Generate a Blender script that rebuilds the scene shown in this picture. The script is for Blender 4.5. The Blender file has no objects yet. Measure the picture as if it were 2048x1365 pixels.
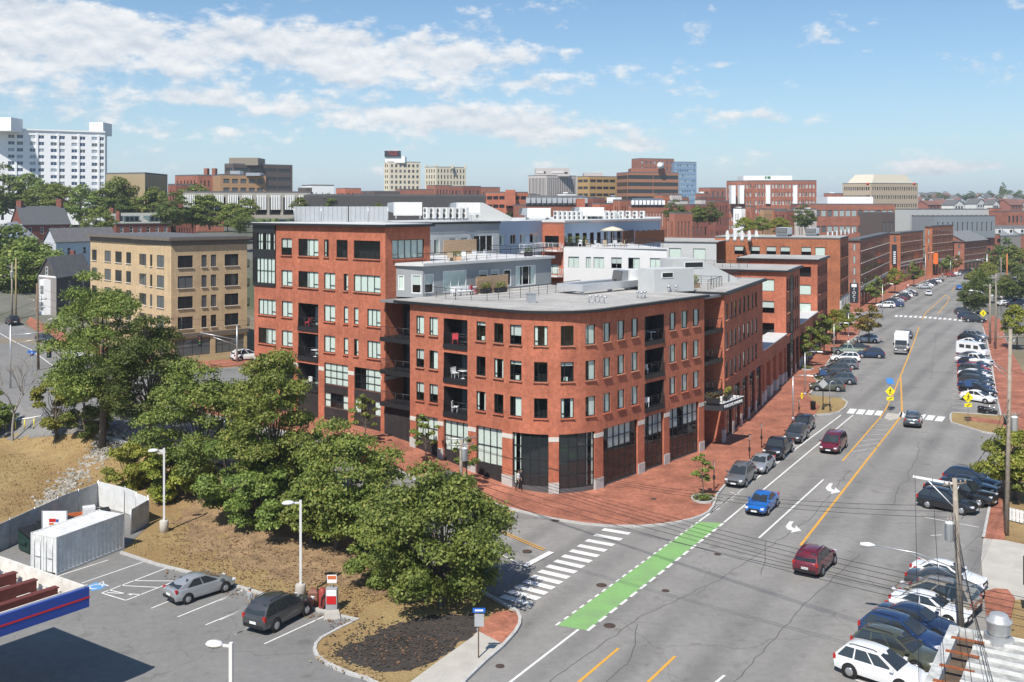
import bpy, bmesh, math, random
from mathutils import Vector, Matrix
random.seed(7)
R = math.radians
SC = bpy.context.scene
COL = SC.collection
# ------------------------------------------------------------------ camera
HC, FPX, YH, CX = 25.2, 2050.0, 416.0, 1024.0      # eye height, focal length and horizon of the photograph (2048 px wide)
cam = bpy.data.cameras.new('camera'); camo = bpy.data.objects.new('camera', cam); COL.objects.link(camo)
camo.location = (0, 0, HC); camo.rotation_euler = (R(90), 0, 0)
cam.sensor_fit = 'HORIZONTAL'; cam.sensor_width = 36.0; cam.lens = 36.0*FPX/2048.0
cam.shift_y = -(682.5-YH)/2048.0
cam.clip_start = 0.5; cam.clip_end = 20000
SC.camera = camo
# ------------------------------------------------------------------ sun and sky
SUN_EL = R(52.0); SUN_AZ = math.atan2(-0.40, -0.917)    # direction towards the sun, measured from +Y
sd = Vector((math.sin(SUN_AZ)*math.cos(SUN_EL), math.cos(SUN_AZ)*math.cos(SUN_EL), math.sin(SUN_EL)))
sun = bpy.data.lights.new('sun', 'SUN'); suno = bpy.data.objects.new('sun', sun); COL.objects.link(suno)
sun.energy = 4.5; sun.angle = R(0.53); sun.color = (1.0, 0.95, 0.87)
suno.rotation_euler = (-sd).to_track_quat('-Z', 'Y').to_euler(); suno.location = (-40, -90, 140)
world = bpy.data.worlds.new('World'); SC.world = world; world.use_nodes = True
VS = SC.view_settings; VS.view_transform = 'Standard'; VS.look = 'None'; VS.exposure = 0.36; VS.gamma = 1.0; VS.use_curve_mapping = False
SC.cycles.max_bounces = 6; SC.cycles.diffuse_bounces = 3; SC.cycles.glossy_bounces = 3
SC.cycles.transparent_max_bounces = 8; SC.cycles.transmission_bounces = 3; SC.cycles.use_denoising = True
SC.cycles.sample_clamp_indirect = 8

def build_sky():
    nt = world.node_tree; N = nt.nodes; L = nt.links; N.clear()
    def nd(t, **k):
        n = N.new(t)
        for a, b in k.items(): setattr(n, a, b)
        return n
    def M(op, a, b=None, c=None, clamp=False):
        n = nd('ShaderNodeMath', operation=op); n.use_clamp = clamp
        for i, v in enumerate((a, b, c)):
            if v is None: continue
            if hasattr(v, 'is_linked') or hasattr(v, 'links'): L.new(v, n.inputs[i])
            else: n.inputs[i].default_value = v
        return n.outputs[0]
    out = nd('ShaderNodeOutputWorld'); bg = nd('ShaderNodeBackground')
    sky = nd('ShaderNodeTexSky'); sky.sky_type = 'NISHITA'; sky.sun_disc = False
    sky.sun_elevation = SUN_EL; sky.sun_rotation = SUN_AZ; sky.altitude = 60; sky.air_density = 1.0; sky.dust_density = 0.25; sky.ozone_density = 2.2
    tc = nd('ShaderNodeTexCoord'); sp = nd('ShaderNodeSeparateXYZ'); L.new(tc.outputs['Generated'], sp.inputs[0])
    az = M('ARCTAN2', sp.outputs[0], sp.outputs[1]); el = M('ARCSINE', sp.outputs[2])
    # clouds: noise in azimuth / elevation, flattened near the horizon
    cb = nd('ShaderNodeCombineXYZ'); L.new(M('MULTIPLY', az, 14.0), cb.inputs[0]); L.new(M('MULTIPLY', el, 27.0), cb.inputs[1])
    def noise(scale, detail, rough, off):
        mp = nd('ShaderNodeMapping'); mp.inputs['Location'].default_value = (off, off*.7, 0); L.new(cb.outputs[0], mp.inputs[0])
        n = nd('ShaderNodeTexNoise'); n.inputs['Scale'].default_value = scale; n.inputs['Detail'].default_value = detail; n.inputs['Roughness'].default_value = rough
        L.new(mp.outputs[0], n.inputs['Vector']); return n.outputs['Fac']
    def blob(u, v, ru, rv, amp):
        a0 = math.atan((u-CX)/FPX); e0 = math.atan((YH-v)/FPX*math.cos(a0))
        x = M('DIVIDE', M('SUBTRACT', az, a0), ru/FPX); y = M('DIVIDE', M('SUBTRACT', el, e0), rv/FPX)
        r2 = M('ADD', M('MULTIPLY', x, x), M('MULTIPLY', y, y))
        return M('MULTIPLY', M('EXPONENT', M('MULTIPLY', r2, -1.0)), amp)
    banks = [(200, 95, 330, 62, .40), (40, 30, 260, 45, .34), (800, 120, 300, 56, .50), (640, 80, 150, 40, .22), (390, 197, 220, 22, .34),
             (790, 228, 260, 26, .36), (1060, 262, 310, 32, .36), (1045, 172, 62, 16, .38), (1132, 103, 26, 8, .22), (1440, 130, 24, 9, .25),
             (1500, 232, 90, 15, .27), (1300, 294, 100, 15, .30), (1530, 308, 120, 15, .30), (1880, 337, 80, 12, .28), (2010, 330, 60, 10, .28),
             (150, 230, 130, 20, .26), (430, 262, 190, 18, .26), (-150, 120, 220, 80, .3), (1250, 345, 900, 18, .12)]
    acc = None
    for b in banks:
        g = blob(*b); acc = g if acc is None else M('ADD', acc, g)
    n1 = noise(1.0, 6, .62, 3.1); n2 = noise(3.3, 4, .6, 11.0)
    dens = M('ADD', M('ADD', M('MULTIPLY', n1, 1.05), M('MULTIPLY', n2, .45)), M('MULTIPLY', acc, .72))
    mask = nd('ShaderNodeMapRange'); mask.inputs[1].default_value = .825; mask.inputs[2].default_value = 1.06; mask.interpolation_type = 'SMOOTHSTEP'; L.new(dens, mask.inputs[0])
    # shading of the cloud: brighter where the density falls off upwards (lit tops), greyer in thick undersides
    cb2 = nd('ShaderNodeCombineXYZ'); L.new(M('MULTIPLY', az, 14.0), cb2.inputs[0]); L.new(M('ADD', M('MULTIPLY', el, 27.0), .17), cb2.inputs[1])
    nz = nd('ShaderNodeTexNoise'); nz.inputs['Scale'].default_value = 1.0; nz.inputs['Detail'].default_value = 4; nz.inputs['Roughness'].default_value = .6
    mp = nd('ShaderNodeMapping'); mp.inputs['Location'].default_value = (3.1, 2.17, 0); L.new(cb2.outputs[0], mp.inputs[0]); L.new(mp.outputs[0], nz.inputs['Vector'])
    dif = M('SUBTRACT', n1, nz.outputs['Fac'])
    lit = nd('ShaderNodeMapRange'); lit.inputs[1].default_value = -.16; lit.inputs[2].default_value = .12; L.new(dif, lit.inputs[0])
    ramp = nd('ShaderNodeMixRGB'); ramp.inputs[1].default_value = (5.2, 5.7, 6.4, 1); ramp.inputs[2].default_value = (8.2, 8.2, 8.15, 1); L.new(lit.outputs[0], ramp.inputs[0])
    mix = nd('ShaderNodeMixRGB'); L.new(M('MULTIPLY', mask.outputs[0], .9), mix.inputs[0]); L.new(ramp.outputs[0], mix.inputs[2])
    # pale band of haze along the whole horizon
    hz = nd('ShaderNodeMixRGB'); L.new(M('MULTIPLY', M('EXPONENT', M('MULTIPLY', M('ABSOLUTE', el), -13.0)), .95), hz.inputs[0]); hz.inputs[2].default_value = (5.35, 6.3, 7.3, 1)
    tn = nd('ShaderNodeMixRGB', blend_type='MULTIPLY'); tn.inputs[0].default_value = 1.0; tn.inputs[2].default_value = (.75, .925, 1.03, 1); L.new(sky.outputs[0], tn.inputs[1]); L.new(tn.outputs[0], hz.inputs[1]); L.new(hz.outputs[0], mix.inputs[1])
    L.new(mix.outputs[0], bg.inputs[0]); bg.inputs[1].default_value = 0.094
    L.new(bg.outputs[0], out.inputs[0])
build_sky()
world.cycles.sampling_method = 'MANUAL'; world.cycles.sample_map_resolution = 256

# ------------------------------------------------------------------ terrain height
CO = Vector((4.32, 87.25)); EA = Vector((.638, .770)); EB = Vector((-.770, .638))    # corner of the curved block and its two street directions
def AB(a, b): return CO + EA*a + EB*b
def sst(a, b, x):
    t = max(0.0, min(1.0, (x-a)/(b-a))); return t*t*(3-2*t)
def hgt(x, y):
    d = Vector((x, y))-CO; q = d.dot(EB); r = d.dot(EA)
    hs = 2.7*sst(0, 27, q)*(sst(.10, .0, x/max(y, 1.0)) if y > 100 else 1.0)
    r1 = -29.0 + 8.0*sst(13, 20, q); r2 = -17.5+2.0*sst(13, 22, q)
    z = hs*sst(r1, r2, r)
    hill = 13.0*sst(165, 330, y)*sst(.16, -.02, x/max(y, 1.0))
    hill += 10.0*sst(420, 800, y)*sst(.33, .2, x/max(y, 1.0))
    return z+hill
def P(u, v, z=0.0):
    s = (v-YH)/(HC-z); return Vector(((u-CX)/s, FPX/s, z))
def PG(u, v):
    z = 0.0
    for _ in range(14):
        p = P(u, v, z); z = .5*z+.5*hgt(p.x, p.y)
    p = P(u, v, z); return Vector((p.x, p.y, hgt(p.x, p.y)))
def WY(u, v, y): return Vector(((u-CX)*y/FPX, y, HC-(v-YH)*y/FPX))

# ------------------------------------------------------------------ mesh helpers
class MB:
    def __init__(s): s.v = []; s.f = []; s.m = []; s.sm = []
    def add(s, vs, fs, mi=0, smooth=False):
        o = len(s.v); s.v += [tuple(v) for v in vs]
        for f in fs: s.f.append(tuple(i+o for i in f)); s.m.append(mi); s.sm.append(smooth)
        return s
    def quad(s, a, b, c, d, mi=0): return s.add([a, b, c, d], [(0, 1, 2, 3)], mi)
    def box(s, x0, x1, y0, y1, z0, z1, mi=0, M=None):
        vs = [Vector(p) for p in ((x0,y0,z0),(x1,y0,z0),(x1,y1,z0),(x0,y1,z0),(x0,y0,z1),(x1,y0,z1),(x1,y1,z1),(x0,y1,z1))]
        if M is not None: vs = [M @ v for v in vs]
        return s.add(vs, [(3,2,1,0),(4,5,6,7),(0,1,5,4),(1,2,6,5),(2,3,7,6),(3,0,4,7)], mi)
    def tube(s, pts, rad, n=6, mi=0, cap=True, smooth=True):
        pts = [Vector(p) for p in pts]; rs = rad if isinstance(rad, (list, tuple)) else [rad]*len(pts)
        vs = []; up = None
        for i, p in enumerate(pts):
            t = (pts[min(i+1, len(pts)-1)]-pts[max(i-1, 0)])
            if t.length < 1e-9: t = Vector((0, 0, 1))
            t.normalize()
            if up is None: up = t.orthogonal().normalized()
            a = (up - t*up.dot(t))
            a = a.normalized() if a.length > 1e-6 else t.orthogonal().normalized()
            up = a; b = t.cross(a)
            for k in range(n):
                w = 2*math.pi*k/n; vs.append(p+(a*math.cos(w)+b*math.sin(w))*rs[i])
        fs = []
        for i in range(len(pts)-1):
            for k in range(n): fs.append((i*n+k, i*n+(k+1) % n, (i+1)*n+(k+1) % n, (i+1)*n+k))
        s.add(vs, fs, mi, smooth)
        if cap:
            o = len(s.v)-len(vs)
            s.f.append(tuple(o+k for k in reversed(range(n)))); s.m.append(mi); s.sm.append(False)
            e = o+(len(pts)-1)*n; s.f.append(tuple(e+k for k in range(n))); s.m.append(mi); s.sm.append(False)
        return s
    def lathe(s, prof, c=(0, 0, 0), n=16, mi=0, M=None, smooth=True):
        vs = []; c = Vector(c)
        for r, z in prof:
            for k in range(n):
                w = 2*math.pi*k/n; p = Vector((r*math.cos(w), r*math.sin(w), z))
                if M is not None: p = M @ p
                vs.append(p+c)
        fs = []
        for i in range(len(prof)-1):
            for k in range(n): fs.append((i*n+k, i*n+(k+1) % n, (i+1)*n+(k+1) % n, (i+1)*n+k))
        fs.append(tuple(reversed(range(n)))); fs.append(tuple((len(prof)-1)*n+k for k in range(n)))
        return s.add(vs, fs, mi, smooth)
    def prism(s, poly, z0, z1, mi=0, top=None, bottom=True):
        n = len(poly); vs = [(p[0], p[1], z0) for p in poly]+[(p[0], p[1], z1) for p in poly]
        fs = [(i, (i+1) % n, n+(i+1) % n, n+i) for i in range(n)]
        s.add(vs, fs, mi); o = len(s.v)-2*n
        s.f.append(tuple(o+n+i for i in range(n))); s.m.append(mi if top is None else top); s.sm.append(False)
        if bottom: s.f.append(tuple(o+i for i in reversed(range(n)))); s.m.append(mi); s.sm.append(False)
        return s
    def mesh(s, name, mats, sharp=None):
        me = bpy.data.meshes.new(name); me.from_pydata(s.v, [], s.f)
        mats = mats if isinstance(mats, (list, tuple)) else [mats]
        for m in mats: me.materials.append(m)
        me.polygons.foreach_set('material_index', s.m)
        me.polygons.foreach_set('use_smooth', s.sm)
        me.update()
        if sharp: me.set_sharp_from_angle(angle=R(sharp))
        return me
    def obj(s, name, mats, parent=None, sharp=None):
        return link(name, s.mesh(name, mats, sharp), parent)

def link(name, me, parent=None, M=None, local=False):
    o = bpy.data.objects.new(name, me); COL.objects.link(o)
    if M is not None: o.matrix_local = M
    if parent is not None:
        o.parent = parent
        if not local and parent.type == 'EMPTY' and parent.parent is None:
            o.matrix_parent_inverse = parent_inv(parent)
    return o
def parent_inv(p):
    return (Matrix.Translation(p.location) @ p.rotation_euler.to_matrix().to_4x4()).inverted()
def tag(o, label=None, cat=None, group=None, kind=None):
    if label: o['label'] = label
    if cat: o['category'] = cat
    if group: o['group'] = group
    if kind: o['kind'] = kind
    return o
def thing(name, label, cat, loc=(0, 0, 0), rz=0.0, group=None):
    o = bpy.data.objects.new(name, None); COL.objects.link(o); o.empty_display_size = .5
    o.location = loc; o.rotation_euler = (0, 0, rz); return tag(o, label, cat, group)
def copy_tree(o, parent=None):
    c = o.copy(); COL.objects.link(c)
    if parent is not None: c.parent = parent
    for ch in o.children: copy_tree(ch, c)
    return c
def cut(poly, off, name, m, step=1.5, lo=None, skirt=0.0, parent=None, flat=False):
    """polygon (2D points) draped over the terrain at height off; skirt > 0 adds an edge going down"""
    bm = bmesh.new()
    vs = [bm.verts.new((p[0], p[1], 0)) for p in poly]; f = bm.faces.new(vs); f.normal_update()
    if f.normal.z < 0 or sum((poly[i][0]*poly[(i+1) % len(poly)][1]-poly[(i+1) % len(poly)][0]*poly[i][1]) for i in range(len(poly))) < 0: bmesh.ops.reverse_faces(bm, faces=[f])
    f.normal_update()
    bmesh.ops.triangulate(bm, faces=bm.faces[:])
    if not flat:
        xs = [p[0] for p in poly]; ys = [p[1] for p in poly]
        for ax, (a, b) in enumerate(((min(xs), max(xs)), (min(ys), max(ys)))):
            k = math.ceil(a/step)
            while k*step < b:
                co = [0, 0, 0]; co[ax] = k*step; no = [0, 0, 0]; no[ax] = 1
                bmesh.ops.bisect_plane(bm, geom=bm.verts[:]+bm.edges[:]+bm.faces[:], plane_co=co, plane_no=no, dist=1e-5); k += 1
    for v in bm.verts: v.co.z = off+(0 if flat else hgt(v.co.x, v.co.y))
    if skirt:
        be = [e for e in bm.edges if len(e.link_faces) == 1]
        r = bmesh.ops.extrude_edge_only(bm, edges=be)
        for g in r['geom']:
            if isinstance(g, bmesh.types.BMVert): g.co.z -= skirt
    bmesh.ops.recalc_face_normals(bm, faces=bm.faces[:])
    up = [f for f in bm.faces if abs(f.normal.z) > .5]
    if up and sum(f.normal.z for f in up) < 0: bmesh.ops.reverse_faces(bm, faces=bm.faces[:])
    me = bpy.data.meshes.new(name); bm.to_mesh(me); bm.free(); me.materials.append(m)
    return link(name, me, parent)

# ------------------------------------------------------------------ materials
def _nt(name):
    m = bpy.data.materials.new(name); m.use_nodes = True; nt = m.node_tree; nt.nodes.clear()
    o = nt.nodes.new('ShaderNodeOutputMaterial'); b = nt.nodes.new('ShaderNodeBsdfPrincipled'); nt.links.new(b.outputs[0], o.inputs[0])
    return m, nt, b
def _pos(nt):
    g = nt.nodes.new('ShaderNodeNewGeometry'); return g
def _noise(nt, vec, scale, detail=4, rough=.6):
    n = nt.nodes.new('ShaderNodeTexNoise'); n.inputs['Scale'].default_value = scale; n.inputs['Detail'].default_value = detail; n.inputs['Roughness'].default_value = rough
    nt.links.new(vec, n.inputs['Vector']); return n.outputs['Fac']
def _mix(nt, fac, a, b, bt='MIX'):
    n = nt.nodes.new('ShaderNodeMixRGB'); n.blend_type = bt
    for i, v in enumerate((fac, a, b)):
        if hasattr(v, 'links'): nt.links.new(v, n.inputs[i])
        elif i == 0: n.inputs[0].default_value = v
        else: n.inputs[i].default_value = (*v[:3], 1)
    return n.outputs[0]
def _range(nt, val, a, b, c=0.0, d=1.0):
    n = nt.nodes.new('ShaderNodeMapRange'); n.inputs[1].default_value = a; n.inputs[2].default_value = b; n.inputs[3].default_value = c; n.inputs[4].default_value = d
    nt.links.new(val, n.inputs[0]); return n.outputs[0]
def mat(name, c, rough=.75, var=.12, scale=1.3, metal=0.0, spec=.35, coat=0.0, fine=0.0, fscale=40.0, bump=0.0):
    m, nt, b = _nt(name)
    b.inputs['Roughness'].default_value = rough; b.inputs['Metallic'].default_value = metal; b.inputs['Specular IOR Level'].default_value = spec
    if coat: b.inputs['Coat Weight'].default_value = coat; b.inputs['Coat Roughness'].default_value = .04
    if var or fine:
        g = _pos(nt); n = _noise(nt, g.outputs['Position'], scale, 5)
        f = _range(nt, n, .3, .7)
        col = _mix(nt, f, [x*(1-var) for x in c], [min(1, x*(1+var)) for x in c])
        if fine:
            n2 = _noise(nt, g.outputs['Position'], fscale, 2)
            col = _mix(nt, 1.0, col, _mix(nt, _range(nt, n2, .3, .7), [1-fine]*3, [1+fine]*3), 'MULTIPLY')
        nt.links.new(col, b.inputs['Base Color'])
        if bump:
            bp = nt.nodes.new('ShaderNodeBump'); bp.inputs['Strength'].default_value = bump; bp.inputs['Distance'].default_value = .03
            nt.links.new(_noise(nt, g.outputs['Position'], fscale, 3), bp.inputs['Height']); nt.links.new(bp.outputs[0], b.inputs['Normal'])
    else: b.inputs['Base Color'].default_value = (*c, 1)
    return m
def brickmat(name, c1, c2, mortar, bw=.21, bh=.07, flat=False, var=.16, big=.25, ms=.006):
    m, nt, b = _nt(name); L = nt.links
    b.inputs['Roughness'].default_value = .85; b.inputs['Specular IOR Level'].default_value = .2
    g = _pos(nt)
    if flat:
        vec = g.outputs['Position']
    else:
        cr = nt.nodes.new('ShaderNodeVectorMath'); cr.operation = 'CROSS_PRODUCT'; cr.inputs[0].default_value = (0, 0, 1); L.new(g.outputs['True Normal'], cr.inputs[1])
        dt = nt.nodes.new('ShaderNodeVectorMath'); dt.operation = 'DOT_PRODUCT'; L.new(cr.outputs[0], dt.inputs[0]); L.new(g.outputs['Position'], dt.inputs[1])
        sp = nt.nodes.new('ShaderNodeSeparateXYZ'); L.new(g.outputs['Position'], sp.inputs[0])
        cb = nt.nodes.new('ShaderNodeCombineXYZ'); L.new(dt.outputs['Value'], cb.inputs[0]); L.new(sp.outputs[2], cb.inputs[1]); vec = cb.outputs[0]
    t = nt.nodes.new('ShaderNodeTexBrick'); L.new(vec, t.inputs['Vector'])
    t.inputs['Color1'].default_value = (*c1, 1); t.inputs['Color2'].default_value = (*c2, 1); t.inputs['Mortar'].default_value = (*mortar, 1)
    t.inputs['Scale'].default_value = 1.0; t.inputs['Brick Width'].default_value = bw; t.inputs['Row Height'].default_value = bh; t.inputs['Mortar Size'].default_value = ms; t.inputs['Bias'].default_value = 0
    n = _noise(nt, g.outputs['Position'], .35, 5); n2 = _noise(nt, g.outputs['Position'], 2.6, 4)
    col = _mix(nt, 1.0, t.outputs['Color'], _mix(nt, _range(nt, n, .3, .7), [1-big*.6]*3, [1+big*.5]*3), 'MULTIPLY')
    col = _mix(nt, 1.0, col, _mix(nt, _range(nt, n2, .3, .7), [1-var]*3, [1+var]*3), 'MULTIPLY')
    if not flat:
        mp = nt.nodes.new('ShaderNodeMapping'); mp.inputs['Scale'].default_value = (1.5, .11, 1); L.new(vec, mp.inputs[0]); n3 = _noise(nt, mp.outputs[0], 1.0, 5, .65)
        mq = nt.nodes.new('ShaderNodeMapping'); mq.inputs['Scale'].default_value = (.05, .62, 1); L.new(vec, mq.inputs[0]); n4 = _noise(nt, mq.outputs[0], 1.0, 3, .5)
        col = _mix(nt, 1.0, col, _mix(nt, _range(nt, n3, .3, .7), (.86, .84, .83), (1.1, 1.11, 1.12)), 'MULTIPLY'); col = _mix(nt, 1.0, col, _mix(nt, _range(nt, n4, .35, .65), (.92, .93, .95), (1.07, 1.06, 1.05)), 'MULTIPLY')
    L.new(col, b.inputs['Base Color']); return m
def glassmat(name, c=(.02, .025, .028), rough=.04, spec=.7):
    m, nt, b = _nt(name); b.inputs['Roughness'].default_value = rough; b.inputs['Specular IOR Level'].default_value = spec
    b.inputs['Base Color'].default_value = (*c, 1)
    g = _pos(nt); bp = nt.nodes.new('ShaderNodeBump'); bp.inputs['Strength'].default_value = .06; bp.inputs['Distance'].default_value = .05
    nt.links.new(_noise(nt, g.outputs['Position'], .9, 1), bp.inputs['Height']); nt.links.new(bp.outputs[0], b.inputs['Normal'])
    return m
def clearglass(name, tint=(.93, .97, .955), spec=.45):
    m = bpy.data.materials.new(name); m.use_nodes = True; nt = m.node_tree; nt.nodes.clear(); L = nt.links
    o = nt.nodes.new('ShaderNodeOutputMaterial'); mx = nt.nodes.new('ShaderNodeMixShader'); t = nt.nodes.new('ShaderNodeBsdfTransparent'); gl = nt.nodes.new('ShaderNodeBsdfGlossy')
    t.inputs[0].default_value = (*tint, 1); gl.inputs['Roughness'].default_value = .03; gl.inputs[0].default_value = (.95, .97, 1, 1)
    fr = nt.nodes.new('ShaderNodeLayerWeight'); fr.inputs[0].default_value = .5
    pw_ = nt.nodes.new('ShaderNodeMath'); pw_.operation = 'POWER'; pw_.inputs[1].default_value = 4.0; L.new(fr.outputs['Facing'], pw_.inputs[0])
    mu = nt.nodes.new('ShaderNodeMath'); mu.operation = 'MULTIPLY_ADD'; mu.inputs[1].default_value = .85; mu.inputs[2].default_value = .06; L.new(pw_.outputs[0], mu.inputs[0])
    L.new(mu.outputs[0], mx.inputs[0]); L.new(t.outputs[0], mx.inputs[1]); L.new(gl.outputs[0], mx.inputs[2]); L.new(mx.outputs[0], o.inputs[0])
    return m
def asphaltmat(name, c, track=None):
    """worn asphalt: aggregate speckle, blotches, sealed cracks and darker wheel tracks along the lane"""
    m, nt, b = _nt(name); L = nt.links; g = _pos(nt); pos = g.outputs['Position']
    b.inputs['Roughness'].default_value = .9; b.inputs['Specular IOR Level'].default_value = .25
    col = _mix(nt, _range(nt, _noise(nt, pos, .12, 6, .65), .3, .7), [x*.86 for x in c], [x*1.12 for x in c])
    col = _mix(nt, 1.0, col, _mix(nt, _range(nt, _noise(nt, pos, 1.6, 5, .7), .25, .75), [.87]*3, [1.12]*3), 'MULTIPLY')
    col = _mix(nt, 1.0, col, _mix(nt, _range(nt, _noise(nt, pos, 22, 2), .3, .7), [.88]*3, [1.12]*3), 'MULTIPLY')
    # cracks: thin lines where warped voronoi cells meet
    nv = nt.nodes.new('ShaderNodeTexNoise'); nv.inputs['Scale'].default_value = .25; nv.inputs['Detail'].default_value = 4; L.new(pos, nv.inputs['Vector'])
    ad = nt.nodes.new('ShaderNodeVectorMath'); ad.operation = 'MULTIPLY_ADD'; ad.inputs[1].default_value = (6, 6, 0); L.new(nv.outputs['Color'], ad.inputs[0]); L.new(pos, ad.inputs[2])
    vo = nt.nodes.new('ShaderNodeTexVoronoi'); vo.feature = 'DISTANCE_TO_EDGE'; vo.inputs['Scale'].default_value = .075; L.new(ad.outputs[0], vo.inputs['Vector'])
    cr = _range(nt, vo.outputs['Distance'], .0015, .0045, .55, 1.0)
    col = _mix(nt, 1.0, col, _mix(nt, cr, (.58, .57, .56), (1, 1, 1)), 'MULTIPLY')
    col = _mix(nt, 1.0, col, _mix(nt, _range(nt, _noise(nt, pos, .7, 3, .5), .62, .72), (1, 1, 1), (.8, .79, .78)), 'MULTIPLY')
    if track:
        # rubber-darkened lanes: repeated across the road direction
        (dx, dy), period, phase = track
        dt = nt.nodes.new('ShaderNodeVectorMath'); dt.operation = 'DOT_PRODUCT'; dt.inputs[1].default_value = (dx, dy, 0); L.new(pos, dt.inputs[0])
        sn = nt.nodes.new('ShaderNodeMath'); sn.operation = 'MULTIPLY_ADD'; sn.inputs[1].default_value = 2*math.pi/period; sn.inputs[2].default_value = phase; L.new(dt.outputs['Value'], sn.inputs[0])
        s2 = nt.nodes.new('ShaderNodeMath'); s2.operation = 'SINE'; L.new(sn.outputs[0], s2.inputs[0])
        k = nt.nodes.new('ShaderNodeMath'); k.operation = 'MULTIPLY'; L.new(_range(nt, s2.outputs[0], -.2, 1.0), k.inputs[0]); L.new(_range(nt, _noise(nt, pos, .05, 3), .35, .6, .2, 1), k.inputs[1])
        col = _mix(nt, 1.0, col, _mix(nt, k.outputs[0], (1, 1, 1), (.76, .76, .77)), 'MULTIPLY')
    L.new(col, b.inputs['Base Color']); return m
def paintmat(name, c, wear=.35):
    """road paint, worn through in flecks"""
    m, nt, b = _nt(name); g = _pos(nt); pos = g.outputs['Position']
    b.inputs['Roughness'].default_value = .7
    n = _noise(nt, pos, 9, 6, .75); n2 = _noise(nt, pos, .5, 3)
    f = nt.nodes.new('ShaderNodeMath'); f.operation = 'ADD'; nt.links.new(_range(nt, n, .48, .72, 0, wear*2), f.inputs[0]); nt.links.new(_range(nt, n2, .45, .75, 0, wear), f.inputs[1]); f.use_clamp = True
    col = _mix(nt, f.outputs[0], c, (.17, .165, .155)); nt.links.new(col, b.inputs['Base Color']); return m
def leafmat(name, c1, c2, c3):
    m, nt, b = _nt(name); L = nt.links; b.inputs['Roughness'].default_value = .55; b.inputs['Specular IOR Level'].default_value = .3
    g = _pos(nt); oi = nt.nodes.new('ShaderNodeObjectInfo')
    wn = nt.nodes.new('ShaderNodeTexWhiteNoise'); wn.noise_dimensions = '1D'; L.new(g.outputs['Random Per Island'], wn.inputs['W'])
    col = _mix(nt, g.outputs['Random Per Island'], c1, c2)
    col = _mix(nt, _range(nt, wn.outputs['Value'], .82, 1.0, 0, .8), col, c3)
    n = _noise(nt, g.outputs['Position'], .55, 3)
    col = _mix(nt, 1.0, col, _mix(nt, _range(nt, n, .35, .65), (.82, .85, .8), (1.2, 1.15, 1.05)), 'MULTIPLY')
    hs = nt.nodes.new('ShaderNodeHueSaturation'); L.new(col, hs.inputs['Color']); L.new(_range(nt, oi.outputs['Random'], 0, 1, .485, .512), hs.inputs['Hue']); L.new(_range(nt, oi.outputs['Random'], 0, 1, .85, 1.15), hs.inputs['Value'])
    L.new(hs.outputs[0], b.inputs['Base Color'])
    tr = nt.nodes.new('ShaderNodeBsdfTranslucent'); L.new(hs.outputs[0], tr.inputs[0])
    mx = nt.nodes.new('ShaderNodeMixShader'); mx.inputs[0].default_value = .28
    o = [n for n in nt.nodes if n.type == 'OUTPUT_MATERIAL'][0]
    L.new(b.outputs[0], mx.inputs[1]); L.new(tr.outputs[0], mx.inputs[2]); L.new(mx.outputs[0], o.inputs[0])
    return m
MT = {}
def C(name, *a, **k):
    if name not in MT: MT[name] = mat(name, *a, **k)
    return MT[name]
brick_red = brickmat('brick_red', (.505, .147, .080), (.42, .115, .063), (.38, .23, .155))
brick_dull = brickmat('brick_dull', (.38, .135, .085), (.30, .105, .066), (.30, .2, .15))
brick_orange = brickmat('brick_orange', (.42, .14, .065), (.34, .11, .05), (.33, .2, .13))
brick_old = brickmat('brick_old', (.27, .085, .06), (.20, .062, .045), (.22, .15, .12))
brick_yellow = brickmat('brick_yellow', (.60, .445, .265), (.54, .395, .23), (.48, .37, .24), big=.1, var=.07)
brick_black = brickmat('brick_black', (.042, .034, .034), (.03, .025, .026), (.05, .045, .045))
pavers = brickmat('brick_pavers', (.40, .15, .092), (.30, .11, .072), (.28, .16, .11), .2, .1, flat=True, big=.6, var=.2)
asphalt = asphaltmat('asphalt', (.25, .24, .225), ((.87, -.49), 3.75, .9))
asphalt_lot = asphaltmat('asphalt_lot', (.205, .2, .192))
paint_white = paintmat('paint_white', (.78, .77, .74), .22)
paint_worn = paintmat('paint_worn', (.6, .59, .56), .55)
paint_yellow = paintmat('paint_yellow', (.72, .36, .035), .22)
paint_green = paintmat('paint_green', (.22, .43, .14), .3)
paint_blue = paintmat('paint_blue', (.12, .33, .62), .3)
granite = C('granite', (.46, .45, .43), .8, .12, 2.0, fine=.18, fscale=14)
concrete = C('concrete', (.46, .43, .38), .85, .12, .6, fine=.08, fscale=12)
limestone = C('limestone', (.62, .59, .53), .8, .08)
roof_grey = brickmat('roof_membrane', (.41, .395, .37), (.385, .37, .35), (.29, .28, .26), 11, 1.9, flat=True, var=.06, big=.35, ms=.035)
roof_white = C('roof_white', (.58, .58, .57), .7, .06, .4)
roof_dark = C('roof_dark', (.12, .12, .125), .85, .15, .5)
shingle = C('shingle', (.125, .122, .122), .9, .22, 1.2, fine=.3, fscale=6)
metal_black = C('metal_black', (.018, .018, .02), .45, 0, spec=.5)
metal_white = C('metal_white', (.72, .72, .71), .4, .05)
galv = C('galvanised', (.52, .53, .54), .38, .12, 2.0, metal=.65)
wood_pale = C('wood_pale', (.50, .335, .205), .75, .22, 6.0)
wood_red = C('wood_red', (.22, .085, .035), .7, .25, 5.0)
pole_wood = C('pole_wood', (.31, .265, .215), .85, .22, 3.0)
pole_brown = C('pole_brown', (.2, .135, .085), .85, .2, 3.0)
stucco_grey = C('stucco_grey', (.30, .315, .32), .85, .05, .8)
stucco_light = C('stucco_light', (.50, .51, .505), .85, .05, .8)
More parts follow.
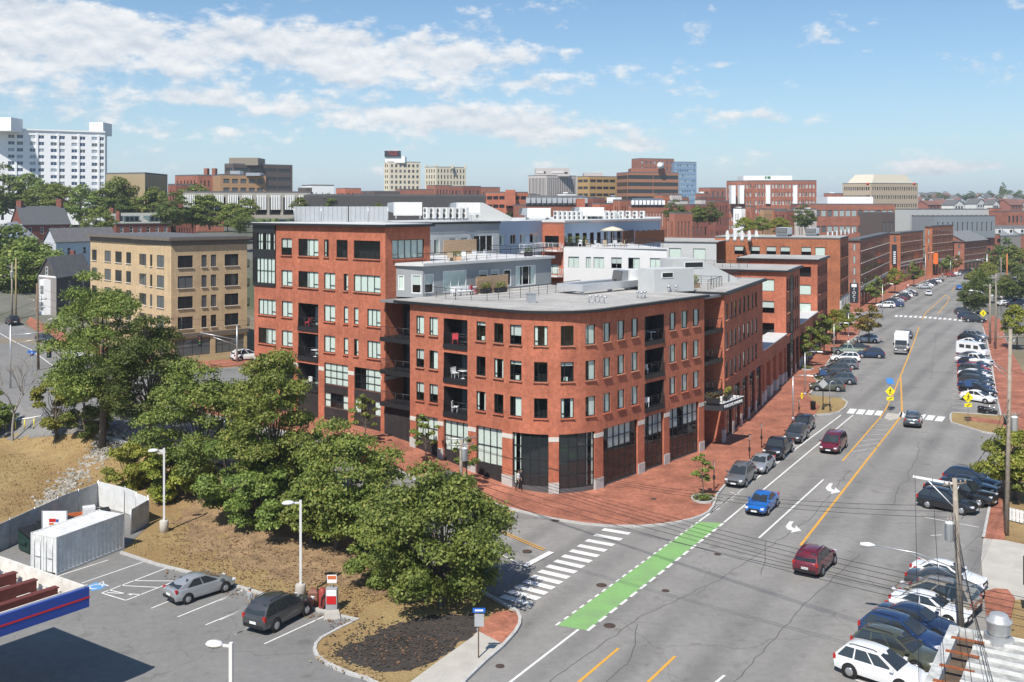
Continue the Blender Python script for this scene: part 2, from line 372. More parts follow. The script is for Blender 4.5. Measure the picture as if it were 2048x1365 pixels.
stucco_blue = C('stucco_blue', (.44, .51, .60), .85, .04, .8)
stucco_white = C('stucco_white', (.68, .68, .675), .8, .03, .8)
trim_white = C('trim_white', (.78, .78, .77), .55, 0)
frame_dark = C('frame_dark', (.02, .021, .022), .5, 0)
frame_bronze = C('frame_bronze', (.055, .045, .04), .5, 0)
curtain_m = C('curtain', (.66, .72, .675), .9, .10, 5.0)
blind_m = C('blind', (.55, .58, .56), .9, .05, 3.0)
dark_in = C('dark_interior', (.012, .012, .013), .9, 0)  # near-black colour stands in for the darkness of unlit rooms and open decks
glass = clearglass('window_glass')
glass_dark = glassmat('glass_dark')
glass_blue = glassmat('glass_blue', (.035, .07, .14), .08)
glass_grey = glassmat('glass_grey', (.11, .12, .125), .12)
glass_pale = glassmat('glass_pale', (.34, .40, .39), .15, .5)
# ================================================================== ground, roads, pavements
def groundmat():
    m, nt, b = _nt('dry_grass_soil'); L = nt.links; g = _pos(nt); pos = g.outputs['Position']
    b.inputs['Roughness'].default_value = .95; b.inputs['Specular IOR Level'].default_value = .1
    n1 = _noise(nt, pos, .11, 6, .7); n2 = _noise(nt, pos, 1.2, 6, .75); n3 = _noise(nt, pos, 9, 3, .7)
    col = _mix(nt, _range(nt, n1, .35, .65), (.27, .175, .085), (.36, .265, .125))
    col = _mix(nt, _range(nt, n2, .55, .75), col, (.15, .145, .05))
    col = _mix(nt, _range(nt, n2, .25, .42, 1, 0), col, (.19, .115, .07))
    col = _mix(nt, 1.0, col, _mix(nt, _range(nt, n3, .3, .7), [.72]*3, [1.28]*3), 'MULTIPLY')
    # far away: the grey green of a town seen from above
    ln = nt.nodes.new('ShaderNodeVectorMath'); ln.operation = 'LENGTH'; L.new(pos, ln.inputs[0])
    far = _mix(nt, _range(nt, _noise(nt, pos, .02, 4), .4, .6), (.09, .1, .06), (.2, .19, .175))
    col = _mix(nt, _range(nt, ln.outputs['Value'], 140, 220), col, far)
    L.new(col, b.inputs['Base Color'])
    bp = nt.nodes.new('ShaderNodeBump'); bp.inputs['Strength'].default_value = .8; bp.inputs['Distance'].default_value = .12; L.new(_noise(nt, pos, 5, 4, .7), bp.inputs['Height']); L.new(bp.outputs[0], b.inputs['Normal'])
    return m
soil = groundmat()
def build_ground():
    def ax(fine, coarse): return sorted(set(fine+coarse))
    xs = ax([i*1.5 for i in range(-52, 17)], [-9000, -5000, -2500, -1400, -900, -600, -450, -350]+[i*12.0 for i in range(-24, -6)]+[i*12.0 for i in range(3, 40)]+[600, 900, 1400, 2500, 5000, 9000])
    ys = ax([i*1.5 for i in range(32, 96)], [-200, -60, 0, 20, 34]+[150+i*15.0 for i in range(0, 58)]+[1200, 1600, 2500, 4000, 7000, 14000])
    vs = [(x, y, hgt(x, y)) for y in ys for x in xs]; n = len(xs)
    fs = [(j*n+i, j*n+i+1, (j+1)*n+i+1, (j+1)*n+i) for j in range(len(ys)-1) for i in range(n-1)]
    o = MB().add(vs, fs, 0, True).obj('ground', soil); tag(o, kind='structure')
build_ground()
def xy(pts, g=True): return [((PG(*p) if g else P(*p)).xy) for p in pts]
def struct(o): o['kind'] = 'structure'; return o
def jag(poly, amp=.3, step=.5, sd=3):
    r_ = random.Random(sd); out = []; poly = [Vector(p) for p in poly]
    for a, b in zip(poly, poly[1:]+poly[:1]):
        n = max(1, int((b-a).length/step)); t = (b-a).normalized(); nn = Vector((-t.y, t.x))
        out += [a.lerp(b, i/n)+nn*r_.uniform(-amp, amp) for i in range(n)]
    return out
LEFT_CURB = [(1449,974),(1566,879),(1600,852),(1631,832)]
CORNER = [(1104,1040),(1165,1050),(1226,1055),(1285,1055),(1325,1052),(1357,1047),(1384,1041),(1404,1034),(1417,1027),(1426,1016),(1430,1005),(1434,992),(1449,974)]
road_poly = xy([(880,1440),(930,1365),(968,1328),(1005,1296),(1030,1268),(1039,1252),(1040,1240),(1036,1225)], False) + [AB(-19.5,-9), AB(-6,1.5)] + xy(CORNER+LEFT_CURB[1:]+[(1660,830),(1678,826),(1690,817),(1695,807),(1684,799),(1650,795),(1620,790),
   (2002,834),(1950,829),(1905,827),(1901,832),(1901,841),(1903,847),(1965,866),(2014,874),(2005,900),(1998,940),(1983,996),(1967,1079),(1962,1120),(1967,1180),(1975,1187),(1975,1263),(1965,1460)], False)
far_poly = xy([(1620,790),(1632,770),(1650,735),(1670,705),(1690,690),(1716,672),(1725,655),(1700,640),(1712,630),(1757,617),(1792,588),(1820,576),(1845,564),(1886,553),(1952,541),(1978,537),
   (1995,540),(1985,552),(1966,575),(1950,600),(1945,620),(1946,640),(1965,647),(1965,655),(1973,680),(1982,719),(1992,789),(2002,834)], False)
far_road = struct(cut(far_poly, .02, 'road', asphalt, flat=True))
road = struct(cut(road_poly, .02, 'road', asphalt, flat=True)); 
side_poly = [AB(-5.4,66), AB(-5.4,4), AB(-5.6,2)]+xy([(1040,1024),(1104,1040)], True)+[AB(-6.2,1.2), AB(-19.3,-8.8), AB(-17.8,-3), AB(-16.5,5), AB(-16.5,46), AB(-19,56), AB(-18,66)]
side = struct(cut(side_poly, .035, 'side_road', asphaltmat('asphalt_side', (.215, .208, .198))))
upper = struct(cut(xy([(-150,640),(40,648),(100,682),(170,705),(345,745),(500,733),(530,762),(430,800),(330,842),(180,862),(0,882),(-150,902)]), .06, 'upper_road', asphalt_lot, step=3))
lot_edge = [(300,1050),(262,1085),(242,1108),(311,1131),(383,1149),(431,1162),(479,1177),(546,1198),(590,1212),(633,1222),(678,1235),(716,1243),(680,1260),(643,1280),(632,1292),(629,1304),(635,1317),(655,1331),(678,1342),(703,1352),(730,1359),(770,1380)]
lot = struct(cut(xy([(-260,1450),(-260,1080),(0,1062),(190,984)]+lot_edge+[(800,1440)], False), .025, 'parking_lot', asphalt_lot, flat=True))
# pavements
walk_in = [AB(3,60), AB(3,6), AB(6,3), AB(24,3)]
S2 = Vector((22.7, 109.6)); D1 = Vector((.404, .915)); N1 = Vector((.915, -.404))      # street row: corner, direction, outward normal
def ST(t, n=0.0): return S2+D1*t+N1*n
walk_poly = [AB(-5.4,58), AB(-5.4,6), AB(-5.45,4)]+xy([(989,1010),(1040,1024)], True)+xy(CORNER+LEFT_CURB[1:], False)+xy([(1640,812),(1618,790),(1632,770),(1650,735),(1670,705),(1690,690),(1716,672),(1725,640)], False)+[ST(100,-3), ST(0,-3)]+list(reversed(walk_in))
walk = struct(cut(walk_poly, .15, 'pavement', pavers, skirt=.3))
walk2 = struct(cut(xy([(60,636),(112,660),(180,690),(345,727),(500,720),(500,731),(345,743),(172,704),(102,681),(52,648)]), .2, 'pavement', pavers, skirt=.3, step=3))
walk3 = struct(cut(xy([(1712,632),(1757,617),(1792,588),(1820,576),(1845,564),(1886,553),(1952,541)], False)+[ST(345,2), ST(290,-10), ST(190,-6), ST(128,-3), ST(112,-2)], .14, 'pavement', pavers, flat=True, skirt=.14))
walkr = struct(cut(xy([(1965,650),(1973,680),(1982,719),(1992,789),(2002,834),(2014,874),(2060,885),(2130,860),(2060,770),(2015,690),(2000,640),(1985,632)], False), .14, 'pavement', pavers, flat=True, skirt=.14))
walkr2 = struct(cut(xy([(1967,1079),(1983,996),(1998,940),(2012,940),(2004,996),(2010,1083)], False), .14, 'pavement', pavers, flat=True, skirt=.14))
walkr3 = struct(cut(xy([(1968,1188),(1990,1181),(2015,1183),(2030,1200),(2015,1270),(1975,1270)], False), .14, 'pavement', pavers, flat=True, skirt=.14))
drive = struct(cut(xy([(1967,1079),(2010,1083),(2090,1100),(2090,1200),(2030,1200),(2015,1183),(1990,1181),(1968,1188),(1962,1120)], False), .08, 'driveway', concrete, flat=True, skirt=.08))
tip = struct(cut(xy([(956,1267),(972,1245),(988,1230),(1012,1226),(1030,1228),(1038,1238),(1038,1252),(1028,1268),(1006,1293)], False), .15, 'pavement', pavers, flat=True, skirt=.15))
cwalk = struct(cut(xy([(800,1385),(872,1331),(946,1278),(956,1267),(1006,1293),(975,1325),(930,1365),(880,1435)], False), .145, 'concrete_path', concrete, flat=True, skirt=.15))
isl = struct(cut(xy([(716,1243),(680,1260),(643,1280),(632,1292),(629,1304),(635,1317),(655,1331),(678,1342),(703,1352),(730,1359),(770,1380),(800,1385),(872,1331),(946,1278),(956,1267),(972,1245),(988,1230),(930,1200),(800,1190),(733,1215)], False), .12, 'verge', soil, flat=True, skirt=.12))
mulch = struct(cut(jag(xy([(668,1312),(690,1297),(745,1274),(800,1250),(870,1235),(940,1232),(962,1246),(954,1266),(940,1279),(868,1330),(820,1343),(760,1346),(700,1334)], False), .28, .35), .135, 'mulch_bed', C('mulch', (.05, .042, .036), .95, .3, 2.5, fine=.45, fscale=18), flat=True))
isl2 = struct(cut(xy([(1612,792),(1640,795),(1684,799),(1695,807),(1690,817),(1678,826),(1640,831),(1631,832),(1640,815)], False), .165, 'verge', soil, flat=True, skirt=.17))
isl3 = struct(cut(xy([(1905,827),(1950,829),(2002,834),(2014,874),(1965,866),(1903,847),(1901,841),(1901,832)], False), .13, 'verge', soil, flat=True, skirt=.13))
isl3b = struct(cut(xy([(1930,843),(1938,836),(2004,843),(2008,853)], False), .138, 'pavement', pavers, flat=True))
ped = struct(cut(xy([(1775,828),(1800,831),(1797,840),(1782,843),(1768,838)], False), .12, 'refuge_island', concrete, flat=True, skirt=.12))
mulch2 = struct(cut(jag([AB(-17.6,4), AB(-17.6,34), AB(-27,14), AB(-26.5,4), AB(-23,-5), AB(-18.8,-3)], .8, .8), .03, 'leaf_litter', C('litter', (.25, .165, .09), .95, .4, .8, fine=.4, fscale=10)))
# kerbs: ribbons of granite
def ribbon(pts, w, off, m, name, parent=None, drape=True, h=.0, dash=None):
    """flat strip of width w following 2D points"""
    pts = [Vector(p[:2]) for p in pts]
    if drape:
        q = []
        for a, b in zip(pts, pts[1:]):
            n = max(1, int((b-a).length/1.5))
            q += [a.lerp(b, i/n) for i in range(n)]
        pts = q+[pts[-1]]
    mb = MB(); L = []; Rr = []
    for i, p in enumerate(pts):
        t = (pts[min(i+1, len(pts)-1)]-pts[max(i-1, 0)]).normalized(); n = Vector((-t.y, t.x))
        for lst, sg in ((L, 1), (Rr, -1)):
            v = p+n*(w/2*sg); z = (hgt(v.x, v.y) if drape else 0)+off; lst.append(Vector((v.x, v.y, z)))
    for i in range(len(pts)-1):
        if h:
            dz = Vector((0, 0, h)); 
            mb.quad(L[i+1], L[i], Rr[i], Rr[i+1]); mb.quad(L[i], L[i+1], L[i+1]-dz, L[i]-dz); mb.quad(Rr[i+1], Rr[i], Rr[i]-dz, Rr[i+1]-dz)
        else: mb.quad(L[i+1], L[i], Rr[i], Rr[i+1])
    return mb.obj(name, m, parent)
for pts, g in (([AB(3,60), AB(-3.5,60), AB(-5.5,57), AB(-5.5,6)]+xy([(989,1011),(1040,1025)])+xy(CORNER+LEFT_CURB[1:]+[(1660,830),(1678,826),(1690,817),(1695,807),(1684,799)], False), True),
               ([AB(-17,46), AB(-17,5), AB(-18.2,-3), AB(-19.8,-9)]+xy([(1034,1226),(1040,1240),(1039,1252),(1030,1268),(1005,1296),(968,1328),(930,1365),(880,1440)], False), True),
               (xy(lot_edge[2:], False), False), (xy([(1965,655),(1973,680),(1982,719),(1992,789),(2002,834)], False), False), (xy([(2002,834),(1905,827),(1901,832),(1901,841),(1903,847),(1965,866),(2014,874)], False), False),
               (xy([(1998,940),(1983,996),(1967,1079)], False), False), (xy([(1712,632),(1757,617),(1792,588),(1820,576),(1845,564),(1886,553)], False), False), (xy([(1620,790),(1632,770),(1650,735),(1670,705),(1690,690),(1716,672)], False), False)):
    struct(ribbon(pts, .2, .175, granite, 'kerb', drape=g, h=.2))
# painted markings, each stroke its own piece of the road
def mark(pts, w, m, off=.03, parent=road, name='road_marking', g=False):
    return ribbon(xy(pts, g), w, off, m, name, parent, drape=g)
def markpoly(pts, m, off=.028, parent=road, name='road_marking'):
    o = cut(xy(pts, False), off, name, m, flat=True); o.parent = parent; return o
def dashed(a, b, w, m, d, gap, off=.034):
    A, B = P(*a).xy, P(*b).xy; n = (B-A).length; t = 0
    while t < n:
        ribbon([A.lerp(B, t/n), A.lerp(B, min(1, (t+d)/n))], w, off, m, 'road_marking', road, drape=False); t += d+gap
markpoly([(1115,1252),(1175,1262),(1445,1047),(1397,1045)], paint_green, .027, name='bike_lane_panel')
mark([(1000,1381),(1021,1365),(1157,1260)], .16, paint_white)
dashed((1175,1263), (1446,1048), .2, paint_white, 1.0, .55)
dashed((1112,1252), (1396,1045), .14, paint_white, .55, .5)
mark([(1448,1046),(1706,831)], .16, paint_white); mark([(1398,1044),(1420,1043-16),(1682,831)][:1]+[(1682,831)], .16, paint_white)
mark([(1518,1077),(1647,960)], .16, paint_white)
mark([(1601,1092),(1801,835),(1804,823),(1802,768),(1801,753),(1830,680),(1838,655)], .2, paint_yellow)
mark([(1685,923),(1761,835),(1771,820),(1787,788),(1799,757)], .17, paint_yellow)
mark([(1845,640),(1850,628),(1888,593),(1891,590)], .18, paint_yellow); mark([(1876,628),(1893,608),(1899,597),(1891,590)], .18, paint_yellow)
mark([(1903,584),(1912,572)], .18, paint_yellow)
for i in range(7):
    t = i/7; a = (1703+t*62, 905-t*78); b = (1757+t*38, 895-t*60); mark([a, b], .1, paint_worn)
mark([(1158,1365),(1237,1298)], .17, paint_yellow); mark([(1140,1381),(1158,1365)], .17, paint_yellow); mark([(1280,1381),(1350,1314)], .17, paint_yellow); mark([(1420,1376),(1449,1352)], .16, paint_white)
zz = lambda x, y: (960+x/2.768, 980+y/2.768)
for i in range(14):
    t = i/13; t2 = t**.97
    a = Vector(zz(680, 222)).lerp(Vector(zz(120, 592)), t2); b = Vector(zz(828, 247)).lerp(Vector(zz(287, 637)), t2)
    mark([a, b], .62, paint_white, off=.05)
mark([(1048,1135),(1103,1106)], .5, paint_white, off=.075, g=True); mark([(960,1092),(1007,1113.5),(1046,1134)], .12, paint_white, off=.075, g=True)
for d in (0, .28):
    a, b = PG(1000, 1066).xy, PG(1086, 1103).xy; n = Vector((.64, .77))*d; ribbon([a+n, b+n], .11, .075, paint_yellow, 'road_marking', side)
mark([(0,668),(60,700),(112,738)], .15, paint_white, off=.1, parent=upper, g=True); mark([(0,846),(60,838),(110,828)], .15, paint_white, off=.1, parent=upper, g=True); mark([(120,742),(180,770)], .15, paint_white, off=.1, parent=upper, g=True)
for u, v in ((1703.5,823),(1721.7,824.4),(1740,825.6),(1758.3,826.7),(1804.3,830.3),(1841.8,833.8),(1860.5,836),(1880,838.3)):
    mark([(u+3.5, v-4.5),(u-3.5, v+5)], .85, paint_white)
zq = lambda x, y: (1640+x/4.875, 420+y/4.875)
for x, y in ((745,1037),(790,1038),(835,1040),(885,1043),(932,1044),(980,1048),(1028,1050),(1075,1053),(1123,1057),(1170,1061),(1217,1064),(1267,1068),(1318,1073),(1368,1078),(1418,1083),(1468,1088),(1518,1093)):
    u, v = zq(x, y); mark([(u+1.0, v-1.7),(u-1.0, v+1.7)], .6, paint_white)
for i in range(11): mark([(1884+i*5.6, 566.6+i*.25),(1887.2+i*5.6, 566.7+i*.25)], 1.2, paint_white)
for i in range(7): mark([(1899+i*5.4, 560+i*.2),(1902+i*5.4, 560+i*.2)], 1.2, paint_white)
z4 = lambda x, y: (1420+x/3.414, 680+y/3.414)
arrow = [(545,1240),(572,1243),(556,1266),(560,1283),(580,1290),(586,1271),(625,1305),(550,1320),(562,1306),(530,1297),(515,1277)]
for dx, dy in ((0, 0), (270, -263)):
    sc = 1 if dx == 0 else .93
    markpoly([z4(570+(x-570)*sc+dx, 1285+(y-1285)*sc+dy) for x, y in arrow], paint_white, .03)
for a, b in (((1432,1008),(1454,1006)), ((1447,996),(1468,1001)), ((1459,985),(1480,990)), ((1470,975),(1489,978)), ((1422,1024),(1440,1018)), ((1420,1028),(1497,968)), ((1500,940),(1512,946)), ((1540,918),(1553,925)), ((1584,888),(1597,895))): mark([a, b], .1, paint_white)
# parking stall lines
zr = lambda x, y: (1640+x/2.505, 820+y/2.505)
for a, b in (((525,540),(795,590)), ((555,632),(610,628)), ((440,880),(560,905)), ((345,1012),(450,1040)), ((190,1245),(330,1285)), ((130,1340),(260,1380)), ((310,1088),(420,1115)), ((395,945),(500,965)), ((640,345),(720,365)), ((590,385),(660,400))): mark([zr(*a), zr(*b)], .1, paint_white)
zs = lambda x, y: (1840+x/4.014, 560+y/4.014)
for i in range(14):
    y = 1030-i*39+i*i*.35; x0 = 258+i*1.0; mark([zs(x0, y), zs(x0+120-i*3, y+4)], .1, paint_white)
for i in range(10):
    u0 = 1713+i*9.2; v0 = 786-i*10.6; mark([(u0, v0), (u0-45+i*2, v0-1.5)], .1, paint_worn)
zl = lambda x, y: (x/2.504, 820+y/2.504)
for a, b in (((290,835),(540,755)), ((410,870),(715,765)), ((510,920),(830,797)), ((630,957),(950,832)), ((510,920),(630,957)), ((545,905),(660,900+30)), ((600,882),(790,892)), ((670,858),(870,860)), ((535,918),(705,928)),
             ((757,997),(860,955)), ((890,1040),(1215,908)), ((1030,1080),(1262,985)), ((1180,1125),(1262,1090))): mark([zl(*a), zl(*b)], .11, paint_white, parent=lot, off=.035)
zm = lambda x, y: (440+x/3.103, 1000+y/3.103)
for a, b in (((275,898),(650,725)), ((95,838),(180,797)), ((0,748),(330,605)), ((0,628),(140,563))): mark([zm(*a), zm(*b)], .11, paint_white, parent=lot, off=.035)
markpoly([zl(440,882), zl(480,865), zl(540,880), zl(505,902), zl(460,910)], paint_blue, .034, lot, 'blue_parking_panel')
c = P(*zl(488, 888)).xy
ribbon([c+Vector((math.cos(k/9*5.2)*.42-.1, math.sin(k/9*5.2)*.42)) for k in range(10)], .1, .04, paint_white, 'wheelchair_symbol', lot, drape=False)
ribbon([c+Vector((-.1, .35)), c+Vector((.0, .95)), c+Vector((.25, .4)), c+Vector((.7, .1))], .12, .041, paint_white, 'wheelchair_symbol', lot, drape=False)
iron = C('cast_iron', (.075, .05, .04), .7, .2, 8)
for u, v, g in ((1054,1105,1), (1203,1172,0), (1307,1002,2), (1000,1334,0), (1828,1167,0), (1435,1110,0), (706,1258,3), (1111,1042,1), (1331,1183,0), (1219,1253,0)):
    p = PG(u, v); z = p.z+(.08 if g == 1 else .165 if g == 2 else .04)
    r = .36 if u < 1300 and u > 1010 else .25
    mb = MB().lathe([(r, 0), (r, .012), (r-.05, .02), (.02, .02)], (p.x, p.y, z), 18); mb.obj('manhole_cover', iron, {1: side, 2: walk, 3: lot}.get(g, road))
# darker patches where the asphalt was cut and filled, and rough tar seams
tar = C('tar', (.09, .088, .086), .8, .2, 3)
for pts in ([(1787,1010),(1795,985),(1800,972),(1815,960),(1817,946),(1835,915),(1838,885)], [(1520,1030),(1560,995),(1640,1000)], [(1100,1365),(1280,1235),(1440,1160),(1620,1040),(1700,940)], [(1470,1365),(1610,1210),(1720,1110)], [(1520,1150),(1530,1120),(1531,1082)], [(1862,760),(1866,720),(1870,690),(1874,660)], [(1210,1365),(1255,1330),(1270,1290),(1275,1250)]):
    q = xy(pts, False); q2 = []
    for a, b in zip(q, q[1:]):
        n = max(2, int((b-a).length/.8))
        q2 += [a.lerp(b, i/n)+Vector((random.uniform(-.1, .1), random.uniform(-.1, .1))) for i in range(n)]
    ribbon(q2+[q[-1]], .05, .024, tar, 'tar_seam', road, drape=False)
# riprap and dry brush on the bank
def stones():
    mb = MB(); rnd = random.Random(5)
    for i in range(700):
        t = rnd.random(); u = 250-175*t+rnd.gauss(0, 14); v = 862+170*t+rnd.gauss(0, 9)
        p = PG(u, v); r = rnd.uniform(.07, .26); M = Matrix.Translation((p.x, p.y, p.z+r*.25)) @ Matrix.Rotation(rnd.random()*6, 4, 'Z') @ Matrix.Rotation(rnd.uniform(-.5, .5), 4, 'X')
        vs = [M @ Vector((x*r*rnd.uniform(.7, 1.2), y*r*rnd.uniform(.6, 1), z*r*rnd.uniform(.5, .8))) for x, y, z in ((-1,-.7,-.6),(1,-.8,-.6),(.8,.9,-.6),(-.9,.8,-.6),(-.6,-.5,.6),(.6,-.4,.7),(.5,.5,.6),(-.5,.6,.5))]
        mb.add(vs, [(3,2,1,0),(4,5,6,7),(0,1,5,4),(1,2,6,5),(2,3,7,6),(3,0,4,7)])
    tag(mb.obj('riprap', C('riprap', (.33, .31, .27), .9, .35, 1.1)), 'loose pale riprap stones running down the dry bank', 'stones', kind='stuff')
stones()
def tufts():
    """dead grass blades on banks and verges"""
    mb = MB(); rnd = random.Random(8)
    def area(pts, n, h):
        us = [p[0] for p in pts]; vs_ = [p[1] for p in pts]; k = 0
        while k < n:
            u = rnd.uniform(min(us), max(us)); v = rnd.uniform(min(vs_), max(vs_)); ins = False
            for (x1, y1), (x2, y2) in zip(pts, pts[1:]+pts[:1]):
                if (y1 > v) != (y2 > v) and u < (x2-x1)*(v-y1)/(y2-y1)+x1: ins = not ins
            k += 1
            if not ins: continue
            p = PG(u, v); z = p.z
            for _ in range(3):
                a = rnd.random()*6.3; hh = h*rnd.uniform(.4, 1.2); w = .035
                q = Vector((p.x+rnd.uniform(-.25, .25), p.y+rnd.uniform(-.25, .25), z)); d = Vector((math.cos(a), math.sin(a), 0)); e = Vector((-d.y, d.x, 0))
                mb.add([q-e*w, q+e*w, q+d*hh*.6+Vector((0, 0, hh))], [(0, 1, 2)])
    area([(0,880),(230,850),(300,960),(190,975),(0,1035)], 3600, .15)
    area([(250,1100),(380,1020),(520,1090),(720,1130),(880,1190),(960,1235),(720,1235),(560,1195),(480,1170)], 4500, .13)
    area([(640,1285),(720,1243),(800,1235),(700,1300),(660,1330),(800,1375),(730,1357),(640,1320)], 1500, .18)
    area([(1612,792),(1684,799),(1690,817),(1640,831)], 900, .2); area([(1905,827),(2002,834),(2014,874),(1903,847)], 900, .2)
    tag(mb.obj('dry_grass', C('dry_blades', (.29, .205, .095), .9, .4, .7)), 'dry yellow grass growing over the banks and verges', 'grass', kind='stuff')
tufts()
def litter():
    mb = MB(); r_ = random.Random(12); cs = [C('chip%d' % i, c, .9, .2) for i, c in enumerate(((.05, .04, .033), (.3, .21, .1), (.16, .09, .05)))]
    for i in range(4400):
        if i < 1500: u, v, k, z = r_.gauss(800, 85), r_.gauss(1298, 26), r_.choice((0, 0, 0, 0, 2)), .14
        elif i < 2100: t = r_.random(); u, v, k, z = 640+t*120+r_.gauss(0, 6), 1318+t*45+r_.gauss(0, 4), 1, .14
        else: u, v, k, z = r_.uniform(330, 920), 0, r_.choice((1, 2, 2)), .05; v = 1030+(u-330)*.28+r_.uniform(0, 130)
        p = PG(u, v); 
        if i < 1500 and not (650 < u < 950-max(0, v-1268)*1.364 and v > 1240 and v < 1348): continue
        a = r_.random()*6.28; w = r_.uniform(.04, .13); d = Vector((math.cos(a)*w, math.sin(a)*w, r_.uniform(-.02, .03))); e = Vector((-d.y*.6, d.x*.6, r_.uniform(-.02, .03))); c = Vector((p.x, p.y, p.z+z+.03))
        mb.add([c-d, c+e, c+d, c-e], [(0, 1, 2, 3)], k)
    tag(mb.obj('fallen_leaves', cs), 'fallen leaves and bark chips scattered over mulch bed and bank', 'leaves', kind='stuff')
litter()
# ================================================================== facades
class Path:
    """2D polyline; outward is on its right hand"""
    def __init__(s, pts):
        s.p = [Vector(q) for q in pts]; s.c = [0.0]
        for a, b in zip(s.p, s.p[1:]): s.c.append(s.c[-1]+(b-a).length)
        s.L = s.c[-1]
    def at(s, t):
        i = 0
        while i < len(s.c)-2 and t > s.c[i+1]: i += 1
        d = (s.p[i+1]-s.p[i]).normalized(); return s.p[i]+d*(t-s.c[i])
    def u(s, u):
        """distance along the path seen at picture column u (from the design drawing)"""
        k = (u-CX)/FPX; best = None
        for i in range(len(s.p)-1):
            a, b = s.p[i], s.p[i+1]; fa, fb = a.x-k*a.y, b.x-k*b.y
            if fa*fb <= 0 and fa != fb: return s.c[i]+(b-a).length*fa/(fa-fb)
            if best is None or abs(fa) < best[0]: best = (abs(fa), s.c[i])
            if abs(fb) < best[0]: best = (abs(fb), s.c[i+1])
        return best[1]
def d3(p, z): return Vector((p[0], p[1], z))
def wall(mb, path, z0, z1, holes=(), depth=.18, mi=0, rmi=None, s0=0.0, s1=None):
    s1 = path.L if s1 is None else s1; rmi = mi if rmi is None else rmi
    S = sorted(set([round(x, 4) for x in [s0, s1]+[c for c in path.c if s0 < c < s1]+[h[0] for h in holes]+[h[1] for h in holes]]))
    Z = sorted(set([round(x, 4) for x in [z0, z1]+[h[2] for h in holes]+[h[3] for h in holes]]))
    for a, b in zip(S, S[1:]):
        if b-a < 1e-3: continue
        pa, pb = path.at(a+1e-5), path.at(b-1e-5)
        zs = None
        for c, d in zip(Z, Z[1:]):
            m, n = (a+b)/2, (c+d)/2
            if any(h[0] < m < h[1] and h[2] < n < h[3] for h in holes): continue
            mb.quad(d3(pa, c), d3(pb, c), d3(pb, d), d3(pa, d), mi)
    for h in holes:
        a, b, c, d = h[:4]; dp = h[4] if len(h) > 4 else depth
        pa, pb = path.at(a), path.at(b); t = (pb-pa).normalized(); n = Vector((-t.y, t.x))*dp; qa, qb = pa+n, pb+n
        mb.quad(d3(pa, d), d3(pb, d), d3(qb, d), d3(qa, d), rmi); mb.quad(d3(qa, c), d3(qb, c), d3(pb, c), d3(pa, c), rmi)
        mb.quad(d3(pa, c), d3(pa, d), d3(qa, d), d3(qa, c), rmi); mb.quad(d3(qb, c), d3(qb, d), d3(pb, d), d3(pb, c), rmi)
_fc = {}
def frame_mesh(w, h, nx, nz, fm, bar=.055, sill=None, xs=None, zs=None):
    key = ('f', round(w, 2), round(h, 2), nx, nz, fm.name, bar, sill.name if sill else 0, tuple(xs or ()), tuple(zs or ()))
    if key in _fc: return _fc[key]
    mb = MB(); x0, x1 = -w/2, w/2; y0, y1 = -.035, .035
    mb.box(x0, x0+bar, y0, y1, 0, h); mb.box(x1-bar, x1, y0, y1, 0, h); mb.box(x0+bar, x1-bar, y0, y1, 0, bar); mb.box(x0+bar, x1-bar, y0, y1, h-bar, h)
    xs = xs if xs is not None else [i/nx for i in range(1, nx)]; zs = zs if zs is not None else [i/nz for i in range(1, nz)]
    for t in xs: mb.box(x0+w*t-bar*.4, x0+w*t+bar*.4, y0*.8, y1*.8, bar, h-bar)
    for t in zs:
        if isinstance(t, tuple): mb.box(x0+w*t[1], x0+w*t[2], y0*.7, y1*.7, h*t[0]-bar*.4, h*t[0]+bar*.4)
        else: mb.box(x0+bar, x1-bar, y0*.7, y1*.7, h*t-bar*.4, h*t+bar*.4)
    if sill: mb.box(x0-.08, x1+.08, -.26, -.04, -.09, -.01, 1)
    me = mb.mesh('window', [fm]+([sill] if sill else [])); _fc[key] = me; return me
def pane_mesh(w, h, gm):
    key = ('p', round(w, 2), round(h, 2), gm.name)
    if key not in _fc: _fc[key] = MB().quad((-w/2+.03, 0, .03), (w/2-.03, 0, .03), (w/2-.03, 0, h-.03), (-w/2+.03, 0, h-.03)).mesh('pane', gm)
    return _fc[key]
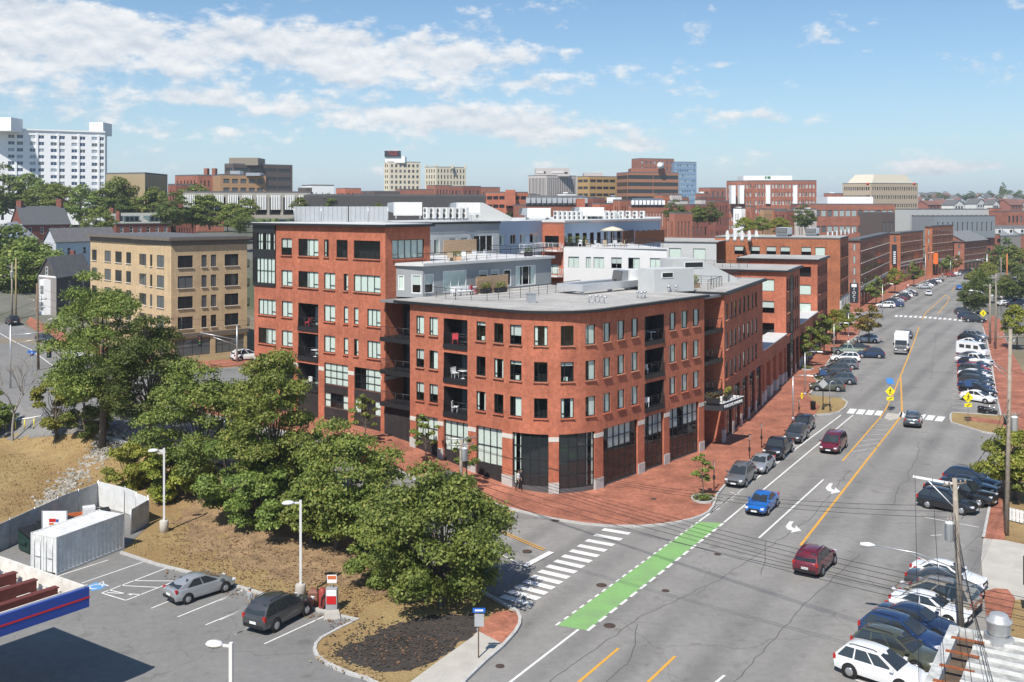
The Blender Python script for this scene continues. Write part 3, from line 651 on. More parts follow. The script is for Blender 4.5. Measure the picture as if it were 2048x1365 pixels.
def room_mesh(w, h, style):
    key = ('r', round(w, 2), round(h, 2), style)
    if key in _fc: return _fc[key]
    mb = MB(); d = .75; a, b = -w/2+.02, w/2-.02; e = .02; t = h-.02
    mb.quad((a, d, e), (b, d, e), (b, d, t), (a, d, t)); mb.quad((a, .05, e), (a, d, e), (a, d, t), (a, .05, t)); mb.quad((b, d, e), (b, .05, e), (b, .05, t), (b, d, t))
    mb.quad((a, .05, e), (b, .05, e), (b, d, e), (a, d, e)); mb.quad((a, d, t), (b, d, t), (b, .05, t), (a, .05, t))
    def cur(x0, x1, z0, z1, mi=1, y=.06):
        n = max(2, int((x1-x0)/.09))
        for i in range(n):
            xa, xb = x0+(x1-x0)*i/n, x0+(x1-x0)*(i+1)/n; dy = .012*(i % 2)
            mb.quad((xa, y+dy, z0), (xb, y+.012-dy, z0), (xb, y+.012-dy, z1), (xa, y+dy, z1), mi)
    if style == 1: cur(a+.03, b-.03, e, t)
    elif style == 2: cur(a+(b-a)*.42, b-.02, e, t)
    elif style == 3: cur(a+.03, b-.03, e+(t-e)*.45, t, 2)
    elif style == 4: cur(a+.02, a+(b-a)*.25, e, t); cur(b-(b-a)*.22, b-.02, e, t)
    elif style == 6:
        n = 6
        for i in range(n):
            if (i*7+int(w*10)) % 5 != 2: cur(a+(b-a)*(i+.06)/n, a+(b-a)*(i+.94)/n, e+(t-e)*.62, t, 2)
    elif style == 5: cur(a+.03, b-.03, e+(t-e)*.8, t, 2); mb.box(a+w*.3, a+w*.6, .25, .4, e, e+.35, 1)
    me = mb.mesh('curtain', [dark_in, curtain_m, blind_m]); _fc[key] = me; return me  # carries the near-black box painted as the unlit room, plus any curtains
def window(root, path, sa, sb, z0, z1, depth=.12, nx=1, nz=1, fm=None, gm=None, style=None, sill=None, xs=None, zs=None, bar=.055, name='window'):
    fm = fm or frame_dark; pa, pb = path.at(sa), path.at(sb); w = (pb-pa).length; h = z1-z0
    t = (pb-pa)/w; n = Vector((-t.y, t.x)); c = (pa+pb)/2+n*depth
    M = Matrix(((t.x, n.x, 0, c.x), (t.y, n.y, 0, c.y), (0, 0, 1, z0), (0, 0, 0, 1)))
    o = bpy.data.objects.new(name, frame_mesh(w, h, nx, nz, fm, bar, sill, xs, zs)); COL.objects.link(o)
    o.matrix_local = M; o.parent = root; o.matrix_parent_inverse = parent_inv(root)
    g = gm or (glass if style is not None else glass_dark)
    p = bpy.data.objects.new('pane', pane_mesh(w, h, g)); COL.objects.link(p); p.parent = o
    if style is not None:
        r = bpy.data.objects.new('curtain', room_mesh(w, h, style)); COL.objects.link(r); r.parent = o
    return o
def railing(pts, z, h, m, root, spacing=1.3, bars=4, name='railing', r=.032, vertical=False, zf=None):
    mb = MB(); pts = [Vector(p) for p in pts]
    for a, b in zip(pts, pts[1:]):
        L = (b-a).length; n = max(1, round(L/spacing)); za = z
        mb.tube([d3(a, z+h), d3(b, z+h)], r*1.2, 4, cap=True)
        for i in range(n+1):
            p = a.lerp(b, i/n); mb.tube([d3(p, z), d3(p, z+h)], r, 4)
        if vertical:
            k = max(2, int(L/.14)); mb.tube([d3(a, z+.08), d3(b, z+.08)], r*.8, 4)
            for i in range(k): p = a.lerp(b, (i+.5)/k); mb.tube([d3(p, z+.08), d3(p, z+h)], r*.35, 3, cap=False)
        else:
            for i in range(bars): zz_ = z+h*(i+1)/(bars+1); mb.tube([d3(a, zz_), d3(b, zz_)], r*.4, 3, cap=False)
    return mb.obj(name, m, root)
def arcpts(c, r, a0, a1, n): return [Vector((c[0]+r*math.cos(a0+(a1-a0)*i/n), c[1]+r*math.sin(a0+(a1-a0)*i/n))) for i in range(n+1)]
def balcony(root, path, sa, sb, z0, z1, depth=1.7, slab=.42, proj=.12, furn=True, dm=None):
    """recessed balcony: dark lining, slab edge, railing and a glass door in the back wall"""
    pa, pb = path.at(sa), path.at(sb); t = (pb-pa).normalized(); n = Vector((-t.y, t.x)); w = (pb-pa).length
    mb = MB(); qa, qb = pa+n*depth, pb+n*depth; e = .012
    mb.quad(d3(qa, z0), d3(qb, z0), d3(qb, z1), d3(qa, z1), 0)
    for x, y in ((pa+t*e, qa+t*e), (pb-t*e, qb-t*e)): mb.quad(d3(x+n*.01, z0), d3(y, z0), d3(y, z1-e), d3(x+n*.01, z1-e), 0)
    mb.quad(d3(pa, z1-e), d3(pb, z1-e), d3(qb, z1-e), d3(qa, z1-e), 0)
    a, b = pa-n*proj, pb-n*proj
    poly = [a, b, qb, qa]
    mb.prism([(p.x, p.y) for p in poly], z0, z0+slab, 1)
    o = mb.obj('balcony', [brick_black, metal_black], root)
    mbr = MB(); zr = z0+slab; a2, b2 = a+n*.06+t*.04, b+n*.06-t*.04
    mbr.tube([d3(a2, zr+1.05), d3(b2, zr+1.05)], .028, 4)
    k = max(2, round(w/1.0))
    for i in range(k+1): p = a2.lerp(b2, i/k); mbr.tube([d3(p, zr), d3(p, zr+1.05)], .022, 4)
    for i in range(6): mbr.tube([d3(a2, zr+.12+.15*i), d3(b2, zr+.12+.15*i)], .008, 3, cap=False)
    r = mbr.obj('railing', metal_black); r.parent = o; r.matrix_parent_inverse = Matrix.Identity(4)
    cxm = qa.lerp(qb, .55)-n*.03; dw = w*.62
    M = Matrix(((t.x, n.x, 0, cxm.x), (t.y, n.y, 0, cxm.y), (0, 0, 1, zr), (0, 0, 0, 1)))
    d = bpy.data.objects.new('door', frame_mesh(dw, 2.1, 2, 1, frame_dark)); COL.objects.link(d); d.parent = o; d.matrix_local = M
    g = bpy.data.objects.new('door_pane', pane_mesh(dw, 2.1, glass_grey if (int(sa*7) % 2) else glass_pale)); COL.objects.link(g); g.parent = o
    g.matrix_local = M
    return o
def fix_sub(o, root):
    """balcony pieces were drawn in world space: parts keep that through the root's inverse"""
    return o

# ------------------------------------------------------------------ the curved corner block and its wing
HB = thing('apartment_building', 'red brick apartment building with rounded street corner, grey upper floors and black cornice', 'building', (*AB(8, 12), 0))
RC = 5.9
cpt = AB(RC, RC)
a0 = math.atan2(-EA.y, -EA.x); a1 = math.atan2(-EB.y, -EB.x)
while a1 < a0: a1 += 2*math.pi
near = Path([AB(0, 18.4)]+arcpts(cpt, RC, a0, a1, 18)+[AB(24.4, 0)])
ROWZ = [(13.10, 14.85), (9.93, 11.68), (6.75, 8.5)]
rnd = random.Random(3)
def cols_near():
    holes = []; wins = []; bal = []
    cols = [(832.5,848),(858.7,875.6),(952.7,971),(988,1006.7),(1019.8,1043),(1068,1095),(1121.6,1147.5),(1171,1190.7),(1206.7,1221),(1235,1249),(1262.7,1276.4),(1339,1351.5),(1363,1375.5),(1385.8,1398.4)]
    for u0, u1 in cols:
        sa, sb = near.u(u0), near.u(u1)
        for z0, z1 in ROWZ: holes.append((sa, sb, z0, z1)); wins.append((u0, sa, sb, z0, z1))
    for u0, u1 in ((887.4, 935), (1289.4, 1328)):
        sa, sb = near.u(u0), near.u(u1)
        for z0, z1 in ((12.05, 14.85), (8.87, 11.67), (5.7, 8.5)): holes.append((sa, sb, z0, z1, .02)); bal.append((sa, sb, z0, z1))
    return holes, wins, bal
holes, wins, bals = cols_near()
shops = [(831.8,875.6,4,2,3.1),(887,936,4,2,2.5),(952,1004,4,2,2.0),(1025,1097,4,4,.75),(1118,1190,4,4,.55),(1206.7,1276,6,5,.28),(1289,1328,4,5,.28),(1339,1398,6,5,.28)]
shz = 5.35
for u0, u1, nx, nz, zb in shops: holes.append((near.u(u0), near.u(u1), -1.0, shz, .3))
mb = MB(); wall(mb, near, -1.2, 15.95, holes, .13)
mb.obj('wall', brick_red, HB)
for u0, sa, sb, z0, z1 in wins:
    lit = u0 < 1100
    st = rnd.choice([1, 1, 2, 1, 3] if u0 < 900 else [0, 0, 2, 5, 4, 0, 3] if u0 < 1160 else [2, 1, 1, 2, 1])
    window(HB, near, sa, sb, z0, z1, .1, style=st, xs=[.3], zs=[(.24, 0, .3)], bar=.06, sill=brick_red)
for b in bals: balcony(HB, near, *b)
for u0, u1, nx, nz, zb in shops:
    sa, sb = near.u(u0), near.u(u1); n = nx
    curved = 1010 < u0 < 1200
    k = 4 if curved else 1
    for j in range(k):
        s0_, s1_ = sa+(sb-sa)*j/k, sa+(sb-sa)*(j+1)/k
        window(HB, near, s0_, s1_, zb, shz-.02, .22, nx if not curved else max(1, nx//4), nz, style=(1 if u0 < 960 else (4 if (j == 0 and u0 < 1100) or (j == 3 and u0 > 1100) else None) if curved else 6), bar=.07, name='shop_window')
    mbp = MB(); pp = Path([near.at(sa+(sb-sa)*i/6) for i in range(7)])
    q = Path([near.at(sa+(sb-sa)*i/6)+Vector((-(near.at(sb)-near.at(sa)).normalized().y, (near.at(sb)-near.at(sa)).normalized().x))*.16 for i in range(7)])
    wall(mbp, q, -1.2, zb+.02); mbp.obj('base_panel', brick_black if u0 < 1000 else C('dark_granite', (.1, .1, .105), .5, .15, 6), HB)
# limestone bands and granite pier bases
mbl = MB(); mbg = MB(); edges = [near.u(818.5)]
for u0, u1, *_ in shops: edges += [near.u(u0), near.u(u1)]
edges.append(near.L)
for i in range(0, len(edges), 2):
    a, b = edges[i], edges[i+1]
    if b-a < .15: continue
    pp = Path([near.at(a+.003), near.at((a+b)/2), near.at(b-.003)])
    o = [p-Vector((-(pp.p[-1]-pp.p[0]).normalized().y, (pp.p[-1]-pp.p[0]).normalized().x))*.02 for p in pp.p]
    inn = [p+Vector((-(pp.p[-1]-pp.p[0]).normalized().y, (pp.p[-1]-pp.p[0]).normalized().x))*.15 for p in pp.p]
    MB().prism([(p.x, p.y) for p in o+inn[::-1]], 4.72, 5.12).obj('stone_band', limestone, HB)
    g = hgt(*pp.p[1]); o2 = [p+(p-q)*.3 for p, q in zip(o, inn)]
    MB().prism([(p.x, p.y) for p in o2+inn[::-1]], -.5, g+1.1).obj('granite_base', granite, HB)
# roof slab with black overhanging cornice
def offset_path(path, d):
    out = []
    for i, p in enumerate(path.p):
        a = path.p[max(0, i-1)]; b = path.p[min(len(path.p)-1, i+1)]; t = (b-a).normalized(); out.append(p+Vector((t.y, -t.x))*d)
    return out
ring = offset_path(near, .5)
ring = [ring[0]+EB*.5]+ring+[ring[-1]+EA*.3]
slab = [(p.x, p.y) for p in ring]+[tuple(AB(24.7, 20.2)), tuple(AB(-.5, 20.2))]
MB().prism(slab, 15.95, 16.2, 0).obj('cornice', metal_black, HB)
slab2 = [(p.x, p.y) for p in offset_path(near, .32)]+[tuple(AB(24.4, 20.1)), tuple(AB(-.3, 20.1))]
MB().prism(slab2, 16.19, 16.28, 0).obj('roof', roof_grey, HB)
# wing
WA = .9; wing = Path([AB(WA, 44.3), AB(WA, 22.8), AB(7.3, 22.8)])
z1p = lambda x: 480+x/2.625
wh = []; ww = []
def addw(x0, x1, za, zb, nx=2, st=0, kind='w', xs=None, zs=None, nz=1):
    sa, sb = wing.u(z1p(x0)), wing.u(z1p(x1)); wh.append((sa, sb, za, zb) if kind == 'w' else (sa, sb, za, zb, .02)); ww.append((sa, sb, za, zb, nx, st, kind, xs, zs, nz))
W1, W2, W3, W4 = (20.0, 21.85), (16.6, 18.35), (13.2, 14.95), (9.97, 11.72)
for x0, x1, nx in ((217,272,2),(306,411,4),(441,466,1),(506,565,2),(597,736,5)): addw(x0, x1, *W1, nx, rnd.choice([0, 2, 4, 3]))
for x0, x1, nx in ((217,274,2),(306,411,4),(441,499,2),(544,567,1),(597,737,4)): addw(x0, x1, *W2, nx, rnd.choice([1, 2, 1]))
for row in (W3, W4):
    for x0, x1, nx in ((97,187,4),(219,275,2),(441,499,2),(544,567,1),(598,621,1),(668,737,3)): addw(x0, x1, *row, nx, rnd.choice([1, 2, 1, 1]))
for z0 in (11.95, 8.75, 5.5): addw(306, 411, z0, z0+2.95, kind='b')
addw(100, 187, 6.4, 8.8, 4, 0, nz=3); addw(215, 280, 6.4, 8.8, 3, 0, nz=2)
addw(443, 567, 6.6, 8.85, 4, 1, nz=3); addw(600, 738, 6.6, 8.85, 4, 2, nz=3)
addw(443, 567, 4.2, 5.75, 4, 4, nz=2); addw(600, 738, 4.2, 5.75, 4, 4, nz=2)
rs = wing.c[1]; wh.append((rs+.95, rs+5.5, 20.0, 21.95)); ww.append((rs+.95, rs+5.5, 20.0, 21.95, 5, 1, 'w', None, [(.22, 0, .2), (.22, .8, 1)], 1))
# glass corner bay occupies the two top storeys at the far end
sg = wing.u(z1p(188)); hol2 = [h for h in wh]+[(0.0, sg, 16.4, 23.3, .02)]
mb = MB(); wall(mb, wing, -1.2, 23.25, hol2, .13); 
end = Path([AB(16, 44.3), AB(WA, 44.3)]); wall(mb, end, -1.2, 16.4); mb.obj('wall', brick_red, HB)
for sa, sb, za, zb, nx, st, kind, xs, zs, nz in ww:
    if kind == 'b': balcony(HB, wing, sa, sb, za, zb)
    else:
        small = (sb-sa) < 2.0 and nz == 1
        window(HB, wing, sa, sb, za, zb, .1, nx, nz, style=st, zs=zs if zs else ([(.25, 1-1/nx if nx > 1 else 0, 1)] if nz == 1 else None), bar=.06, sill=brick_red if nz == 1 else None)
for x0, x1, za, zb in ((443,567,5.75,6.6),(600,738,5.75,6.6),(443,567,-1,4.2),(600,738,-1,4.2),(100,187,-1,6.4),(215,280,-1,6.4),(306,411,-1,5.5)):
    sa, sb = wing.u(z1p(x0)), wing.u(z1p(x1)); pa, pb = wing.at(sa), wing.at(sb); t = (pb-pa).normalized(); n = Vector((t.y, -t.x))*.012
    MB().prism([tuple((pa+n)[:2]), tuple((pb+n)[:2]), tuple((pb-n*12)[:2]), tuple((pa-n*12)[:2])], za+.01, zb-.01).obj('dark_brick_panel', brick_black, HB)
for x0, x1 in ((73,98),(188,214),(282,305),(413,441),(568,599),(739,768)):
    sa, sb = wing.u(z1p(x0)), wing.u(z1p(x1)); pa, pb = wing.at(sa), wing.at(sb); t = (pb-pa).normalized(); n = Vector((t.y, -t.x))*.02
    MB().prism([tuple((pa+n)[:2]), tuple((pb+n)[:2]), tuple((pb-n*6)[:2]), tuple((pa-n*6)[:2])], 7.95, 8.35).obj('stone_band', limestone, HB)
# glass corner bay
bay = Path([AB(6.0, 44.45), AB(WA-.12, 44.45), wing.at(sg)-EA*.12])
mb = MB()
for za, zb in ((16.4, 16.75), (19.6, 20.5), (22.4, 23.25)): wall(mb, bay, za, zb)
mb.obj('bay_panel', metal_black, HB)
for za, zb, st in ((16.75, 19.6, 1), (20.5, 22.4, 4)):
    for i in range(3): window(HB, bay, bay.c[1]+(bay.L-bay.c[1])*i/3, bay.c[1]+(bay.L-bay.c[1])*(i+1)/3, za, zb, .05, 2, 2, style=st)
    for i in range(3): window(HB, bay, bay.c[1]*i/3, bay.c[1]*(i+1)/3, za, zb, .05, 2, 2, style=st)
wr = [AB(WA-.45, 44.9), AB(WA-.45, 22.35), AB(7.6, 22.35), AB(7.6, 31.8), AB(29.4, 31.8), AB(29.4, 44.9)]
MB().prism([tuple(p) for p in wr], 23.25, 23.5).obj('cornice', metal_black, HB)
MB().prism([tuple(p) for p in [AB(WA-.2, 44.6), AB(WA-.2, 22.6), AB(7.4, 22.6), AB(7.4, 31.7), AB(29.3, 31.7), AB(29.3, 44.6)]], 23.49, 23.56).obj('roof', roof_white, HB)
# recess with stacked balconies between wing and corner block
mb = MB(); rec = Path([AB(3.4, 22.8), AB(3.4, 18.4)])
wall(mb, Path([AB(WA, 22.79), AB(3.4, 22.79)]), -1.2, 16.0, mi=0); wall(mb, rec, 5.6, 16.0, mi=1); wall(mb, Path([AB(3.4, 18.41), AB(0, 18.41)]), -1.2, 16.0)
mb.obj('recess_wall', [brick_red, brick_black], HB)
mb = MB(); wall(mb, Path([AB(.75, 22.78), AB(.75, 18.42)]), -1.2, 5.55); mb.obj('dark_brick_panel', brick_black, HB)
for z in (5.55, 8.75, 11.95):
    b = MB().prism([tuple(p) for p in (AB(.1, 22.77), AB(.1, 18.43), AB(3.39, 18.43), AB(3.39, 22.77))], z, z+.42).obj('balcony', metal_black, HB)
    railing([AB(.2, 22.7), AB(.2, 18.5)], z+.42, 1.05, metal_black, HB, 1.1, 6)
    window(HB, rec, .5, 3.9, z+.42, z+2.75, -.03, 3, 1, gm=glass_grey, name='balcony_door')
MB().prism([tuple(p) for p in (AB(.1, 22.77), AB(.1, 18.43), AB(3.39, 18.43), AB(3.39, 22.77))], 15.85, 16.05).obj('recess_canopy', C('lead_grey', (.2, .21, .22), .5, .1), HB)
mbl = MB(); wall(mbl, Path([AB(WA, 22.775), AB(3.4, 22.775)]), 7.95, 8.35); mbl.obj('stone_band', limestone, HB)
# grey upper floors
zf4 = lambda x: 760+x/3.413
B1 = Path([AB(2.4, 22.8), AB(3.4, 20.0), AB(24.5, 20.0), AB(24.5, 32)])
mb = MB(); bh = []; bw = []
def addb(path, hl, wl, x0, x1, za, zb, nx, st, fm=trim_white):
    sa, sb = path.u(zf4(x0)), path.u(zf4(x1)); hl.append((sa, sb, za, zb)); wl.append((sa, sb, za, zb, nx, st, fm))
for x0, x1, za, zb, nx, st in ((123,165,16.9,18.4,1,1),(215,282,16.6,18.5,1,3),(303,367,16.6,18.5,1,3),(430,590,16.5,18.7,3,1),(675,735,17.6,18.5,1,3),(757,812,17.6,18.5,1,3),(845,895,16.6,18.4,1,0),(927,1062,16.5,18.7,3,4)): addb(B1, bh, bw, x0, x1, za, zb, nx, st)
wall(mb, B1, 16.2, 19.35, bh, .1); mb.obj('wall', stucco_grey, HB)
for sa, sb, za, zb, nx, st, fm in bw: window(HB, B1, sa, sb, za, zb, .05, nx, 1, fm, style=st, bar=.09)
MB().prism([tuple(p) for p in (AB(2.1, 23.0), AB(3.1, 19.65), AB(24.8, 19.65), AB(24.8, 31.7), AB(7.5, 31.7), AB(7.5, 22.9))], 19.35, 19.62).obj('roof', roof_white, HB)
A1 = Path([AB(7.3, 32.0), AB(29.3, 32.0)]); ah = []; aw = []
for x0, x1, za, zb, nx, st in ((345,350,19.7,21.4,1,1),(367,407,19.7,21.5,1,2),(470,522,20.6,21.6,1,3),(550,602,20.6,21.6,1,3),(637,770,19.7,21.8,3,0)): addb(A1, ah, aw, x0, x1, za, zb, nx, st)
mb = MB(); wall(mb, A1, 19.3, 23.25, ah, .1); mb.obj('wall', stucco_light, HB)
mb = MB(); wall(mb, Path([AB(7.3, 31.95), AB(29.3, 31.95)]), 22.2, 23.24); mb.obj('fascia_band', stucco_grey, HB)
for sa, sb, za, zb, nx, st, fm in aw:
    if sb-sa > .3: window(HB, A1, sa, sb, za, zb, .05, nx, 1, fm, style=st, bar=.09)
mb = MB(); wall(mb, Path([AB(7.3, 22.8), AB(7.3, 32)]), 19.3, 23.25); mb.obj('wall', stucco_grey, HB)
railing([AB(3.3, 20.0), AB(24.6, 19.95), AB(24.6, 31)], 19.62, 1.0, metal_black, HB, 1.6, 3)
railing([((u-CX)*8.92/(v-YH), FPX*8.92/(v-YH)) for u, v in ((818,590),(911,600),(974,602),(1041,596),(1160,580))], 16.28, 1.05, metal_black, HB, 1.6, 3)
# street entrance marquee between the corner block and the next segment, with the building's name
E0, E1 = AB(24.4, 0), S2
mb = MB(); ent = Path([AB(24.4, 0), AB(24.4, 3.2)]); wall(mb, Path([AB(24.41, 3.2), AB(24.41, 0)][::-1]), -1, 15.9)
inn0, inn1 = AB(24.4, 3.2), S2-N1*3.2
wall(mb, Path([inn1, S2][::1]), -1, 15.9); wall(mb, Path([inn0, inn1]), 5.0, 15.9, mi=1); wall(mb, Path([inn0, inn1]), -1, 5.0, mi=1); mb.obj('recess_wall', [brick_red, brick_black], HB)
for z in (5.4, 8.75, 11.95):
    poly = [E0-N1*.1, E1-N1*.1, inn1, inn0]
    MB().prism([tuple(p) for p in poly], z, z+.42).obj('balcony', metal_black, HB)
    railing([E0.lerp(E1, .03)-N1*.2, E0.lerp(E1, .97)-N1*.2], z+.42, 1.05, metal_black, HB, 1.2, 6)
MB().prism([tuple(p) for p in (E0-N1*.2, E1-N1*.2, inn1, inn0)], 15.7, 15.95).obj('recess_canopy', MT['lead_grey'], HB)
m0, m1 = E0-D1*.1+N1*.05, E1+D1*.4+N1*.05
mar = [m0, m0+N1*1.9, m1+N1*1.9, m1]
MB().prism([tuple(p) for p in mar], 4.3, 5.1).obj('marquee', C('marquee_grey', (.035, .036, .04), .5, .1), HB)
MB().prism([tuple(p) for p in (m0, m0+N1*1.96-D1*.05, m1+N1*1.96+D1*.05, m1)], 5.1, 5.16).obj('marquee_edge', trim_white, HB)
railing([m0+N1*.05, m0+N1*1.85, m1+N1*1.85, m1+N1*.05], 5.1, 1.0, metal_black, HB, .9, 3)
def text3d(body, size, M, m, name, root, extrude=.02):
    cu = bpy.data.curves.new(name, 'FONT'); cu.body = body; cu.size = size; cu.extrude = extrude; cu.align_x = 'CENTER'; cu.align_y = 'CENTER'; cu.resolution_u = 2
    o = bpy.data.objects.new(name, cu); COL.objects.link(o)
    me = bpy.data.meshes.new_from_object(o.evaluated_get(bpy.context.evaluated_depsgraph_get())); bpy.data.objects.remove(o)
    me.materials.clear(); me.materials.append(m); o = bpy.data.objects.new(name, me); COL.objects.link(o); o.matrix_local = M
    if root is not None: o.parent = root; o.matrix_parent_inverse = parent_inv(root)
    return o
def face_M(p, t, z, out):
    """text facing the outward normal: x along t (left to right for the reader), y up"""
    return Matrix(((t.x, 0, out.x, p.x), (t.y, 0, out.y, p.y), (0, 1, 0, z), (0, 0, 0, 1)))
white_sign = C('sign_white', (.8, .8, .8), .5, 0)
dm = (m1-m0).normalized(); nm_ = Vector((dm.y, -dm.x)); mid = m0.lerp(m1, .5)+N1*1.9+nm_*.03; text3d("HOBSON'S LANDING", .47, face_M(mid, dm, 4.7, nm_), white_sign, 'sign_lettering', HB)
# ================================================================== other buildings
def facade(root, path, z0, z1, wm, rows, cols, fm=None, gms=None, sep=True, depth=.14, nx=1, nz=1, style=None, sill=None, bar=.06, rnd=random.Random(11), extra=(), name='wall'):
    """wall with real openings; cols = [(s0, s1)], rows = [(z0, z1)]"""
    fm = fm or frame_dark; gms = gms or [glass_dark]
    H = [(a, b, c, d) for a, b in cols for c, d in rows]
    mb = MB(); wall(mb, path, z0, z1, list(H)+list(extra), depth); mb.obj(name, wm, root)
    if sep:
        for a, b, c, d in H:
            window(root, path, a, b, c, d, depth*.7, nx, nz, fm, gm=None if style else rnd.choice(gms), style=rnd.choice(style) if style else None, sill=sill, bar=bar)
    else:
        mbw = MB(); mats = [fm]+list(gms)
        for a, b, c, d in H:
            pa, pb = path.at(a), path.at(b); t = (pb-pa).normalized(); n = Vector((-t.y, t.x))*(depth*.7); pa = pa+n; pb = pb+n
            mi = 1+rnd.randrange(len(gms)); w = (pb-pa).length
            for i in range(nx):
                xa, xb = pa+t*(w*i/nx+bar*.5), pa+t*(w*(i+1)/nx-bar*.5)
                mbw.quad(d3(xa, c+bar), d3(xb, c+bar), d3(xb, d-bar), d3(xa, d-bar), mi)
            nn = n.normalized()*.02
            mbw.quad(d3(pa+nn, c), d3(pb+nn, c), d3(pb+nn, d), d3(pa+nn, d), 0)
        tag(mbw.obj('window_panes', mats, root), kind='stuff')
def even(L, n, wf, m0=.5, m1=None):
    m1 = m0 if m1 is None else m1; st = (L-m0-m1)/n; return [(m0+st*(i+.5-wf/2), m0+st*(i+.5+wf/2)) for i in range(n)]
def floors(z0, n, fh, sill, h): return [(z0+i*fh+sill, z0+i*fh+sill+h) for i in range(n)]
def roofslab(root, poly, z, th, over, m, name='roof', cor=None):
    c = Vector((sum(p[0] for p in poly)/len(poly), sum(p[1] for p in poly)/len(poly)))
    big = [tuple(Vector(p)+(Vector(p)-c).normalized()*over*1.3) for p in poly]
    if cor: MB().prism(big, z-th, z).obj('cornice', cor, root); MB().prism([tuple(p) for p in poly], z-.01, z+.06).obj(name, m, root)
    else: MB().prism(big, z-th, z).obj(name, m, root)
def backwalls(root, L, Rr, Bk, z0, z1, m):
    mb = MB(); wall(mb, Path([Rr, Bk]), z0, z1); wall(mb, Path([Bk, L]), z0, z1); mb.obj('rear_wall', m, root)

# ---- street row: second segment, arcades and the three brick blocks behind the forecourts
def seg(t0, t1, zt, label, endlen, endcols, frontcols, wm=brick_red, name='brick_building', rows=None, ground=5.4, roofm=roof_grey, endrows=None, granite_low=0, glassstrip=None, styles=(1, 2, 0, 3)):
    rows = rows or ROWZ; c = ST(t0); root = thing(name, label, 'building', (c.x, c.y, 0))
    pf = Path([ST(t0), ST(t1)]); L = t1-t0
    cols = frontcols
    extra = []
    if ground: 
        nb = max(1, round(L/4.6)); bays = even(L, nb, .78, .2); extra = [(a, b, .35, ground, .25) for a, b in bays]
    facade(root, pf, -1, zt-.3, wm, rows, cols, gms=[glass_dark, glass_dark, glass_grey], depth=.09, extra=extra, sill=wm)
    if ground:
        for a, b in bays: window(root, pf, a, b, .35, ground, .2, 4, 5, gm=glass_dark, bar=.06, name='shop_window')
        for i in range(nb+1):
            s = 0.12 if i == 0 else L-.12 if i == nb else (bays[i-1][1]+bays[i][0])/2
            p = pf.at(s)+N1*.03; M = Matrix(((D1.x, -N1.x, 0, p.x), (D1.y, -N1.y, 0, p.y), (0, 0, 1, 0), (0, 0, 0, 1)))
            MB().box(-.42, .42, -.05, .25, -.3, 1.5, M=M).obj('granite_base', granite, root)
    ps = Path([ST(t0, -endlen), ST(t0, 0)])
    facade(root, ps, -1, zt-.3, wm, endrows or rows, endcols, style=list(styles), xs_=None) if False else facade(root, ps, -1, zt-.3, wm, endrows or rows, endcols, style=list(styles))
    backwalls(root, ST(t0, -endlen), ST(t1), ST(t1, -endlen), -1, zt-.3, wm)
    poly = [ST(t0, -endlen), ST(t0), ST(t1), ST(t1, -endlen)]
    ov = .5 if zt < 17 else .07; big = [ST(t0-ov, -endlen), ST(t0-ov, ov), ST(t1+ov, ov), ST(t1+ov, -endlen)]
    MB().prism([tuple(p) for p in big], zt-.3, zt-.02).obj('cornice', metal_black if zt < 17 else roof_dark, root)
    MB().prism([tuple(p) for p in [ST(t0-ov*.5, -endlen), ST(t0-ov*.5, ov*.5), ST(t1+ov*.5, ov*.5), ST(t1+ov*.5, -endlen)]], zt-.03, zt+.06).obj('roof', roofm, root)
    return root, pf, ps
zc3 = lambda x: 1140+x/2.624
def ucols(path, us, w): return [(path.u(u)-w/2, path.u(u)+w/2) for u in us]
pf = Path([ST(0), ST(22.7)])
sg2, _, _ = seg(0.01, 22.7, 16.2, "brick apartment segment beside the curved corner block, eight narrow window bays wide", 11, [], ucols(pf, [zc3(x) for x in (822,847,868,891,914,936,957,976)], 1.0))
pf = Path([ST(41.5), ST(55)]); ps = Path([ST(41.5, -18), ST(41.5)])
sg3, _, _ = seg(41.5, 55, 16.2, 'brick apartment block with tall metal glass strip, behind the first arcade', 18, ucols(ps, [1532.5], 2.3), [(.8, 1.7), (2.4, 3.3), (6.6, 7.5), (8.6, 9.5), (10.6, 11.5)])
gp = [(3.7, 5.9)]
window(sg3, pf, 3.7, 5.9, .3, 15.2, -.05, 2, 14, gm=glass_grey, bar=.07, name='glass_strip')
pf = Path([ST(75.8), ST(90)]); ps = Path([ST(75.8, -14), ST(75.8)])
sg4, _, _ = seg(75.8, 90, 16.2, 'brick apartment block with seven window bays, behind the second arcade', 14, ucols(ps, [1608.5], 2.3), even(14.2, 7, .5, .6))
ps = Path([ST(111.6, -26), ST(111.6)])
up5 = [(4.2, 6.2), (7.6, 9.6), (11.0, 13.0), (13.9, 15.9), (18.2, 20.2), (21.0, 23.0)]
sg5, pf5, ps5 = seg(111.6, 128, 19.0, 'taller orange brick building with grey stone shopfront and metal roof edge', 26, up5, even(16.4, 6, .5, .8), brick_orange, 'brick_building', rows=[(14.6, 17.2), (10.2, 12.8), (7.0, 9.4)], ground=6.2, endrows=[(15.2, 17.0)], styles=(3, 1, 3))
mb = MB(); wall(mb, Path([ST(111.5, .12), ST(128.1, .12)]), 5.6, 6.6); mb.obj('stone_band', granite, sg5)
for i in range(6):
    t = 112.0+i*3.1; M = Matrix(((D1.x, -N1.x, 0, ST(t, .2).x), (D1.y, -N1.y, 0, ST(t, .2).y), (0, 0, 1, 0), (0, 0, 0, 1))); MB().box(-.5, .5, -.1, .3, -.3, 6.0, M=M).obj('stone_pier', granite, sg5)
dark_sign = C('sign_dark', (.03, .035, .045), .5, 0)
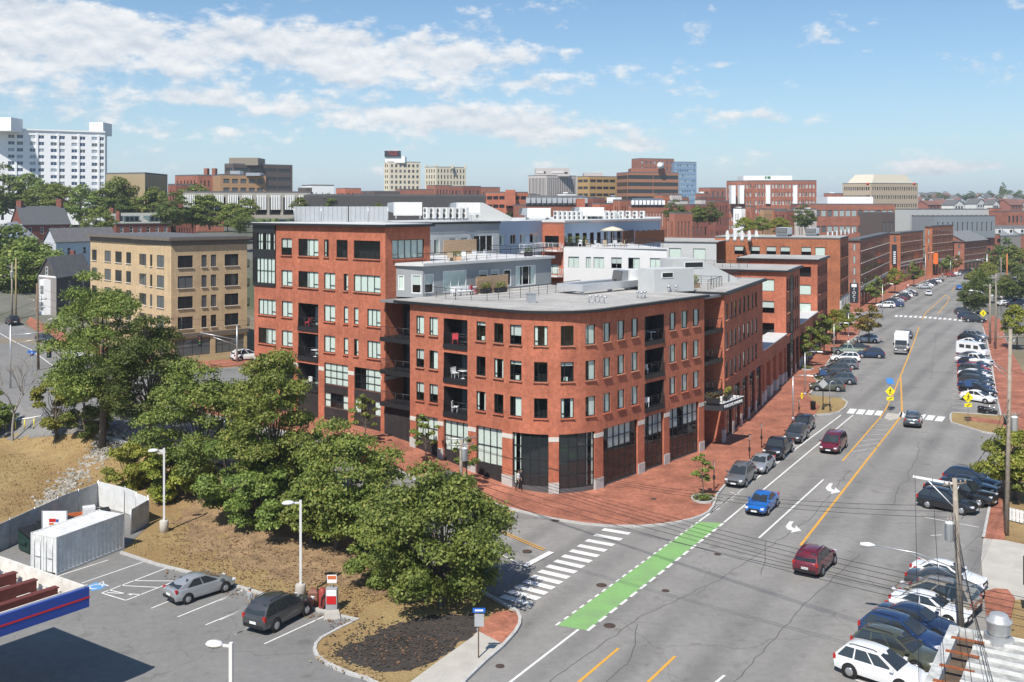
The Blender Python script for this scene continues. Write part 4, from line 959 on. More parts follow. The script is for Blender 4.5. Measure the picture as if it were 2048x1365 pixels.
p = ST(128, 1.2); o = MB().box(-.9, .9, -.12, .12, 4.2, 8.6, M=Matrix(((N1.x, D1.x, 0, p.x), (N1.y, D1.y, 0, p.y), (0, 0, 1, 0), (0, 0, 0, 1)))).obj('blade_sign', dark_sign, sg5)
MB().box(-.55, .55, -.15, -.13, 7.7, 8.4, M=Matrix(((N1.x, D1.x, 0, p.x), (N1.y, D1.y, 0, p.y), (0, 0, 1, 0), (0, 0, 0, 1)))).obj('sign_square', white_sign, sg5)
for i, ch in enumerate('-IOCI'):
    if i: text3d(ch, .95, face_M(p-D1*.14, N1, 8.05-i*.82, -D1), white_sign, 'sign_lettering', sg5)
def arcade(t0, t1, n, label):
    c = ST(t0); root = thing('brick_arcade', label, 'arcade', (c.x, c.y, 0))
    mb = MB(); wall(mb, Path([ST(t0+.02), ST(t1-.02)]), 5.1, 7.0); wall(mb, Path([ST(t1-.02, -2.4), ST(t0+.02, -2.4)]), 5.1, 7.0)
    mb.quad(d3(ST(t0+.02), 5.1), d3(ST(t0+.02, -2.4), 5.1), d3(ST(t1-.02, -2.4), 5.1), d3(ST(t1-.02), 5.1)); mb.obj('beam', brick_red, root)
    MB().prism([tuple(p) for p in (ST(t0+.02, -2.6), ST(t0+.02, .2), ST(t1-.02, .2), ST(t1-.02, -2.6))], 7.0, 7.15).obj('coping', roof_white, root)
    for i in range(n):
        t = t0+(t1-t0)*(i+.5)/n; M = Matrix(((D1.x, -N1.x, 0, ST(t).x), (D1.y, -N1.y, 0, ST(t).y), (0, 0, 1, 0), (0, 0, 0, 1)))
        o = MB().box(-.85, .85, .05, 2.3, 1.6, 5.1, M=M).obj('pier', brick_red, root); MB().box(-.92, .92, .0, 2.36, -.3, 1.6, M=M).obj('granite_base', granite, root)
arcade(22.7, 41.5, 4, 'low brick arcade with pale coping joining the second segment to the glass strip block')
arcade(55, 75.8, 4, 'low brick arcade with pale coping before the block with seven window bays')
# pitched stair bulkheads and terraces on the roofs
def bulk(a, b, z, w, dp, h, slope, m, label, win=True, loc=None, ax=None):
    ax = ax or D1; n = Vector((-ax.y, ax.x)); p = Vector(loc); root = thing('stair_bulkhead', label, 'roof hut', (p.x, p.y, z))
    M = Matrix(((ax.x, n.x, 0, p.x), (ax.y, n.y, 0, p.y), (0, 0, 1, z), (0, 0, 0, 1)))
    mb = MB(); vs = [M @ Vector(v) for v in ((0,0,0),(w,0,0),(w,dp,0),(0,dp,0),(0,0,h),(w-slope,0,h),(w-slope,dp,h),(0,dp,h),(w,0,.4),(w,dp,.4))]
    mb.add(vs, [(0,1,8,5,4),(2,3,7,6,9),(3,0,4,7),(1,2,9,8)], 0); mb.add([vs[4], vs[5], vs[6], vs[7]], [(0,1,2,3)], 1); mb.add([vs[5], vs[8], vs[9], vs[6]], [(0,1,2,3)], 1); mb.obj('wall', [m, stucco_light], root)
    if win:
        pw = Path([(M @ Vector((w*.18, 0, 0))).xy, (M @ Vector((w*.5, 0, 0))).xy]); window(root, pw, 0, pw.L*.9, z+h*.62, z+h*.86, -.03, 1, 1, trim_white, gm=glass_dark)
bulk(0, 0, 16.28, 5.2, 3.0, 2.45, .01, stucco_light, 'flat grey stair hut with small window on the curved block roof', loc=WY(1309, 560, 107.5).xy, ax=Vector((.88, .47)))
bulk(0, 0, 16.26, 9.0, 3.0, 2.9, 5.5, stucco_light, 'grey stair hut with long sloping roof on the second brick segment', loc=WY(1345, 560, 121).xy, ax=Vector((.93, .36)))
bulk(0, 0, 23.56, 5.2, 3.4, 2.3, 3.8, stucco_light, 'tall grey stair hut with long sloping roof above the wing', loc=WY(945, 430, 133).xy, ax=Vector((.98, .2)), win=False)
# white and blue grey rear blocks
RB = thing('apartment_building', 'white and pale blue stucco rear apartment blocks with roof terraces behind the curved corner block', 'building', (12, 140, 0))
pb1 = Path([(-1.6, 130.2), (4.26, 143.5)]); facade(RB, pb1, 15, 23.4, stucco_blue, [(20.4, 21.7)], [(pb1.u(zf4(a)), pb1.u(zf4(b))) for a, b in ((818,855),(890,928),(957,992),(1023,1085))], trim_white, style=[0, 2, 0], nx=2)
pb2 = Path([(4.26, 143.5), (7.2, 141.0)]); facade(RB, pb2, 12, 22.9, brick_red, [(19.7, 21.3), (16.0, 17.4), (12.6, 14)], [(.4, 2.9)], style=[0, 2, 3], nx=2)
pb3 = Path([(7.1, 142), (24.5, 170.4), (29, 200)]); 
facade(RB, pb3, 15, 23.1, stucco_blue, [(19.9, 21.6)], even(33.3, 14, .55, .8), style=[0, 0, 2, 4], depth=.1)
pb4 = Path([(7.1, 141), (20.5, 135.8), ST(42, -25), ST(62, -25)])
wcols = [(pb4.u(zf4(a)), pb4.u(zf4(b))) for a, b in ((1285,1358),(1405,1440),(1457,1530),(1578,1650),(1693,1773),(1842,1918))]
c1 = pb4.c[1]; wcols += [(c1+1.5+i*2.6, c1+2.7+i*2.6) for i in range(6)]
facade(RB, pb4, 8, 19.7, stucco_white, [(17.0, 18.5), (13.4, 14.6)], wcols, C('frame_grey', (.3, .31, .32), .6, 0), style=[1, 2, 3, 1], nx=2)
MB().prism([tuple(p) for p in ((6.8, 141.2), (20.7, 135.5), ST(42, -24.8), ST(62, -24.8), ST(66, -44), (24.5, 170), (7.1, 142))], 19.7, 19.85).obj('roof', roof_white, RB)
MB().prism([tuple(p) for p in ((-1.9, 130), (4.2, 143.3), (7.3, 141.3), (24.8, 170.4), (29, 200), (10, 200), (-8, 165), (-14, 140))], 23.2, 23.45).obj('roof', roof_white, RB)
railing([(7.6, 141.6), (20.2, 137.2), ST(40, -26)], 19.85, 1.0, metal_black, RB, 1.7, 3)
for p0, p1, z in (((1.0, 136.0), (3.2, 141.0), 19.2), ((4.6, 142.9), (7.0, 140.9), 19.2), ((4.6, 142.9), (7.0, 140.9), 15.7)):
    a, b = Vector(p0), Vector(p1); t = (b-a).normalized(); n = Vector((t.y, -t.x)); MB().prism([tuple(a), tuple(a+n*1.3), tuple(b+n*1.3), tuple(b)], z, z+.15).obj('balcony', metal_white, RB)
    railing([a, a+n*1.25, b+n*1.25, b], z+.15, 1.0, metal_white, RB, .8, 1, vertical=True)
GB = thing('apartment_building', 'low grey stucco terrace block with timber screens beside the orange brick building', 'building', (*ST(80, -30), 0))
pg = Path([ST(66, -46), ST(92, -18)]); pg = Path([ST(104, -52), ST(104, -24)])
facade(GB, pg, 8, 18.0, stucco_light, [(14.2, 16.6)], even(28, 5, .5, 1), style=[1, 2, 3]); MB().prism([tuple(p) for p in (ST(103.7, -52), ST(103.7, -23.5), ST(125, -24), ST(125, -52))], 18.0, 18.2).obj('roof', roof_grey, GB)
# further brick warehouses along the street
def rowblock(c, e, ul, zt, label, wm, rows, n, roofm=roof_dark, ends=1, ground=4.6, endrows=None, gap=.56, groundm=granite, z0=-.5, gms=None):
    c = Vector(c); e = Vector(e); d = (e-c).normalized(); n1 = Vector((d.y, -d.x)); L = (e-c).length
    k = (ul-CX)/FPX; q = n1*-1; t = (k*c.y-c.x)/(q.x-k*q.y); l = c+q*t
    root = thing('brick_warehouse', label, 'building', (c.x, c.y, 0)); pf = Path([c, e]); pe = Path([l, c])
    ex = []
    if ground: ex = [(a, b, .3, ground, .2) for a, b in even(L, n//2, .7, .3)]
    facade(root, pf, z0, zt, wm, rows, even(L, n, gap, .5), frame_bronze, gms or [glass_dark], extra=ex, depth=.07, sill=limestone)
    for a, b, *_ in ex: window(root, pf, a, b, .3, ground, .12, 3, 2, gm=glass_dark, name='shop_window')
    facade(root, pe, z0, zt, wm, endrows or rows, even(pe.L, ends, .3 if ends == 1 else .45, .5), frame_bronze, [glass_pale, glass_grey])
    bk = l+(e-c); backwalls(root, l, e, bk, z0, zt, wm)
    roofslab(root, [tuple(p) for p in (l, c, e, bk)], zt+.35, .4, .35, roofm, cor=roofm)
    for z in (ground+.15, rows[-1][0]-.5 if rows[-1][0] < rows[0][0] else rows[0][0]-.5):
        mb = MB(); wall(mb, Path([c+n1*.06-d*.05, e+n1*.06]), z, z+.35); mb.obj('stone_band', limestone, root)
    return root, pf, pe, n1, d
r6 = rowblock((87.3, 257), (119, 323), 1697, 17.0, 'six storey brick building with pale stone bands and red shop sign', brick_dull, [(14.3, 16.2), (11.2, 13.1), (8.3, 10.2), (5.4, 7.3)], 22, ends=1, ground=4.3)
r7 = rowblock((129.6, 342), (150, 374), 1779, 16.6, 'orange brick warehouse with vertical banner and green shopfronts', brick_orange, [(13.6, 15.6), (10.2, 12.2), (7.0, 9.2)], 14, ends=1, ground=5.4)
r8 = rowblock((155, 378), (173, 402), 1850, 18.2, 'tall brick office with dark glass corner on the curving street', brick_orange, [(15, 17), (12, 14), (9, 11), (6, 8)], 14, ends=1, ground=4.8)
r9 = rowblock((180, 408), (201, 434), 1908, 11.6, 'gabled brick warehouse with grey slate roof at the street bend', brick_dull, [(9, 10.6), (6.3, 7.9), (4.0, 5.2)], 12, ends=1, ground=3.2)
def gable_roof(root, l, c, e, bk, z, h, m, over=.4, name='roof', wm=None, along=True):
    """ridge parallel to c-e when along, gable wall on the l-c side"""
    l, c, e, bk = (Vector(p) for p in (l, c, e, bk))
    if not along: l, c, e, bk = c, e, bk, l
    r0, r1 = (l+c)/2, (bk+e)/2; d = (e-c).normalized(); o = d*over; n = (c-l).normalized()*over; dz = h*over/((c-l).length/2)
    mb = MB(); th = Vector((0, 0, -.14))
    for a, b, s in ((c, e, n), (l, bk, -n)):
        q = [d3(a+s-o, z-dz), d3(b+s+o, z-dz), d3(r1+o, z+h), d3(r0-o, z+h)]
        if s is not n: q = [q[1], q[0], q[3], q[2]]
        mb.quad(*q); mb.add(q+[v+th for v in q], [(4,5,6,7)[::-1], (0,1,5,4)[::-1], (1,2,6,5)[::-1], (3,0,4,7)[::-1]])
    mb.obj(name, m, root)
    if wm:
        mb = MB(); mb.add([d3(l, z), d3(c, z), d3(r0, z+h-.16)], [(0, 1, 2)]); mb.add([d3(e, z), d3(bk, z), d3(r1, z+h-.16)], [(0, 1, 2)]); mb.obj('gable', wm, root)
c9, e9 = Vector((180, 408)), Vector((201, 434)); d9 = (e9-c9).normalized(); n9 = Vector((d9.y, -d9.x))
l9 = c9-n9*14; gable_roof(r9[0], l9, c9+n9*.3, e9+n9*.3, l9+(e9-c9), 12.0, 3.6, C('slate', (.2, .205, .21), .8, .15, .5), wm=brick_dull)
# banners and lettering on the row
p = Vector(r7[1].p[0])+Vector((-.3, -.6)); nrm = Vector((.3, -.95)).normalized(); ob = MB().box(-.9, .9, -.1, .1, 6.2, 13.0, M=Matrix(((.95, .3, 0, p.x-2.2), (.3, -.95, 0, p.y-.6), (0, 0, 1, 0), (0, 0, 0, 1)))).obj('banner', dark_sign, r7[0])
Mb = Matrix(((.95, .3, 0, p.x-2.2), (.3, -.95, 0, p.y-.6), (0, 0, 1, 0), (0, 0, 0, 1)))
for i in range(6): MB().box(-.45, .45, .11, .14, 6.6+i*.72, 7.1+i*.72, M=Mb).obj('banner_glyph', white_sign, r7[0])
p = Vector(r8[1].p[0])+r8[3]*1.2; MB().box(-.8, .8, -.1, .1, 4.5, 8.6, M=Matrix(((r8[3].x, r8[4].x, 0, p.x), (r8[3].y, r8[4].y, 0, p.y), (0, 0, 1, 0), (0, 0, 0, 1)))).obj('orange_banner', C('orange', (.75, .17, .03), .6, 0), r8[0])
FB = thing('brick_warehouse', 'long brick building with white dormer windows closing the far end of the street', 'building', (230, 470, 0))
pff = Path([(203, 452), (300, 488)]); facade(FB, pff, -.5, 13, brick_dull, [(9.6, 11.4), (5.4, 7.4)], even(pff.L, 18, .3, 1), frame_bronze, [glass_dark]); 
MB().prism([(202.5, 452), (300, 487.5), (296, 505), (198, 469)], 13, 13.3).obj('cornice', roof_dark, FB); gable_roof(FB, (198, 469), (202.8, 452.5), (300, 488), (296, 505), 13.2, 4, shingle)
for i in range(15):
    q = pff.at(3+i*6.6); d = (pff.p[1]-pff.p[0]).normalized(); n = Vector((-d.y, d.x)); M = Matrix(((d.x, n.x, 0, q.x), (d.y, n.y, 0, q.y), (0, 0, 1, 13.6), (0, 0, 0, 1)))
    MB().box(-1.1, 1.1, .6, 4, 0, 2.0, M=M).obj('dormer', trim_white, FB); MB().box(-.7, .7, .54, .62, .4, 1.7, M=M).obj('dormer_window', glass_dark, FB)
# ---- tan corner building across the upper street
YB = thing('apartment_building', 'tan brick five storey building with dark windows, brown cornice and corner shop', 'building', (-50.1, 150.7, 2.7))
c0 = Vector((-50.1, 150.7)); dr = Vector((.729, .685)); dl = Vector((-.686, .727)); nl = Vector((-.727, -.686))
zy = lambda x: x/3.102
py = Path([c0+dl*32.8-nl*.8, c0+dl*12.5-nl*.8, c0+dl*12.5, c0, c0+dr*12.3, c0+dr*12.3+dl*12])
yrows = [(16.3, 18.1), (13.27, 15.07), (10.24, 12.04), (7.2, 9.0)]
ycols = [(py.u(zy(a)), py.u(zy(b))) for a, b in ((570,600),(648,688),(714,755),(782,813),(863,907),(930,945),(973,1018),(1103,1197),(1250,1283),(1308,1342),(1394,1480))]
sh = [(py.c[3]+.5, py.c[3]+6.2, 3.1, 5.7, .2), (py.c[3]+7.0, py.c[3]+11.8, 3.1, 5.7, .2), (py.c[2]+8.5, py.c[3]-.6, 3.1, 5.7, .2)]
facade(YB, py, 1.5, 19.6, brick_yellow, yrows, ycols, frame_bronze, [glass_dark, glass_grey, glass_dark, glass_dark], nx=2, nz=1, extra=sh, sill=limestone)
for a, b, za, zb, d in sh: window(YB, py, a, b, za, zb, .15, 4, 2, frame_bronze, gm=glass_grey, name='shop_window')
brown = C('cornice_brown', (.16, .135, .11), .7, .1)
for zz0, zz1, o in ((5.9, 6.5, .25), (19.6, 20.35, .1), (20.35, 20.75, .75)):
    q = offset_path(py, o); MB().prism([tuple(p) for p in q]+[tuple(c0+dl*32.8-nl*14), ], zz0, zz1).obj('cornice', brown, YB)
MB().prism([tuple(p) for p in py.p]+[tuple(c0+dl*32.8-nl*14)], 20.7, 20.85).obj('roof', roof_dark, YB)
for z in (6.6, 9.7, 12.8, 15.8):
    a = c0+dr*12.3; pl = [a+dr*.02+dl*2, a+dr*1.5+dl*2, a+dr*1.5+dl*6, a+dr*.02+dl*6]; MB().prism([tuple(p) for p in pl], z, z+.2).obj('balcony', metal_black, YB); railing([pl[0], pl[1], pl[2]], z+.2, 1.0, metal_black, YB, .8, 1, vertical=True)
# ---- houses
def house(name, label, L, c, Rr, z0, ze, rise, wm, rm, gable='left', cols=((), ()), rows=(), fm=trim_white, chim=(), trim=True, over=.35):
    L, c, Rr = Vector(L), Vector(c), Vector(Rr); bk = L+Rr-c
    root = thing(name, label, 'house', (c.x, c.y, z0))
    for p, cs in ((Path([L, c]), cols[0]), (Path([c, Rr]), cols[1])):
        facade(root, p, z0-3, ze, wm, rows, [(f*p.L-.5, f*p.L+.5) for f in cs], fm, [glass_dark, glass_grey], nz=2, bar=.1)
    backwalls(root, L, Rr, bk, z0-3, ze, wm)
    gable_roof(root, L, c, Rr, bk, ze, rise, rm, over, wm=wm, along=(gable == 'left'))
    if trim:
        mb = MB(); 
        for p in ((c, Rr), (L, c)):
            a, b = p; d = (b-a).normalized(); n = Vector((d.y, -d.x)); mb2 = MB(); wall(mb2, Path([a+n*.05, b+n*.05]), ze-.35, ze-.02); mb2.obj('eaves_board', trim_white, root)
    for (x, y, w, h) in chim:
        q = c+(L-c)*x+(Rr-c)*y; MB().box(q.x-w/2, q.x+w/2, q.y-w/2, q.y+w/2, ze, ze+h).obj('chimney', brick_old, root)
    return root
def UX(u, y): return ((u-CX)*y/FPX, y)
clap_dark = C('shingle_brown', (.085, .075, .068), .9, .15, 2, fine=.2, fscale=5); clap_white = C('clapboard_white', (.62, .65, .69), .8, .05); clap_blue = C('clapboard_blue', (.27, .33, .42), .8, .08); taupe = C('clapboard_taupe', (.27, .245, .23), .8, .08)
h1 = house('shingled_house', 'dark shingled house with grey gable roof and white two storey bay', UX(76, 204), UX(113, 199), UX(183, 215), 3.5, 11.9, 3.6, clap_dark, shingle, 'left', ((), (.35, .75)), [(5.5, 7.2), (9.0, 10.6)])
a, b = Vector(UX(76, 204)), Vector(UX(113, 199)); d = (b-a).normalized(); n = Vector((d.y, -d.x)); m = a.lerp(b, .5)
bw = Path([m-d*1.5, m-d*.9+n*1.1, m+d*.9+n*1.1, m+d*1.5])
mb = MB(); wall(mb, bw, 3.8, 10.8, [(.2, .9, 5, 6.8), (1.5, 3.0, 5, 6.8), (.2, .9, 8.2, 10), (1.5, 3.0, 8.2, 10)], .08); mb.prism([tuple(p) for p in bw.p], 10.8, 11.1); mb.obj('bay', trim_white, h1)
for s0_, s1_ in ((.2, .9), (1.5, 3.0)):
    for za, zb in ((5, 6.8), (8.2, 10)): window(h1, bw, s0_, s1_, za, zb, .05, 2 if s1_ > 2 else 1, 2, trim_white, gm=glass_grey, bar=.08)
pg1 = Path([m-d*.45+n*.03, m+d*.45+n*.03]); window(h1, pg1, 0, .9, 12.0, 13.6, -.02, 1, 2, trim_white, gm=glass_dark, bar=.1)
mb = MB(); wall(mb, Path([a+n*.03, b+n*.03]), 3, 11.9); mb.obj('gable_cladding', taupe, h1)
house('white_house', 'white clapboard house with long grey roof behind the shingled house', UX(88, 262), UX(112, 250), UX(235, 268), 6, 16.9, 3.2, clap_white, shingle, 'left', ((), (.2, .45, .75)), [(13.6, 15.4), (10, 12)])
house('low_house', 'low white trimmed house with flat grey roof between two gables', UX(66, 232), UX(84, 224), UX(165, 236), 5, 12.4, 1.7, clap_white, shingle, 'left', chim=((.2, .8, .9, 3.0),))
house('blue_house', 'blue grey house with arched attic window in its gable', UX(-30, 262), UX(60, 248), UX(75, 275), 6, 17.2, 4.3, clap_blue, C('roof_pale', (.35, .36, .37), .8, .1), 'left', ((.5,), ()), [(14, 16.2)])
house('dark_roof_house', 'house with broad dark shingle roof left of the shingled house', UX(-40, 236), UX(72, 226), UX(84, 240), 5, 13.6, 3.6, taupe, shingle, 'right')
house('brick_house', 'red brick house with dark slate roof and two brick chimneys', UX(22, 318), UX(46, 300), UX(140, 312), 11, 20.4, 5.3, brick_old, C('slate_dark', (.1, .105, .11), .8, .15), 'left', ((.3, .7), (.15, .4, .62, .85)), [(17.4, 19.4), (13.5, 15.5)], chim=((.5, .93, 1.6, 7.5), (.5, .06, 1.5, 7)))
h7 = house('brick_double_house', 'red brick double house with grey roof, two wide dormers and four chimneys', UX(212, 330), UX(232, 310), UX(342, 322), 12, 20.6, 3.0, brick_old, C('slate_green', (.27, .275, .25), .8, .12), 'left', ((.5,), (.1, .27, .42, .58, .74, .9)), [(17.6, 19.4), (13.8, 15.6)], chim=((.5, .02, 1.3, 4.6), (.5, .97, 1.3, 4.6), (.1, .06, 1.1, 3.6), (.1, .94, 1.1, 3.6)))
c7, r7_ = Vector(UX(232, 310)), Vector(UX(342, 322)); d7 = (r7_-c7).normalized(); n7 = Vector((-d7.y, d7.x))
for f in (.3, .75):
    q = c7.lerp(r7_, f); M = Matrix(((d7.x, n7.x, 0, q.x), (d7.y, n7.y, 0, q.y), (0, 0, 1, 20.8), (0, 0, 0, 1)))
    MB().box(-2.4, 2.4, .8, 5, 0, 1.9, M=M).obj('dormer', C('dormer_green', (.13, .18, .18), .6, .1), h7)
    for k in (-1.4, 0, 1.4): MB().box(k-.5, k+.5, .72, .82, .4, 1.6, M=M).obj('dormer_window', glass_dark, h7)
# ---- distant town: towers and blocks with real openings
def tower(name, label, ul, uc, ur, yc, vtop, rows, nl_, nr_, wm, gms=None, fm=None, wf=.55, hf=.5, zb=8.0, dl_=None, dr_=None, sep=False, top=.6, fl=0, bot=.0, roofm=None, nx=1, cat='building', rz=None, mg=.6):
    zt = HC-(vtop-YH)*yc/FPX; w = abs(ur-ul)*yc/FPX
    dl_ = dl_ if dl_ is not None else (uc-ul)*yc/FPX*.75; dr_ = dr_ if dr_ is not None else (ur-uc)*yc/FPX*.45
    c = Vector(UX(uc, yc)); l = Vector(UX(ul, yc+dl_)); r = Vector(UX(ur, yc+dr_))
    root = thing(name, label, cat, (c.x, c.y, zb))
    if uc-ul < 3:
        dd = (r-c).normalized(); l = c+Vector((-dd.y, dd.x))*max(12, w*.5); mbs = MB(); wall(mbs, Path([l, c]), zb, HC-(vtop-YH)*yc/FPX); mbs.obj('side_wall', wm, root); ul = uc
    pts = [p for p in ((l if uc > ul else None), c, (r if ur > uc else None)) if p is not None]
    path = Path(pts); H = zt-zb; fh = (H-top-bot)/rows
    rws = [(zb+bot+i*fh+fh*(1-hf)*.6, zb+bot+i*fh+fh*(1-hf)*.6+fh*hf) for i in range(rows)] if rz is None else rz
    cols = []
    if uc > ul: cols += even(path.c[1], nl_, wf, mg)
    if ur > uc:
        o = path.c[1] if uc > ul else 0; cols += [(a+o, b+o) for a, b in even(path.L-o, nr_, wf, mg)]
    facade(root, path, zb, zt, wm, rws, cols, fm or frame_bronze, gms or [glass_dark, glass_grey], sep=sep, depth=.35, nx=nx, bar=.12)
    if ur <= uc: r = c+Vector((12, 16))
    bk = l+r-c; backwalls(root, l, r, bk, zb, zt, wm)
    MB().prism([tuple(p) for p in ((l, c, r, bk) if uc > ul and ur > uc else (c, r, bk, l) if uc <= ul else (l, c, r, bk))], zt, zt+.5).obj('roof', roofm or roof_dark, root)
    return root, path, zt, (l, c, r, bk)
def pent(root, ul, ur, y, v0, v1, dp, m, name='penthouse'):
    a, b = WY(ul, v1, y), WY(ur, v0, y); return MB().box(a.x, b.x, y, y+dp, min(a.z, b.z), max(a.z, b.z)).obj(name, m, root)
blk_s = C('logo_black', (.03, .03, .03), .6, 0); cream = C('cream', (.62, .55, .42), .8, .06); tan = C('tan', (.42, .32, .2), .8, .08); tan_b = C('tan_brick', (.40, .24, .13), .85, .1); dk = C('dark_brown', (.11, .085, .075), .8, .1); ltgrey = C('precast', (.52, .47, .44), .8, .08); white_w = C('white_panel', (.86, .86, .85), .8, .04)
# white slab tower
wt = thing('apartment_tower', 'white slab apartment tower with blue windows and two rooftop boxes', 'tower', (*UX(100, 430), 18))
pw = Path([UX(-90, 414), UX(210, 440)]); zt = 57.4; fh = 2.76
us = [(68,125),(142,198),(252,305),(326,378),(432,486),(503,555),(610,660),(679,729),(782,831),(848,888)]
wc = [(pw.u(a/4.267), pw.u(b/4.267)) for a, b in us]+[(pw.u(-1)-4.2-7.5*i, pw.u(-1)-2-7.5*i) for i in range(0, 1)]
facade(wt, pw, 18, zt, white_w, [(zt-1.9-i*2.76-1.5, zt-1.9-i*2.76) for i in range(11)], wc, trim_white, [glass_blue, glass_blue, glass_blue, glass_grey, C('pane_pale', (.35, .4, .44), .3, 0)], sep=True, nx=2, depth=.25, bar=.1)
for a, b in zip(us[0::2], us[1::2]):
    s = pw.u((a[1]+b[0])/2/4.267); q = pw.at(s); d = (pw.p[1]-pw.p[0]).normalized(); n = Vector((d.y, -d.x)); M = Matrix(((d.x, -n.x, 0, q.x), (d.y, -n.y, 0, q.y), (0, 0, 1, 18), (0, 0, 0, 1))); MB().box(-.45, .45, -.35, .02, 0, zt-19.2, M=M).obj('pilaster', white_w, wt)
MB().prism([UX(-90, 413.5), UX(210.5, 439.6), UX(214, 458), UX(-90, 432)], zt, zt+.6).obj('roof', white_w, wt); backwalls(wt, Vector(UX(-90, 414)), Vector(UX(210, 440)), Vector(UX(214, 458)), 18, zt, white_w)
pent(wt, 179, 206, 446, 245, 270, 10, white_w); pent(wt, -30, 22, 415, 235, 262, 10, white_w)
T = tower
t = T('beige_hall', 'windowless beige block right of the white tower', 212, 290, 335, 345, 348, 2, 4, 3, C('beige', (.36, .28, .17), .85, .05), wf=.1, hf=.14, zb=14, dl_=6, dr_=22)
t = T('brick_block', 'red brick hospital block with two square chimneys', 350, 395, 448, 392, 352, 4, 6, 6, brick_dull, wf=.35, hf=.45, zb=16)
for u in (411, 427): pent(t[0], u-3.4, u+3.4, 394, 337, 392, 3, brick_dull, 'chimney')
t = T('brick_block', 'low dark red brick block below the hospital chimneys', 336, 352, 392, 330, 371, 3, 2, 6, brick_old, wf=.4, hf=.5, zb=14)
t = T('office_block', 'tan brick office with wide grouped windows and rooftop tanks', 440, 441, 532, 372, 351, 2, 1, 5, tan_b, [glass_grey], wf=.72, hf=.5, zb=30, nx=4, dr_=8, rz=None)
pent(t[0], 460, 480, 376, 342, 352, 5, galv, 'roof_tank'); pent(t[0], 492, 520, 376, 346, 352, 5, galv, 'roof_tank')
t = T('office_block', 'dark brown office with long ribbon windows and boxy penthouse', 449, 466, 585, 520, 329, 6, 1, 4, dk, [glass_dark], wf=.92, hf=.4, zb=20, dr_=20)
pent(t[0], 458, 516, 524, 316, 331, 15, C('taupe_pent', (.27, .225, .175), .8, .05))
t = T('parking_deck', 'long pale parking deck screened with white vertical fins', 365, 366, 622, 305, 386, 1, 1, 9, C('deck', (.35, .32, .28), .8, .1), [dark_in], wf=.8, hf=.75, zb=22, dr_=6)
a, b = Vector(UX(366, 305)), Vector(UX(622, 311)); 
for i in range(9):
    for k in range(6):
        q = a.lerp(b, (i+.2+k*.12)/9)-Vector((0, .25)); MB().box(q.x-.13, q.x+.13, q.y-.2, q.y+.2, 24.6, 29.0).obj('fin', white_w, t[0])
t = T('warehouse', 'long dark grey windowless hall behind the rooftop machinery', 620, 621, 972, 285, 392, 1, 1, 1, C('dark_metal', (.085, .08, .08), .7, .08), wf=.01, hf=.01, zb=10, dr_=14)
T('white_block', 'plain white block above the fin screened parking deck', 622, 623, 668, 420, 372, 2, 1, 3, white_w, wf=.15, hf=.2, zb=20, dr_=5)
T('brick_block', 'small brown block beside the plain white block', 596, 612, 624, 400, 378, 2, 2, 2, dk, zb=20)
# clock sign tower
t = T('office_tower', 'cream office tower with dark rooftop sign and white penthouse', 768, 778, 841, 700, 325, 9, 2, 7, cream, [glass_dark, glass_grey], wf=.5, hf=.55, zb=22, sep=True, dr_=6)
pent(t[0], 770, 810, 701, 313, 326, 10, white_w); sb = pent(t[0], 769, 801, 700, 302, 313.5, 3, dark_sign, 'roof_sign')
pq = WY(785, 307.5, 699.6); text3d('TGE', 3.6, face_M(pq.xy, Vector((1, 0)), pq.z, Vector((0, -1))), C('sign_red', (.5, .05, .03), .5, 0), 'sign_lettering', t[0])
t = T('ornate_block', 'ornate cream stone block with corner turrets and arcaded windows', 850, 872, 932, 750, 335, 7, 4, 9, cream, [glass_dark], wf=.4, hf=.62, zb=24, sep=True, dr_=10)
for u in (852, 872, 905, 930): pent(t[0], u-2.2, u+2.2, 752 if u != 852 else 766, 330, 337, 3, cream, 'turret')
for spec in (('brick_block', 'brick block with square tower below the ornate cream stone block', 853, 870, 905, 560, 372, 3, 3, 5, brick_dull), ('brick_block', 'long low brick block left of the ornate cream building', 790, 800, 868, 540, 380, 2, 1, 8, brick_dull), ('brick_block', 'dark brick block next to the parking garage roof', 900, 925, 962, 520, 374, 3, 3, 4, brick_old),
             ('brick_block', 'brick block with cornice between the ornate block and the garage', 955, 962, 1000, 560, 376, 2, 1, 5, brick_dull), ('brick_block', 'small red block with rooftop stack left of the cream office tower', 672, 690, 722, 600, 378, 2, 2, 3, brick_red), ('brick_block', 'low dark roofed block left of the cream office tower', 722, 748, 800, 520, 384, 2, 2, 4, dk),
             ('brick_block', 'brick block at the foot of the stepped brick hotel', 1393, 1400, 1452, 500, 396, 3, 1, 5, brick_old), ('brick_block', 'pinkish block with flat roof beside the stepped brick hotel', 1397, 1420, 1452, 620, 377, 3, 2, 3, brick_dull)):
    T(*spec, wf=.4, hf=.5, zb=16)
t = T('parking_garage', 'red brick parking garage with open decks and stair tower', 971, 1012, 1056, 470, 386, 4, 3, 3, brick_red, [dark_in], wf=.86, hf=.42, zb=16, dr_=4); pent(t[0], 1011, 1031, 466, 380, 412, 8, brick_red, 'stair_tower')
t = T('office_tower', 'pale ribbed office tower with lettered penthouse', 1056, 1093, 1153, 650, 352, 1, 12, 16, ltgrey, [glass_grey, glass_dark], wf=.5, hf=.93, zb=20, sep=True, dr_=14); pent(t[0], 1071, 1139, 655, 337, 353, 20, ltgrey)
for u0, u1, v0, v1, m_ in ((1103, 1128, 344, 346, white_sign), (1129, 1135, 344.5, 347, blk_s), (1073, 1087, 344, 346, white_sign), (1088, 1091, 343, 347, blk_s)): pent(t[0], u0, u1, 654.7, v0, v1, .25, m_, 'logo')
